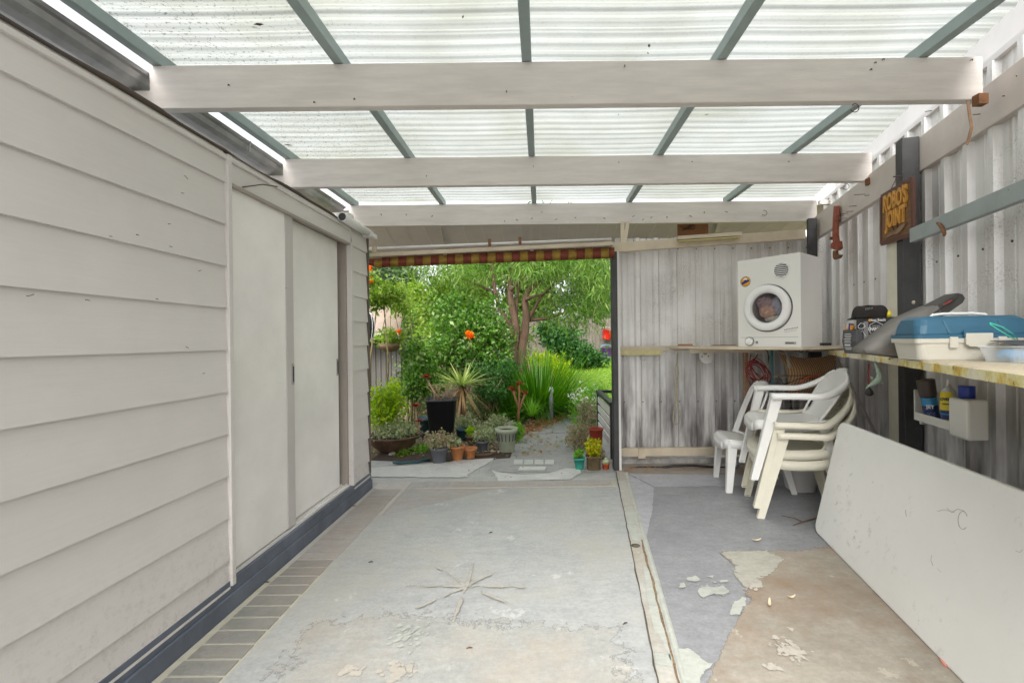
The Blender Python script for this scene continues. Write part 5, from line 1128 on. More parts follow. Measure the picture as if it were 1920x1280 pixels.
for nm, mt_, off, sz, lb in (('blue_cloth', MT['label_blue'], (.055,.06), .035, 'scrap of blue cloth at the left inside the frosted container'), ('white_cloth', MT['label_white'], (.14,.065), .042, 'crumpled white cloth filling the frosted container')):
    c_ = kb+ku*off[0]+kv*off[1]+UZ*.026; mb = MB(); ph = random.random()*6
    mb.grid(lambda u, v: c_+(ku*math.cos(2*PI*u)*1.15+kv*math.sin(2*PI*u))*sz*math.cos(PI*(v-.5))*(1+.2*math.sin(7*2*PI*u+5*v+ph))+UZ*.023*math.sin(PI*(v-.5))*(1+.15*math.sin(5*2*PI*u)), 40, 14)
    free(nm, mb, mt_, c_-UZ*.024, lb, 'cloth')
gw = [at(x, y, dd) for x, y, dd in ((1905,637,1.62),(1890,629,1.58),(1872,618,1.55),(1857,608,1.53),(1856,605,1.53),(1862,607,1.53),(1880,613,1.55),(1898,625,1.60),(1908,636,1.66))]
free('green_wire', MB().tube(gw, .0018, 6), pm('green_wire', (.05,.62,.40), .05, 8, .4), gw[0], 'bent loop of bright green wire springing over the frosted container', 'wire')
# black carton at the frame edge
cx0 = bench(1925, 668); c_ = Vector((1.93, 1.72, bz)); bk = thing('black_carton', tuple(c_), 'black carton with a yellow panel behind the frosted container', 'carton')
MB().obox(c_+Vector((.05,.0,.07)), (.06,0,0), (0,.03,0), (0,0,.07)).build('carton_box', MT['dark'], bk, bev=.001)
MB().obox(c_+Vector((.045,-.031,.088)), (.03,0,0), (0,.0008,0), (0,0,.022)).build('printed_panel', MT['label_yellow'], bk)
# grey wedge shaped bag
gb = thing('grey_bag', tuple(bench(1660, 664)), 'grey padded wedge shaped bag propped against the post behind the tackle box', 'bag')
P = [(1619,655),(1623,662),(1650,666),(1702,670),(1716,668),(1738,640),(1745,606),(1740,597),(1764,582),(1757,570),(1735,579),(1695,597),(1655,627)]
fr1 = [at(x, y, 2.10+(x-1619)*.0006) for x, y in P]; fr2 = [at(x, y, 2.10+(x-1619)*.0006)+Vector((.02,.11,.002)) for x, y in P]
cen = sum(fr1, Vector())/len(fr1)
n_ = len(P); mb = MB()
ins = [p.lerp(cen, .10)+Vector((-.004,-.026,0)) for p in fr1]; ins2 = [p.lerp(cen, .55)+Vector((-.004,-.040,0)) for p in fr1]
mb.add(fr1+ins+ins2+fr2, [(i, (i+1) % n_, n_+(i+1) % n_, n_+i) for i in range(n_)]+[(n_+i, n_+(i+1) % n_, 2*n_+(i+1) % n_, 2*n_+i) for i in range(n_)]+[tuple(2*n_+i for i in range(n_))]+[(i, 3*n_+i, 3*n_+(i+1) % n_, (i+1) % n_) for i in range(n_)]+[tuple(3*n_+i for i in range(n_))[::-1]], 0, True)
mb.build('padded_body', MT['grey_fabric'], gb)
mb = MB(); mb.tube(fr1[0:6], .004, 6); mb.tube([fr1[i] for i in (7,8)], .003, 6); mb.build('piping', MT['grey_fabric2'], gb)
P2 = [(1740,598),(1748,603),(1776,589),(1806,568),(1811,559),(1806,551),(1797,549),(1757,569)]
f1 = [at(x, y, 2.16+(x-1740)*.0004) for x, y in P2]; f2 = [p+Vector((.01,.09,0)) for p in f1]; n_ = len(P2)
MB().add(f1+f2, [tuple(range(n_))[::-1], tuple(range(n_, 2*n_))]+[(i, (i+1) % n_, n_+(i+1) % n_, n_+i) for i in range(n_)]).build('flap', MT['grey_fabric2'], gb, bev=.006)
mb = MB(); mb.tube([at(x, y, 2.14) for x, y in ((1742,592),(1762,580),(1782,568),(1795,558))], .0022, 5); mb.build('zip', MT['dark'], gb)
mb = MB(); mb.tube([at(x, y, 2.132) for x, y in ((1769,571),(1778,567),(1784,563))], .002, 5); mb.build('zip_pull', MT['red'], gb)
# charcoal carton with a cap on top
b0, b1 = bench(1606, 659), bench(1683, 662)
b0 = Vector((b0.x, 2.58, bz)); b0 = at(1606, 656, 2.62); b0.z = bz; b1 = at(1681, 656, 2.48); b1.z = bz
bu = (b1-b0).normalized(); bv = Vector((-bu.y, bu.x, 0)); BL = (b1-b0).length; BH = 0.205
cb = thing('charcoal_carton', tuple(b0), 'open black charcoal carton with a white hexagon label beside the post', 'carton')
MB().hexa([b0, b1, b1+bv*.10, b0+bv*.10], [p+UZ*BH for p in (b0, b1, b1+bv*.10, b0+bv*.10)]).build('carton_box', MT['dark'], cb, bev=.001)
def bp(u, z, o_=.001): return b0+bu*(u*BL)+UZ*(z*BH)-bv*o_
MB().obox(bp(.41,.45,.0008), bu*BL*.215, UZ*BH*.45, bv*.0008).build('grey_panel', MT['label_grey'], cb)
MB().obox(bp(.515,.74,.0022), bu*BL*.20, UZ*BH*.21, bv*.0006).build('black_panel', MT['dark'], cb)
hx = [bp(.515, .70, .0036)+bu*(BL*.175*x)+UZ*(BH*.19*y) for x, y in ((0,1.0),(.9,.55),(.9,-.55),(0,-1),(-.9,-.55),(-.9,.55))]
MB().tube(hx, .0016, 5, closed=True).build('hexagon_outline', MT['label_white'], cb)
lettering('CHARCOAL', .026, bp(.515,.685,.0032), bu, UZ, .0006, MT['label_white'], cb, bold=.0008, sx=.42*BL/.145)
MB().obox(bp(.515,.775,.0034), bu*BL*.10, UZ*.003, bv*.0004).build('fine_print', MT['label_grey'], cb)
lettering('Heat Beads', .020, bp(.555,.93,.0032), bu, UZ, .0006, MT['label_white'], cb, sx=.8, bold=.0005)
MB().lathe([(.008,0),(.007,.001),(0,.0011)], bp(.355,.93,.003), 16, ax=(bu, UZ, -bv)).build('printed_flame', MT['label_orange'], cb)
MB().tube([bp(x, z, .002) for x, z in ((.05,.78),(.12,.86),(.20,.84),(.235,.76),(.15,.70),(.06,.72))], .0016, 5, closed=True).build('printed_kettle', MT['label_white'], cb)
MB().tube([bp(x, z, .002) for x, z in ((.10,.68),(.05,.50),(.16,.66),(.24,.50))], .0012, 5).build('printed_legs', MT['label_white'], cb)
MB().obox(bp(.16,.32,.002), (bu*.9+UZ*.43)*.017, (UZ*.9-bu*.43)*.006, bv*.0006).build('printed_flash', MT['label_orange'], cb, bev=.002)
MB().tube([bp(x, z, .002) for x, z in ((.82,.78),(.86,.86),(.93,.90),(.97,.84),(.93,.72),(.84,.62),(.80,.60))], .0014, 5).build('printed_sausage', MT['label_white'], cb)
for z_ in (.40, .34, .29): MB().obox(bp(.47, z_, .002), bu*BL*.12, UZ*.0022, bv*.0004).build('fine_print', MT['label_white'], cb)
c_ = (b0+b1)/2+bv*.05+UZ*BH-bu*.045
cp = thing('cap', tuple(c_), 'dark brown baseball cap lying on the charcoal carton', 'cap')
def capf(u, v):
    a_ = 2*PI*u; b_ = PI/2*v
    k = 1+.06*math.sin(3*a_+.4)+.05*math.sin(5*a_+1.5)*math.sin(2*b_)
    return c_+bu*(.088*k*math.cos(a_)*math.cos(b_)**.6)+bv*(.07*k*math.sin(a_)*math.cos(b_)**.6)+UZ*(.003+.072*math.sin(b_)**.8*(1+.10*math.sin(2*a_+1))*(1-.12*math.exp(-((b_-1.4)/.3)**2)))
mb = MB(); mb.grid(capf, 36, 14); mb.build('crown', MT['cap'], cp)
mb = MB(); mb.grid(lambda u, v: c_-bu*(.00+.05*math.sin(PI*u)*v*1.0+.055)-bv*(0)+bu*0+bv*(.06*math.cos(PI*u))+UZ*(.012-.018*v), 12, 4); mb.build('peak', MT['cap'], cp, solid=.003)
lettering('NSCA', .018, c_-bv*.079+bu*.022+UZ*.050, (bu*.98+UZ*.15), UZ, .002, MT['label_grey'], cp, sx=.8)
free('yellow_bottle_cap', MB().lathe([(.011,0),(.011,.018),(.005,.036),(.0,.038)], bp(.80,1.0,-.03), 14), MT['yellow'], bp(.80,1.0,-.03), 'pointed yellow bottle top sticking up out of the charcoal carton', 'bottle')  # a yellow cap, built as a pointed top with no bottle below
# smaller crumpled charcoal bag
g0 = at(1583, 655, 2.72); g0.z = bz; g1 = at(1607, 656, 2.60); g1.z = bz
gu_ = (g1-g0).normalized(); gv_ = Vector((-gu_.y, gu_.x, 0)); GL = (g1-g0).length
bg_ = thing('charcoal_bag', tuple(g0), 'crumpled grey paper bag with white print left of the charcoal carton', 'bag')
def gq(u, z, o_=0): return g0+gu_*(GL*u)+UZ*z-gv_*o_
R0 = [gq(0,0), gq(1,0), gq(1,0)+gv_*.09, gq(0,0)+gv_*.09]; R1 = [gq(-.03,.07,.012), gq(1.02,.07,.004), gq(1,.07)+gv_*.10, gq(0,.07)+gv_*.09]; R2 = [gq(-.06,.14,.004), gq(.95,.135,.0), gq(1,.15)+gv_*.08, gq(.02,.13)+gv_*.08]
mb = MB(); mb.add(R0+R1+R2, [(0,1,5,4),(1,2,6,5),(2,3,7,6),(3,0,4,7),(4,5,9,8),(5,6,10,9),(6,7,11,10),(7,4,8,11),(8,9,10,11)]); mb.build('paper_bag', MT['darkgrey'], bg_, bev=.004)
for i, z_ in enumerate((.115,.105,.095,.085,.075,.065,.05,.035,.025)): 
    o_ = .0135-abs(z_-.07)*.11; MB().obox(gq(.42+.02*(i % 3), z_, o_), gu_*GL*(.22+.05*(i % 2)), UZ*(.0016 if i != 6 else .004), gv_*.0006).build('printed_line', MT['label_white'], bg_)
mb = MB(); r_ = random.Random(5)
wr = thing('sweet_wrappers', tuple(gq(.1,.14)), 'orange and purple printed wrappers poking out of the grey paper bag', 'wrappers')
for (u_, z_, mt_) in ((.0,.155,'label_orange'),(.12,.165,'label_white'),(.28,.160,'label_purple'),(.38,.150,'label_orange'),(.08,.140,'label_yellow')):
    c0 = gq(u_, z_, -.02); MB().add([c0+Vector((-.014,0,-.02)), c0+Vector((.012,.006,-.018)), c0+Vector((.016,-.004,.014)), c0+Vector((-.010,.004,.018))], [(0,1,2,3)]).build('wrapper', MT[mt_], wr, solid=.001)
a_ = bench(1556, 652); mb = MB().obox(at(1548, 645, 3.35), (.032,0,0), (0,.02,0), (0,0,.010)); free('black_pouch', mb, MT['dark'], at(1548,648,3.35), 'small flat black pouch at the corner where bench meets dryer', 'pouch', bev=.003)
# hanging from the bench edge
mb = MB(); pts = [at(x, y, 2.62) for x, y in ((1629,682),(1628,700),(1629,720),(1630,732))]; mb.tube(pts, .0045, 7)
hc = thing('red_lead', tuple(pts[-1]), 'red lead with a black plug hanging under the bench edge', 'cable')
mb.build('flex', MT['cable_red'], hc); mb = MB(); mb.lathe([(.006,.018),(.010,.010),(.018,-.002),(.022,-.018),(.012,-.030),(0,-.03)], pts[-1], 12); mb.build('plug', MT['cable_black'], hc)
mb = MB(); pts = [at(x, y, 2.52) for x, y in ((1640,678),(1645,690),(1649,702),(1648,710),(1641,717),(1634,721),(1628,724),(1623,729)) ]; mb.tube(pts, [.006,.008,.013,.016,.015,.010,.006,.002], 8)
o = free('rubber_dolphin', mb, MT['rubber_green'], pts[3], 'pale green rubber dolphin hanging nose down from the bench edge', 'toy')
for (a1, b1, c1_) in (((1647,712),(1656,718),(1645,719)), ((1636,706),(1630,703),(1637,715))):
    MB().add([at(*a1, 2.52), at(*b1, 2.52), at(*c1_, 2.52)], [(0,1,2)]).build('fin', MT['rubber_green'], o, solid=.003)
MB().tube([at(1640,678,2.52), at(1634,676,2.52)], [.006,.002], 6).build('tail', MT['rubber_green'], o)
# can rack on the post
RA = 1.395
rk = thing('can_rack', tuple(onw(1750, 780, RA)), 'white plastic rack fixed below the bench holding spray cans', 'rack')
r0, r1 = onw(1715, 775, RA), onw(1782, 793, RA); rz0 = 0.765; yA, yB = r0.y, r1.y
def rp(s_, z, o_): return wallp(yA+(yB-yA)*s_, z, RA+o_)
def rbox(s0_, s1_, z0, z1, o0, o1, nm, bev=.003): return MB().hexa([rp(s0_,z0,o0), rp(s1_,z0,o0), rp(s1_,z0,o1), rp(s0_,z0,o1)], [rp(s0_,z1,o0), rp(s1_,z1,o0), rp(s1_,z1,o1), rp(s0_,z1,o1)]).build(nm, MT['dryer'], rk, bev=bev)
rbox(0, 1.0, .740, .785, 0, .006, 'front_rail'); rbox(0, 1.0, .740, .746, .007, .088, 'tray_floor'); rbox(-.03, -.002, .740, .905, 0, .088, 'end_panel'); rbox(0, 1.0, .84, .90, .080, .088, 'back_rail')
rbox(1.003, 1.46, .722, .905, -.012, .088, 'side_pocket', bev=.012)
for s_ in (.08,): rbox(s_, s_+.06, .722, .7395, .01, .03, 'foot')
def can(nm, c, r, h, mats, label, tilt=(0,0)):
    t = thing(nm, tuple(c), label, 'spray can', 'spray cans in the rack'); ax = Vector((tilt[0], tilt[1], 1)).normalized(); u_ = ax.cross(Vector((0,1,0))).normalized(); v_ = ax.cross(u_)
    for (z0, z1, mt_, rr_, n2) in mats:
        MB().lathe([(rr_[0]*.97, z0), (rr_[0], z0+.003), (rr_[1], z1-.003), (rr_[1]*.97, z1)], c, 26, ax=(u_, v_, ax)).build(n2, mt_, t)
    return t, u_, v_, ax
c_ = rp(.30, .748, .045)
tj, u_, v_, ax = can('spray_can', c_, .038, .235, [(0,.135,MT['dark'],(.0335,.0335),'can_body'),(.1355,.222,MT['brown_lid'],(.037,.040),'lid')], 'dark spray can with a brown lid leaning in the left of the rack', (-.16,.02))
tow = (Vector((0,0,CH))-c_); tow.z = 0; tow.normalize(); sdv = Vector((tow.y*-1, tow.x, 0)); sdv = UZ.cross(tow).normalized()
def wrap_label(c, r, z0, z1, a0, a1, mat, nm, par, ax=UZ, eps=.0006):
    f0 = tow-ax*tow.dot(ax); f0.normalize(); s0_ = ax.cross(f0).normalized(); mb = MB()
    mb.grid(lambda u, v: c+(f0*math.cos(a0+(a1-a0)*u)+s0_*math.sin(a0+(a1-a0)*u))*(r+eps)+ax*(z0+(z1-z0)*v), 12, 1); return mb.build(nm, mat, par)
wrap_label(c_, .0335, .088, .130, -1.3, 1.3, MT['label_blue'], 'blue_band', tj, ax); wrap_label(c_, .0335, .03, .082, -1.1, 1.1, MT['label_navy'], 'navy_band', tj, ax)
for i in range(9):
    a_ = i*2*PI/9; f0 = tow; MB().bar(c_+ax*.04+f0*.0345+sdv*.006*math.cos(a_)+UZ*.006*math.sin(a_), c_+ax*.04+f0*.033+sdv*.020*math.cos(a_)+UZ*.020*math.sin(a_), .0014, .0006).build('printed_ray', MT['label_white'], tj)
lettering('JET', .024, c_+ax*.080+tow*.0350, sdv, ax, .0008, MT['label_white'], tj, bold=.001)
c_ = rp(.72, .748, .045)
to, u_, v_, ax = can('spray_can', c_, .031, .2, [(0,.175,MT['silver'],(.031,.031),'can_body'),(.175,.198,MT['silver'],(.030,.014),'shoulder'),(.198,.208,MT['silver'],(.012,.011),'collar'),(.208,.232,MT['white'],(.006,.004),'nozzle')], 'yellow and navy labelled aerosol can in the middle of the rack')
wrap_label(c_, .031, .080, .172, -1.5, .55, MT['label_yellow'], 'yellow_label', to); wrap_label(c_, .031, .012, .080, -1.5, .55, MT['label_navy'], 'navy_label', to)
wrap_label(c_, .031, .058, .064, -1.5, .2, MT['label_blue'], 'blue_stripe', to, eps=.0012); wrap_label(c_, .031, .028, .034, -1.5, .3, MT['label_yellow'], 'yellow_stripe', to, eps=.0012); wrap_label(c_, .031, .045, .058, .65, 1.2, MT['red'], 'red_patch', to, eps=.0010)
wrap_label(c_, .031, .066, .118, .68, 1.2, MT['label_grey'], 'side_print', to, eps=.0009)
lettering('OVEN', .019, c_+UZ*.135+tow*.0318-sdv*.010, sdv, UZ, .0008, MT['dark'], to, bold=.001, sx=.8); lettering('CLEANER', .010, c_+UZ*.112+tow*.0318-sdv*.008, sdv, UZ, .0008, MT['dark'], to, bold=.0006, sx=.8)
c_ = rp(1.17, .748, .045)
can('spray_can', c_, .03, .2, [(0,.158,MT['label_navy'],(.030,.030),'can_body'),(.159,.215,MT['blue_can'],(.031,.0305),'lid')], 'spray can with a bright blue lid standing in the closed side pocket of the rack')
# paint drip lump on the post
p = onw(1714, 567, 1.480); mb = MB(); mb.lathe([(.0,-.006),(.012,0),(.010,.008),(0,.012)], p, 10, ax=(TW, UZ, NW)); o = mb.build('plaster_lump', MT['cream'], carport)

# ================================================================ THE GARDEN
LM = {
 'willow': leaf_mat('willow_leaf', [(0.064,0.144,0.018),(0.150,0.276,0.034),(0.288,0.381,0.115),(0.092,0.207,0.023)], .45),
 'rose': leaf_mat('shrub_leaf', [(0.024,0.094,0.011),(0.071,0.186,0.014),(0.139,0.278,0.031),(0.043,0.135,0.014),(0.286,0.377,0.148)], .35),  # palest leaf tone is raised to read as bright highlights
 'vine': leaf_mat('vine_leaf', [(0.073,0.176,0.015),(0.171,0.308,0.020),(0.309,0.402,0.080),(0.111,0.227,0.031)], .4),
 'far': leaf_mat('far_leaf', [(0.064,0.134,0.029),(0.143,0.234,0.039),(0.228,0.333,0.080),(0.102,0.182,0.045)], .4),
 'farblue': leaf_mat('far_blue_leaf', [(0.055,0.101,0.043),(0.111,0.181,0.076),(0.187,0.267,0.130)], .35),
 'dark': leaf_mat('dark_leaf', [(0.015,0.068,0.013),(0.038,0.125,0.022),(0.080,0.195,0.045)], .25),
 'lime': leaf_mat('lime_leaf', [(0.253,0.391,0.005),(0.414,0.529,0.005),(0.172,0.309,0.005)], .45),
 'strap': leaf_mat('strap_leaf', [(0.020,0.089,0.005),(0.047,0.168,0.008),(0.119,0.280,0.020),(0.034,0.126,0.008)], .35),
 'yucca': leaf_mat('yucca_leaf', [(0.155,0.293,0.046),(0.390,0.499,0.144),(0.580,0.606,0.250),(0.223,0.388,0.073)], .35),
 'bowl': leaf_mat('fresh_leaf', [(0.227,0.405,0.007),(0.418,0.556,0.035),(0.156,0.307,0.020)], .45),
 'grey': leaf_mat('grey_green_leaf', [(0.295,0.364,0.172),(0.478,0.533,0.314),(0.156,0.238,0.088),(0.666,0.638,0.447)], .3),
 'pinkish': leaf_mat('pink_green_leaf', [(0.299,0.312,0.176),(0.492,0.368,0.285),(0.228,0.283,0.118),(0.411,0.439,0.261),(0.362,0.171,0.129)], .3),
 'fern': leaf_mat('fern_leaf', [(0.151,0.371,0.028),(0.267,0.514,0.061),(0.105,0.296,0.037)], .4),
 'aeon': leaf_mat('aeonium_leaf', [(0.203,0.011,0.009),(0.354,0.033,0.012),(0.127,0.006,0.010)], .15),
 'yelgreen': leaf_mat('yellow_succulent_leaf', [(0.542,0.500,0.006),(0.329,0.398,0.015),(0.671,0.465,0.006)], .3),
 'cactus': leaf_mat('pale_cactus', [(0.337,0.418,0.255),(0.451,0.520,0.342)], .1),
 'grass': leaf_mat('grass_blade', [(0.167,0.345,0.016),(0.296,0.488,0.035),(0.416,0.553,0.087)], .45),
 'flower': leaf_mat('orange_petal', [(0.850,0.135,0.006),(0.850,0.284,0.006)], .4),
 'whitefl': leaf_mat('white_petal', [(0.850,0.850,0.847),(0.815,0.842,0.678)], .4),
 'dry': leaf_mat('dry_leaf_scraps', [(0.433,0.268,0.118),(0.549,0.371,0.193),(0.303,0.166,0.070)], .2),
}
def leaves(name, C, L, W, mat, parent, mode='rand', droop=0.0, seed=0, lv=0.35):
    r = np.random.default_rng(seed+17); C = np.asarray(C, float); n = len(C)
    D = r.normal(size=(n, 3))
    if mode == 'hang': D = D*np.array([.5,.5,.25])+np.array([0,0,-.9])
    elif mode == 'up': D = D*np.array([.6,.6,.3])+np.array([0,0,.7])
    elif mode == 'flat': D = D*np.array([1,1,.35])
    D /= np.linalg.norm(D, axis=1)[:, None]
    T = np.cross(D, r.normal(size=(n, 3))); T /= np.linalg.norm(T, axis=1)[:, None]
    Nn = np.cross(D, T)
    l = (L*(1+lv*r.normal(size=n)).clip(.4, 1.8))[:, None]; w_ = l*(W/L)
    A = C; B = C+D*l*.45+T*w_*.5+Nn*w_*.12; E = C+D*l-np.array([0,0,1])*l*droop; G = C+D*l*.45-T*w_*.5+Nn*w_*.12
    V = np.stack([A, B, E, G], 1).reshape(-1, 3)
    off = Vector((0,0,0)); q = parent
    while q is not None: off += q.location; q = q.parent
    V = V-np.array(off)
    me = bpy.data.meshes.new(name); me.vertices.add(4*n); me.vertices.foreach_set('co', V.ravel())
    me.loops.add(4*n); me.loops.foreach_set('vertex_index', np.arange(4*n)); me.polygons.add(n)
    me.polygons.foreach_set('loop_start', np.arange(n)*4); me.polygons.foreach_set('loop_total', np.full(n, 4)); me.materials.append(mat); me.update(calc_edges=True)
    o = bpy.data.objects.new(name, me); COL.objects.link(o)
    if parent: o.parent = parent
    return o
def clumps(blobs, ncl, per, spread, seed, shell=0.55):
    r = np.random.default_rng(seed); out_ = []
    wts = np.array([b[1][0]*b[1][1]*b[1][2] for b in blobs])**.67; wts /= wts.sum()
    for (c, rad), wt in zip(blobs, wts):
        k = max(2, int(ncl*wt)); d = r.normal(size=(k, 3)); d /= np.linalg.norm(d, axis=1)[:, None]
        rr = (shell+(1-shell)*r.random(k))[:, None]
        cc = np.array(c)+d*rr*np.array(rad)
        p = cc[:, None, :]+r.normal(size=(k, per, 3))*spread*(0.6+0.8*r.random((k, 1, 1)))
        out_.append(p.reshape(-1, 3))
    return np.concatenate(out_)
def blob(px, py, d, rx, ry, rd=None):            # radii given in photo pixels at that distance
    c = at(px, py, d); k = d/F; return (tuple(c), (rx*k, (rd if rd else (rx+ry)/2*k), ry*k))
def gp(px, py):                                   # ground point below a photo point (flat garden part)
    return onz(px, py, -0.03)
def base_of(x, y): return (x, y, gz(x, y))

# ---- the main tree
T0 = at(972, 700, 8.6); tree = thing('weeping_tree', base_of(T0.x, 8.6), 'slender brown multi stemmed tree with weeping narrow leaves in the middle of the garden', 'tree')
def stems(nm, paths, d, r0, r1, parent, mat, dv=0.0):
    for k, P in enumerate(paths):
        n_ = len(P); pts = [at(x, y, d+dv*math.sin(k*2.3+i*.6)) for i, (x, y) in enumerate(P)]
        MB().tube(pts, [r0+(r1-r0)*i/(n_-1) for i in range(n_)], 8).build(nm, mat, parent)
b0_ = [(968,715),(966,690)]
stems('trunk', [b0_+[(962,655),(968,620),(963,590),(957,560),(957,525),(960,490),(965,440)]], 8.6, .11, .035, tree, MT['bark'])
stems('trunk', [[(984,715),(980,690),(978,655),(985,618),(987,590),(984,562),(990,546),(1008,530),(1022,510),(1040,470)]], 8.6, .10, .025, tree, MT['bark'])
stems('limb', [[(964,640),(955,610),(944,590),(934,570),(928,545),(925,510),(915,460)]], 8.5, .06, .02, tree, MT['bark'])
stems('limb', [[(968,615),(968,575),(972,540),(977,500),(990,440)], [(985,612),(996,590),(1012,560),(1040,530),(1075,505)], [(984,562),(1000,556),(1030,548)], [(990,600),(1030,597),(1060,585)]], 8.6, .042, .012, tree, MT['bark'], .15)
stems('limb', [[(958,530),(935,500),(905,480),(870,465)], [(978,520),(1010,500),(1060,470),(1110,450)], [(957,545),(980,520),(1000,490)], [(928,550),(900,535),(860,520),(830,515)]], 8.6, .035, .01, tree, MT['bark'], .2)
P = clumps([blob(1060,500,8.2,95,45,.9), blob(1105,560,8.4,50,60,.8), blob(1010,480,8.6,70,35,1.1), blob(900,490,8.8,70,35,1.0), blob(850,520,8.6,50,25,.7), blob(1050,580,8.8,55,40,.6), blob(1120,500,7.6,50,70,.7), blob(940,460,8.3,120,28,1.2), blob(1040,440,8.5,160,45,1.5), blob(870,508,7.6,60,22,.6), blob(790,500,8.0,50,14,.5), blob(960,500,7.4,60,26,.5)], 780, 26, .10, 5, .25)
h_ = len(P)//2; r__ = np.random.default_rng(1); P = r__.permutation(P); leaves('crown', P[:h_], .13, .014, LM['willow'], tree, 'hang', .1, 5); leaves('crown', P[h_:], .10, .015, LM['rose'], tree, 'flat', .2, 6)

# ---- big loose shrubs in the middle and on the left
def shrub(nm, px, d, blobs, ncl, per, spread, L, W, mat, label, cat='shrub', seed=1, mode='rand', nst=7, shell=.35, stem=True, trunkr=.018, group=None):
    x = at(px, 700, d).x; root = thing(nm, base_of(x, d), label, cat, group)
    r_ = random.Random(seed)
    leaves('foliage', clumps(blobs, ncl, per, spread, seed, shell), L, W, mat, root, mode, .1, seed)
    if stem:
        for k in range(nst):
            c, rad = blobs[k % len(blobs)]; tip = Vector(c)+Vector((r_.uniform(-.6,.6)*rad[0], r_.uniform(-.6,.6)*rad[1], r_.uniform(0,.7)*rad[2]))
            b_ = Vector(base_of(x+r_.uniform(-.12,.12), d+r_.uniform(-.1,.1))); m_ = b_.lerp(tip, .5)+Vector((r_.uniform(-.1,.1), 0, .08))
            MB().tube([b_, m_, tip], [trunkr, trunkr*.7, trunkr*.25], 6).build('stem', MT['stem'], root)
    return root
shrub('leafy_shrub', 870, 7.6, [blob(870,640,7.6,70,60,.6), blob(905,600,7.8,50,55,.5), blob(820,680,7.4,55,50,.5), blob(930,660,7.7,35,60,.4), blob(850,580,7.8,45,40,.5)], 620, 20, .07, .055, .034, LM['rose'], 'large loose rounded green shrub left of the tree trunk', seed=2)
shrub('arching_shrub', 790, 8.6, [blob(815,575,8.6,50,40,.7), blob(775,550,8.8,30,22,.6), blob(805,640,8.3,35,50,.5), blob(855,550,9.0,50,32,.7)], 360, 20, .08, .075, .028, LM['vine'], 'tall arching yellowish green shrub behind the rounded one, against the sky', seed=3)
shrub('climbing_vine', 700, 5.6, [blob(712,552,5.6,34,20,.35), blob(697,560,5.5,14,22,.3), blob(735,552,5.7,25,16,.3), blob(696,530,5.5,12,20,.3), blob(750,575,6.2,22,14,.3)], 190, 18, .045, .042, .026, LM['vine'], 'bright small leaved climber spilling round the shed corner at the top left of the doorway', 'vine', seed=4, nst=3)
shrub('glossy_shrub', 770, 6.6, [blob(785,695,6.6,30,38,.35), blob(765,725,6.5,22,20,.3), blob(805,720,6.6,28,30,.3), blob(778,655,6.7,20,22,.3)], 210, 18, .05, .05, .032, LM['rose'], 'dark glossy leaved shrub in front of the ribbed garden shed wall', seed=6)
shrub('low_shrub', 935, 6.9, [blob(925,735,6.9,40,22,.3), blob(900,705,7.0,32,26,.3), blob(950,700,7.1,22,28,.3)], 190, 18, .05, .045, .024, LM['dark'], 'low dark shrub between the yucca and the strappy grass clump', seed=7)
shrub('dark_shrub', 1062, 12.5, [blob(1060,645,12.5,38,28,.5), blob(1035,625,12.7,30,26,.5), blob(1085,665,12.3,26,20,.5), blob(1110,672,12.6,30,12,.4)], 320, 20, .10, .09, .055, LM['dark'], 'dark broad leaved shrub beside the lawn in front of the paling fence', seed=8)
shrub('lime_shrub', 1035, 8.3, [blob(1035,690,8.3,30,16,.35), blob(1012,680,8.4,18,16,.3), blob(1050,702,8.2,20,14,.3)], 120, 18, .06, .10, .014, LM['lime'], 'bright lime green feathery shrub behind the strappy grass clump', seed=9, mode='up', nst=4)
shrub('white_flowered_shrub', 1105, 6.2, [blob(1105,760,6.2,32,26,.28), blob(1120,735,6.4,24,20,.25), blob(1088,785,6.1,20,16,.22)], 150, 18, .045, .035, .017, LM['fern'], 'pale green shrub dotted with small white flowers beside the black slatted planter', seed=10)
wf = [c for c in bpy.data.objects if c.name.startswith('white_flowered_shrub')][0]
leaves('flowers', clumps([blob(1105,750,6.1,34,30,.28), blob(1075,745,6.3,12,10,.2)], 60, 5, .03, 31, .3), .024, .022, LM['whitefl'], wf, 'rand', 0, 3)
shrub('dense_hedge', 860, 11, [blob(790,610,11,60,55,.6), blob(880,620,11,60,60,.6), blob(960,630,11.2,50,50,.6), blob(840,560,11.5,70,50,.6), blob(745,570,11.3,35,30,.5)], 520, 20, .10, .085, .045, LM['far'], 'dense mid green hedge far behind the rounded shrub and the tree trunk', 'hedge', seed=14)
shrub('boundary_shrub', 430, 9.5, [((-4.6,9.5,1.1),(1.3,.7,1.2)), ((-3.2,10.5,1.3),(.9,.6,1.2)), ((-6.6,9,1.0),(1.2,.7,1.2))], 260, 18, .12, .10, .05, LM['far'], 'broad green shrub on the boundary left of the garden shed', seed=15)
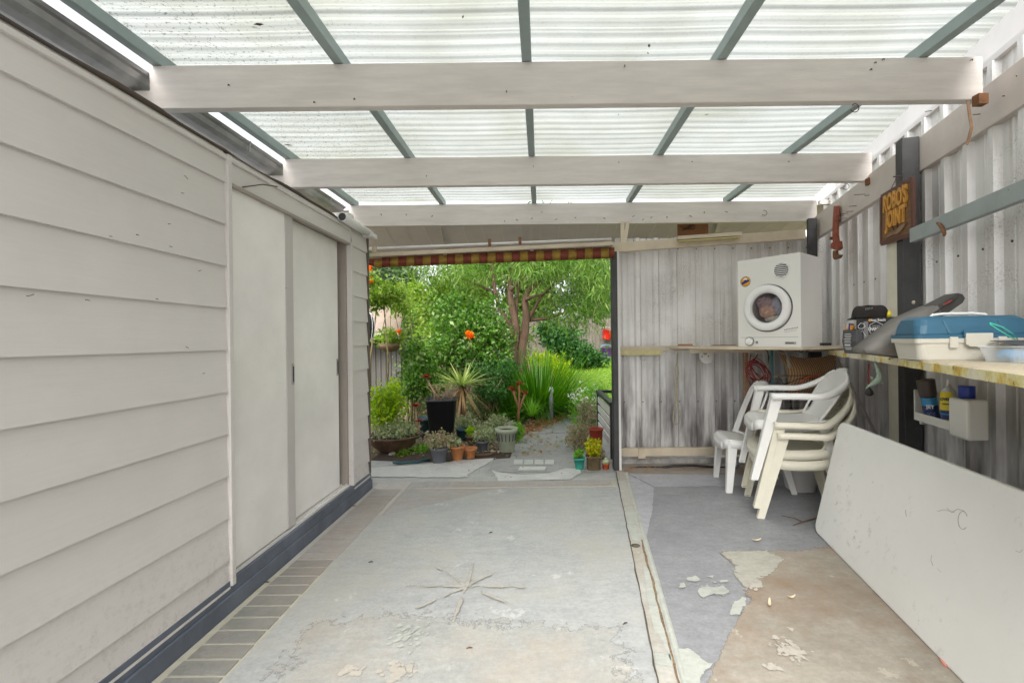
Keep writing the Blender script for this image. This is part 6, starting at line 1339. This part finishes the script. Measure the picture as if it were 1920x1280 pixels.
# far trees
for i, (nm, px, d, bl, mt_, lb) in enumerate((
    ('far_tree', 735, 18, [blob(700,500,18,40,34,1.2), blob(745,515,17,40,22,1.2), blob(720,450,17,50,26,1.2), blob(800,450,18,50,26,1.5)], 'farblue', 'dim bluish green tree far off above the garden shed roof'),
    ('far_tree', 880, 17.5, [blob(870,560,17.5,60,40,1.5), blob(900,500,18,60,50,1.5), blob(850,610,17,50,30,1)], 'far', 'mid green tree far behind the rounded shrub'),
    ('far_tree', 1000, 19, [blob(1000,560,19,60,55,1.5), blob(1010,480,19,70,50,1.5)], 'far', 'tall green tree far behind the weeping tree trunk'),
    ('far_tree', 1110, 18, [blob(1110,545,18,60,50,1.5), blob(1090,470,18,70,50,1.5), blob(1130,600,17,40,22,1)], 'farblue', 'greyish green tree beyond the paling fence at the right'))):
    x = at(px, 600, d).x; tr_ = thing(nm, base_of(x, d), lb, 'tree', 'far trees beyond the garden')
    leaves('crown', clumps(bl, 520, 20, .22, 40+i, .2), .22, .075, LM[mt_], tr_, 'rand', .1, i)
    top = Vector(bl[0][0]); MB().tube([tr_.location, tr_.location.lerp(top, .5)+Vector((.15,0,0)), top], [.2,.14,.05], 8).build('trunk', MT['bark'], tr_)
# paling fence
fn_ = thing('paling_fence', base_of(1, 14.3), 'weathered grey paling fence at the far end of the lawn', 'fence')
mb = MB(); x = -9.0; r_ = random.Random(8)
while x < 7: mb.box(x, x+.10, 14.3+r_.uniform(0,.012), 14.325, gz(0,14.3)-.02, 1.86+r_.uniform(-.02,.02)); x += .103
mb.build('palings', MT['fence'], fn_)
for z in (.75, 1.55): MB().box(-9, 7, 14.33, 14.37, z, z+.07).build('fence_rail', MT['fence'], fn_)
# small garden shed with ribbed walls and a rounded verandah roof
g0_ = at(600, 640, 8.9); g1_ = at(752, 640, 8.9); gs = thing('ribbed_garden_shed', (g1_.x-1, 9.5, 0), 'beige ribbed metal garden shed with a rounded roof edge behind the potted plants', 'shed')
mb = MB(); x = g0_.x-1; k = 0
while x < g1_.x: mb.v += [(x, 8.9, 0), (x, 8.9, 1.30), (x+.05, 8.9, 0), (x+.05, 8.9, 1.30), (x+.06, 8.88, 0), (x+.06, 8.88, 1.30), (x+.09, 8.88, 0), (x+.09, 8.88, 1.30)]; x += .10; k += 4
for i in range(k-1): mb.f.append((2*i, 2*i+2, 2*i+3, 2*i+1)); mb.m.append(0); mb.s.append(False)
mb.build('ribbed_wall', MT['colorbond'], gs, solid=.004)
MB().box(g0_.x-1, g1_.x, 8.93, 11, 0, 1.28).build('wall', MT['colorbond'], gs)
P = []; n_ = 10
mb = MB(); mb.grid(lambda u, v: (g0_.x-1+(g1_.x+.12-g0_.x+1)*u, 8.45+.9*v*v+.9*v*.3, 1.34+.62*math.sin(min(1, v*1.15)*PI/2)), 4, 14); mb.build('rounded_roof', MT['shedroof'], gs, solid=.02)
MB().box(g0_.x-1, g1_.x+.12, 8.42, 8.46, 1.24, 1.36).build('roof_fascia', MT['jamb'], gs)
# pale neighbouring house seen between leaves
nh = thing('neighbour_house', (-4.5, 24, 0.4), 'pale roofed neighbouring house glimpsed between the leaves on the left', 'house')
MB().box(-9, -2.6, 24, 28, 0.2, 2.99).build('wall', MT['fence'], nh); mb = MB(); mb.add([(-9.5,23.5,3.0),(-2.2,23.5,3.0),(-2.8,26,4.1),(-8.9,26,4.1)], [(0,1,2,3)]); mb.build('roof', MT['whitepaint'], nh, solid=.05)
# hanging buckets on the fence
def bucket(nm, px, py0, py1, w0, w1, mat, lb, tilt=0.0):
    c = at(px, py1, 14.12); k = 14.12/F; h = (py1-py0)*k; t = thing(nm, tuple(c), lb, 'bucket', None)
    MB().lathe([(w1*k/2*.97, 0), (w1*k/2, .01), (w0*k/2, h), (w0*k/2*1.06, h+.005), (w0*k/2*.95, h-.005), (w1*k/2*.9, .02), (0, .02)], c, 24, ax=(Vector((math.cos(tilt),0,math.sin(tilt))), Vector((0,1,0)), Vector((-math.sin(tilt),0,math.cos(tilt))))).build('pail', mat, t)
    MB().tube([c+Vector((w0*k/2*math.cos(a_), 0, h+.10*math.sin(a_))) for a_ in [i*PI/8 for i in range(9)]], .008, 5).build('handle', MT['sky_blue'] if mat == MT['purple'] else MT['steel'], t); return t
bucket('bucket', 1136, 619, 636, 24, 13, MT['red'], 'bright red bucket tilted on the paling fence at the right', -.35)
bucket('bucket', 1137, 652, 671, 22, 15, MT['purple'], 'purple bucket with a light blue handle below the red one')
# ---- strap leaved clump and other blade plants
def blades(nm, c, n, L, wd, mat, parent, seed, up=.9, spread=.8, droop=.5, r0=.08):
    r_ = random.Random(seed); mb = MB(); c = Vector(c)
    for i in range(n):
        a_ = r_.uniform(0, 2*PI); s_ = r_.uniform(.1, 1)*spread; l = L*r_.uniform(.6, 1.12); d_ = Vector((math.cos(a_)*s_, math.sin(a_)*s_, up)).normalized(); b_ = c+Vector((math.cos(a_), math.sin(a_), 0))*r_.uniform(0, r0)
        sd_ = Vector((-math.sin(a_+r_.uniform(-.6,.6)), math.cos(a_), 0)).normalized()*wd*.5; ns = 5; P = []
        for k in range(ns+1):
            t_ = k/ns; p = b_+d_*l*t_+Vector((math.cos(a_)*s_*.3, math.sin(a_)*s_*.3, -droop*s_))*l*t_*t_*.6
            w_ = sd_*(1-t_**2.2)*(.7+.6*t_*(1-t_)*2); P += [p-w_, p+w_]
        mb.add(P, [(2*k, 2*k+1, 2*k+3, 2*k+2) for k in range(ns)], 0, True)
    return mb.build(nm, mat, parent)
sc0 = gp(1010, 778); stc = thing('strappy_clump', tuple(sc0), 'big dark green clump of strappy upright leaves beside the path', 'plant')
blades('leaves', sc0, 1300, 1.30, .021, LM['strap'], stc, 3, .74, 1.3, .7, .40)
sc1 = gp(958, 785); st2 = thing('strappy_clump', tuple(sc1), 'smaller shaggy strappy clump left of the big one', 'plant')
blades('leaves', sc1, 420, .75, .014, LM['strap'], st2, 4, .7, 1.0, .7, .15)
yc = at(866, 706, 6.3); yb = gp(868, 795); yu = thing('yucca', tuple(Vector((yc.x, 6.3, -.03))), 'variegated yucca with long pale striped leaves above the tall black pot', 'plant')
blades('leaves', (yc.x, 6.3, yc.z-.12), 80, .48, .036, LM['yucca'], yu, 5, .18, 1.0, .30, .04); blades('dead_leaves', (yc.x, 6.3, yc.z-.14), 40, .5, .02, LM['dry'], yu, 6, -.5, .8, .6, .04)
MB().tube([(yc.x, 6.3, -.03), (yc.x+.02, 6.3, yc.z-.1)], .04, 8).build('trunk', MT['bark'], yu)
gt = gp(997, 806); gtt = thing('grass_tuft', tuple(gt), 'small arching grass tuft in a dark pot beside the white rock', 'plant'); blades('leaves', (gt.x, gt.y, .16), 90, .34, .012, LM['fern'], gtt, 7, .8, .9, .8, .03)
# ---- pots
def pot(nm, c, r0, r1, h, mat, lb, cat='pot', rim=.012, sq=0.0, soil=True, ribs=0, n=32, rot=0.0):
    t = thing(nm, tuple(c), lb, cat); ax = (Vector((math.cos(rot), math.sin(rot), 0)), Vector((-math.sin(rot), math.cos(rot), 0)), UZ)
    MB().lathe([(0,.006),(r0*.92,.002),(r0,.008),(r1-.004,h-rim*2.2),(r1-.002,h-rim*2.2),(r1+rim*.5,h-rim*2),(r1+rim*.6,h-.003),(r1+rim*.3,h),(r1-rim*.6,h-.002),(r1-rim*.7,h-.05)], c, n, ax=ax, sq=sq).build('pot_body', mat, t)
    if soil: MB().lathe([(r1-rim*.4,h-.028),(r1*.5,h-.018),(0,h-.022)], c, n, ax=ax, sq=sq).build('soil', MT['soil'], t)
    for k in range(ribs):
        a_ = 2*PI*k/ribs; d_ = Vector((math.cos(a_), math.sin(a_), 0)); MB().bar(c+d_*(r0+(r1-r0)*.52+.002)+UZ*h*.50, c+d_*(r1-.001)+UZ*(h-.055), .009, .006, up=d_).build('flute', MT['darkgrey'], t)
    return t
def mound(parent, c, r, h, n, L, W, mat, seed, nm='plant', mode='rand'):
    return leaves(nm, clumps([((c[0], c[1], c[2]), (r, r, h))], n, 9, r*.13, seed, .3), L, W, mat, parent, mode, .1, seed)
def sprout(nm, c, r, h, n, L, W, mat, lb, seed, cat='plant', mode='rand', zc=None, nst=6, stem='stem', group=None):
    t = thing(nm, tuple(c), lb, cat, group); zc = c[2]+h if zc is None else zc; mound(t, (c[0], c[1], zc), r, h, n, L, W, mat, seed, 'foliage', mode); r_ = random.Random(seed)
    for k in range(nst):
        a_ = r_.uniform(0, 6.3); q = Vector((c[0]+r*.75*math.cos(a_), c[1]+r*.75*math.sin(a_), zc+h*r_.uniform(-.2,.8))); b_ = Vector(c)
        MB().tube([b_, b_.lerp(q, .5)+Vector((0,0,.02)), q], [.005,.004,.002], 5).build('stem', MT[stem], t)
    return t
G = lambda px, py, z=-.008: onz(px, py, z)
c = G(824, 866); pot('plant_pot', c, .068, .088, .152, MT['pot_grey'], 'mid grey plastic pot at the front edge of the white apron'); sprout('trailing_plant', c+UZ*.13, .13, .09, 90, .030, .018, LM['pinkish'], 'straggly pinkish green succulent in the mid grey pot', 51, nst=9, stem='drystem')
c = G(858, 862); pot('terracotta_pot', c, .048, .074, .148, MT['terracotta'], 'taller orange terracotta pot with a pale seedling'); sprout('small_succulent', c+UZ*.12, .05, .05, 22, .026, .013, LM['grey'], 'small grey succulent in the taller terracotta pot', 52, nst=3)
c = G(882, 859); pot('terracotta_pot', c, .046, .064, .112, MT['terracotta'], 'shorter terracotta pot, empty, right of the taller one')
c = G(950, 847); pot('fluted_urn', c, .082, .112, .262, MT['pot_sage'], 'sage green urn with dark flutes under its rim, on the path edge', 'urn', rim=.018, ribs=16)
c = G(905, 845); pot('nursery_pot', c, .05, .066, .115, MT['pot_grey'], 'small dark nursery pot under the grey foliage'); sprout('wilted_plant', c+UZ*.11, .11, .06, 70, .028, .014, LM['grey'], 'wilting grey leaved plant in the small nursery pot', 53, nst=8, stem='drystem')
c = G(884, 831); pot('ochre_pot', c, .045, .066, .10, MT['basketpot'], 'squat ochre brown pot behind the terracotta pair'); sprout('leafy_seedling', c+UZ*.09, .06, .05, 30, .035, .022, LM['bowl'], 'fresh green seedling in the squat ochre pot', 54, nst=3)
c = G(800, 818); pot('teal_pot', c, .10, .125, .24, MT['pot_blue'], 'dark teal glazed pot half hidden left of the tall black pot')
c = G(869, 822); pot('teal_pot', c, .07, .085, .13, MT['pot_blue'], 'low dark teal pot between the tall black pot and the grey foliage')
c = G(829, 822); bpot = pot('tall_black_pot', c, .135, .185, .50, MT['pot_black'], 'tall square black planter with a few dead stalks', rim=.012, sq=.75, n=40, rot=.12)
mb = None
for k in range(16):
    r_ = random.Random(k); p = c+Vector((r_.uniform(-.13,.13), r_.uniform(-.1,.1), .47)); MB().tube([p, p+Vector((r_.uniform(-.08,.1), 0, r_.uniform(.08,.2))), p+Vector((r_.uniform(-.12,.14), 0, r_.uniform(.14,.26)))], [.005,.004,.002], 5).build('dead_stalk', MT['drystem'], bpot)
def rosette(nm, c, r, stempath, lb, par=None):
    t = thing(nm, tuple(stempath[0]), lb, 'succulent'); mb = MB(); r_ = random.Random(int(c.x*100)); k = 0
    for ring_i, (el, rr, n_) in enumerate(((.15, 1.0, 12), (.5, .85, 10), (.9, .6, 8), (1.25, .4, 5))):
        for i in range(n_):
            a_ = 2*PI*(i+.5*ring_i)/n_; d_ = Vector((math.cos(a_)*math.cos(el), math.sin(a_)*math.cos(el), math.sin(el))); s_ = Vector((-math.sin(a_), math.cos(a_), 0)); l = r*rr
            mb.add([c, c+d_*l*.6+s_*l*.2, c+d_*l*1.02, c+d_*l*.6-s_*l*.2], [(0,1,2,3)])
    mb.build('rosette', LM['aeon'], t); MB().tube(list(stempath)+[c], [.011]*len(stempath)+[.009], 7).build('stem', MT['drystem'], t)
c2_ = at(799, 708, 5.6); rosette('aeonium', c2_, .085, [c+Vector((.0,0,.47)), at(812,732,5.6)], 'dark red aeonium rosette on a bare stem above the tall black pot')
cb_ = G(738, 846); cb_ = Vector((cb_.x, 5.0, -.008))
bw_ = thing('bowl_planter', tuple(cb_), 'wide shallow brown glazed bowl planter beside the shed corner', 'bowl')
MB().lathe([(0,.01),(.14,.0),(.15,.012),(.24,.09),(.290,.165),(.315,.180),(.315,.190),(.285,.186),(.27,.15)], cb_, 44).build('bowl_body', MT['bowl'], bw_); MB().lathe([(.283,.165),(0,.18)], cb_, 30).build('soil', MT['soil'], bw_)
sprout('bowl_plant', cb_+Vector((-.08,.05,.17)), .22, .27, 230, .050, .020, LM['bowl'], 'bright fresh green ferny plant growing up out of the brown bowl', 55, nst=12, zc=.50)
sprout('bowl_succulents', cb_+Vector((.03,-.05,.17)), .25, .07, 190, .034, .018, LM['grey'], 'mixed low grey succulents covering the soil of the brown bowl', 56, nst=6)
c2_ = at(779, 762, 5.05); rosette('aeonium', c2_, .075, [cb_+Vector((.2,0,.17)), at(782,800,5.02)], 'upper dark red aeonium rosette over the right of the brown bowl')
c2_ = at(786, 790, 4.95); rosette('aeonium', c2_, .055, [cb_+Vector((.24,0,.17)), at(786,806,4.95)], 'lower small dark red aeonium rosette at the brown bowl rim')
c2_ = gp(975, 812); a2_ = thing('red_succulent', (c2_.x, c2_.y, -.03), 'upright reddish brown branching succulent behind the sage urn', 'succulent')
for P in ([(972,790),(973,760),(974,735),(973,722)], [(973,765),(966,745),(962,732)], [(974,768),(980,750),(984,738)]): MB().tube([at(x, y, 5.9) for x, y in P], [.016,.014,.012,.010][:len(P)], 7).build('branch', MT['orange_wood'], a2_)
for i, (px, py) in enumerate(((973,722),(962,732),(984,738))): leaves('leaf_tuft', clumps([(tuple(at(px, py, 5.9)), (.03,.03,.03))], 6, 6, .012, i, .3), .05, .018, leaf_mat('russet_leaf', [(.35,.09,.03),(.22,.05,.02)], .2) if i == 0 else bpy.data.materials['russet_leaf'], a2_, 'up', 0, i)
# plants in the ground around the pots
PL = [
 ('grey_succulent', 905, 830, .16, .10, 130, .034, .017, 'grey', 'spreading grey green succulent left of the sage urn'),
 ('grey_succulent', 876, 812, .15, .13, 120, .034, .017, 'grey', 'grey succulent mound behind the squat ochre pot'),
 ('grey_succulent', 932, 818, .18, .14, 150, .034, .017, 'grey', 'tall pale succulent mound behind the sage urn'),
 ('ferny_plant', 970, 832, .085, .14, 110, .030, .010, 'fern', 'soft feathery bright green plant right of the sage urn'),
 ('low_seedling', 757, 858, .09, .035, 40, .028, .022, 'vine', 'low green seedling in front of the brown bowl'),
 ('low_seedling', 790, 851, .10, .05, 60, .028, .018, 'fern', 'low light green plant left of the mid grey pot'),
 ('wispy_plant', 842, 842, .11, .09, 60, .030, .015, 'pinkish', 'wispy pink tipped plant in front of the tall black pot'),
 ('weedy_clump', 712, 815, .18, .20, 120, .038, .018, 'grey', 'tangled grey green growth behind the brown bowl'),
 ('weedy_clump', 922, 780, .24, .18, 150, .038, .016, 'pinkish', 'tangled dry looking growth between urn and low dark shrub'),
 ('weedy_clump', 782, 790, .22, .24, 150, .038, .018, 'grey', 'tangled growth left of the tall black pot'),
 ('weedy_clump', 888, 786, .20, .22, 140, .036, .018, 'grey', 'tangled grey growth right of the tall black pot'),
 ('pink_succulent', 1086, 846, .15, .17, 170, .032, .015, 'pinkish', 'large pink and grey succulent spilling over the path edge'),
 ('pink_succulent', 1100, 812, .15, .22, 150, .034, .015, 'pinkish', 'taller pinkish plant behind the large pink succulent'),
 ('pink_succulent', 1124, 866, .07, .08, 45, .028, .012, 'pinkish', 'small straggling pink plant beside the black slatted planter'),
]
for i, (nm, px, py, r, h, n, L, W, mt_, lb) in enumerate(PL):
    sprout(nm, gp(px, py), r, h, n, L, W, LM[mt_], lb, 70+i, nst=7, stem='drystem')
# right hand pots
c = G(1086, 879); pot('square_pot', c, .036, .050, .108, MT['pot_teal'], 'small square bright teal pot at the path edge', sq=.8, rim=.008, n=32); sprout('pot_succulent', c+UZ*.10, .04, .03, 20, .04, .014, LM['fern'], 'spiky little green succulent in the teal pot', 91, nst=2, mode='up')
c = G(1113, 879); pot('basket_pot', c, .062, .066, .13, MT['basketpot'], 'small square woven bark pot', sq=.7, rim=.006, n=28); sprout('yellow_succulent', c+UZ*.12, .07, .08, 60, .034, .018, LM['yelgreen'], 'yellow green succulent growing over the bark pot', 92, nst=5)
c = G(1136, 880); pot('cactus_pot', c, .026, .036, .062, MT['pot_orange'], 'tiny orange red pot against the doorway post', rim=.006)
cc_ = thing('cactus', tuple(c+UZ*.05), 'pale little clustered cactus in the tiny orange red pot', 'cactus')
for dx, dz, r in ((-.014,.02,.020),(.012,.026,.022),(.0,.045,.016),(.024,.012,.014)): MB().lathe([(r*.6,-r),(r,0),(r*.8,r*.8),(0,r*1.15)], c+Vector((dx,0,.05+dz)), 12).build('lobe', LM['cactus'], cc_)
c = G(1118, 850); pot('tall_red_pot', c, .060, .075, .27, MT['pot_red'], 'tall plain red pot beside the black slatted planter', rim=.008)
# black slatted planter
bp_ = thing('slatted_planter', (.74, 5.1, -.03), 'black framed planter with pale horizontal slats just outside the doorway post', 'planter')
za = .53
for y in (4.55, 5.64): MB().box(.685, .725, y, y+.05, -.03, za).build('leg', MT['pot_black'], bp_, bev=.003)
for y in (4.55, 5.64): MB().box(1.10, 1.14, y, y+.05, -.03, za).build('leg', MT['pot_black'], bp_, bev=.003)
MB().box(.675, .735, 4.54, 5.70, za+.001, za+.035).build('top_rail', MT['pot_black'], bp_, bev=.003); MB().box(.735, 1.15, 5.63, 5.70, za+.001, za+.035).build('top_rail', MT['pot_black'], bp_, bev=.003)
for k in range(4): MB().box(.693, .708, 4.601, 5.639, .10+k*.105, .175+k*.105).build('slat', MT['whitepaint'], bp_, bev=.002)
# solar light, rocks, edging
c = gp(1034, 792); sl = thing('solar_light', tuple(c), 'clear grey bollard light standing in front of the strappy clump', 'light')
MB().lathe([(.030,0),(.030,.44),(.034,.445),(.034,.50),(.026,.525),(0,.53)], c, 18).build('tube_body', MT['clear'], sl); MB().lathe([(.018,0),(.018,.43),(0,.431)], c, 12).build('inner_core', MT['pot_grey'], sl)
r_ = random.Random(12)
for i, (px, py, s_, lb) in enumerate(((1024,787,.10,'pale whitish rock between the bollard light and the grass tuft'), (882,848,.045,'small pale stone by the ochre pot'), (736,858,.05,'flat grey brick piece under the bowl rim'), (958,800,.07,'rounded grey stone behind the feathery plant'))):
    c = gp(px, py); mb = MB(); ph = [r_.uniform(0, 6) for _ in range(4)]
    mb.grid(lambda u, v: c+Vector((math.cos(2*PI*u)*s_*math.cos(PI*(v-.5))*(1+.18*math.sin(4*PI*u+ph[0])+.1*math.sin(10*PI*u+ph[1])), math.sin(2*PI*u)*s_*.7*math.cos(PI*(v-.5)), s_*.55+s_*.6*math.sin(PI*(v-.5))*(1+.15*math.sin(6*PI*u+ph[2])))), 18, 10)
    o = mb.build('rock', MT['rock'], None); move_to_base(o, c); tag(o, lb, 'rock')
mb = MB(); mb.tube([G(x, y, .015) for x, y in ((738,866),(750,868),(766,866),(785,865),(805,860))], .016, 8); free('edging_hose', mb, MT['pot_blue'], G(738,866), 'dark green hose edging the little bed in front of the bowl', 'hose')
mb = MB(); mb.tube([G(x, y, .015) for x, y in ((893,853),(905,853),(920,851),(932,849))], .014, 8); free('edging_log', mb, MT['bark'], G(893,853), 'thin brown log lying left of the sage urn', 'log')
bedm = MB(); bedm.grid(lambda u, v: (-1.75+1.42*u, 4.62+.5*v-.10*math.sin(PI*u), -.006+.012*math.sin(PI*v)), 20, 6); struct('planting_bed', bedm, MT['soil'])
# loose things: leaf litter, ground cover, grass
r = np.random.default_rng(3)
a_, b_, c_ = gp(985,815), gp(1062,782), gp(1000,800); k = 900; u = r.random(k); C = np.array([[a_.x-.05+(b_.x-a_.x)*t+r.normal()*.07, a_.y+(b_.y-a_.y)*t+r.normal()*.16, .0+r.random()*.02] for t in u])
tag(leaves('leaf_litter', C, .055, .018, MT['dryleaf'], None, 'flat', 0, 8), 'orange brown leaf litter drifted along the left of the path', 'leaf litter', kind='stuff')
C = np.stack([r.uniform(-2.6, .25, 2600), r.uniform(4.7, 7.6, 2600), np.full(2600, -.015)], 1); keep = C[:, 0] < .25-(C[:, 1]-4.7)*.03-.12*np.abs(r.normal(size=2600)); C = C[keep]; C[:, 2] += r.random(len(C))*.05
tag(leaves('ground_cover', C, .045, .02, LM['pinkish'], None, 'flat', 0, 9), 'low mixed ground cover and fallen bits between the potted plants', 'ground cover', kind='stuff')
C = np.stack([r.uniform(.35, 3.4, 26000), r.uniform(7.7, 14.1, 26000), np.zeros(26000)], 1); C = C[C[:, 0] > .35+.0*C[:, 1]]; C[:, 2] = [gz(0, y)+.008 for y in C[:, 1]]
tag(leaves('lawn_grass', C, .055, .009, LM['grass'], None, 'up', .1, 10), 'short bright green lawn grass', 'grass', kind='stuff')
C = np.stack([.55+r.normal(size=160)*.4, 4.2+r.random(160)*.35, np.full(160, .0)], 1)
tag(leaves('path_scraps', np.stack([r.uniform(-1.2, .6, 70), r.uniform(3.95, 4.7, 70), np.full(70, .001)], 1), .022, .008, MT['dryleaf'], None, 'flat', 0, 11), 'scattered leaf scraps on the paving outside the doorway', 'leaf scraps', kind='stuff')
# orange flowers and the hanging basket
for i, (px, py, d, s_, lb) in enumerate(((880,628,6.6,.055,'bright orange flower head in front of the rounded shrub'), (691,503,5.4,.04,'orange flower at the very top left of the doorway under the awning'), (694,527,5.4,.032,'small orange flower just below the other at the top left of the doorway'), (748,622,6.2,.03,'orange flower above the hanging basket'))):
    c = at(px, py, d); o = leaves('orange_flower', clumps([(tuple(c), (s_*.8, s_*.6, s_))], 14, 12, s_*.25, 60+i, .5), s_*.55, s_*.35, LM['flower'], None, 'rand', 0, i); move_to_base(o, c-UZ*s_); tag(o, lb, 'flower', 'orange flowers')
    MB().tube([c-UZ*s_*.5, c-UZ*.3+Vector((.04,0.1,0))], .004, 5).build('stem', MT['stem'], o)
c = at(731, 646, 6.3); hb = thing('hanging_basket', tuple(c), 'round hanging basket of leafy plants in front of the ribbed garden shed', 'hanging basket')
MB().lathe([(0,-.10),(.08,-.09),(.14,-.04),(.165,.02),(.16,.02),(.0,.01)], c, 24).build('basket_bowl', MT['basketpot'], hb); leaves('foliage', clumps([(tuple(c+UZ*.08), (.20,.2,.10))], 60, 12, .04, 77, .3), .05, .03, LM['vine'], hb, 'rand', 0, 7)
for dx in (-.15, .0, .15): MB().tube([c+Vector((dx,0,.02)), c+Vector((.03,0,.75))], .003, 4).build('hanger_wire', MT['nail'], hb)
c = at(692, 612, 5.2); hw = thing('wire_ornament', tuple(c), 'dark oval hanging ornament wound with white wire against the shed corner', 'ornament')
MB().lathe([(0,-.16),(.045,-.11),(.06,0),(.045,.10),(0,.16)], c, 16).build('core', MT['dark'], hw)
for k in range(5):
    a0 = k*PI/5; MB().tube([c+Vector((math.cos(a0)*.066*math.cos(t_), math.sin(a0)*.066*math.cos(t_), .165*math.sin(t_))) for t_ in [i*2*PI/16 for i in range(16)]], .0035, 5, closed=True).build('wire_loop', MT['label_white'], hw)
MB().tube([c+UZ*.16, c+UZ*.5], .004, 5).build('cord', MT['rope'], hw)
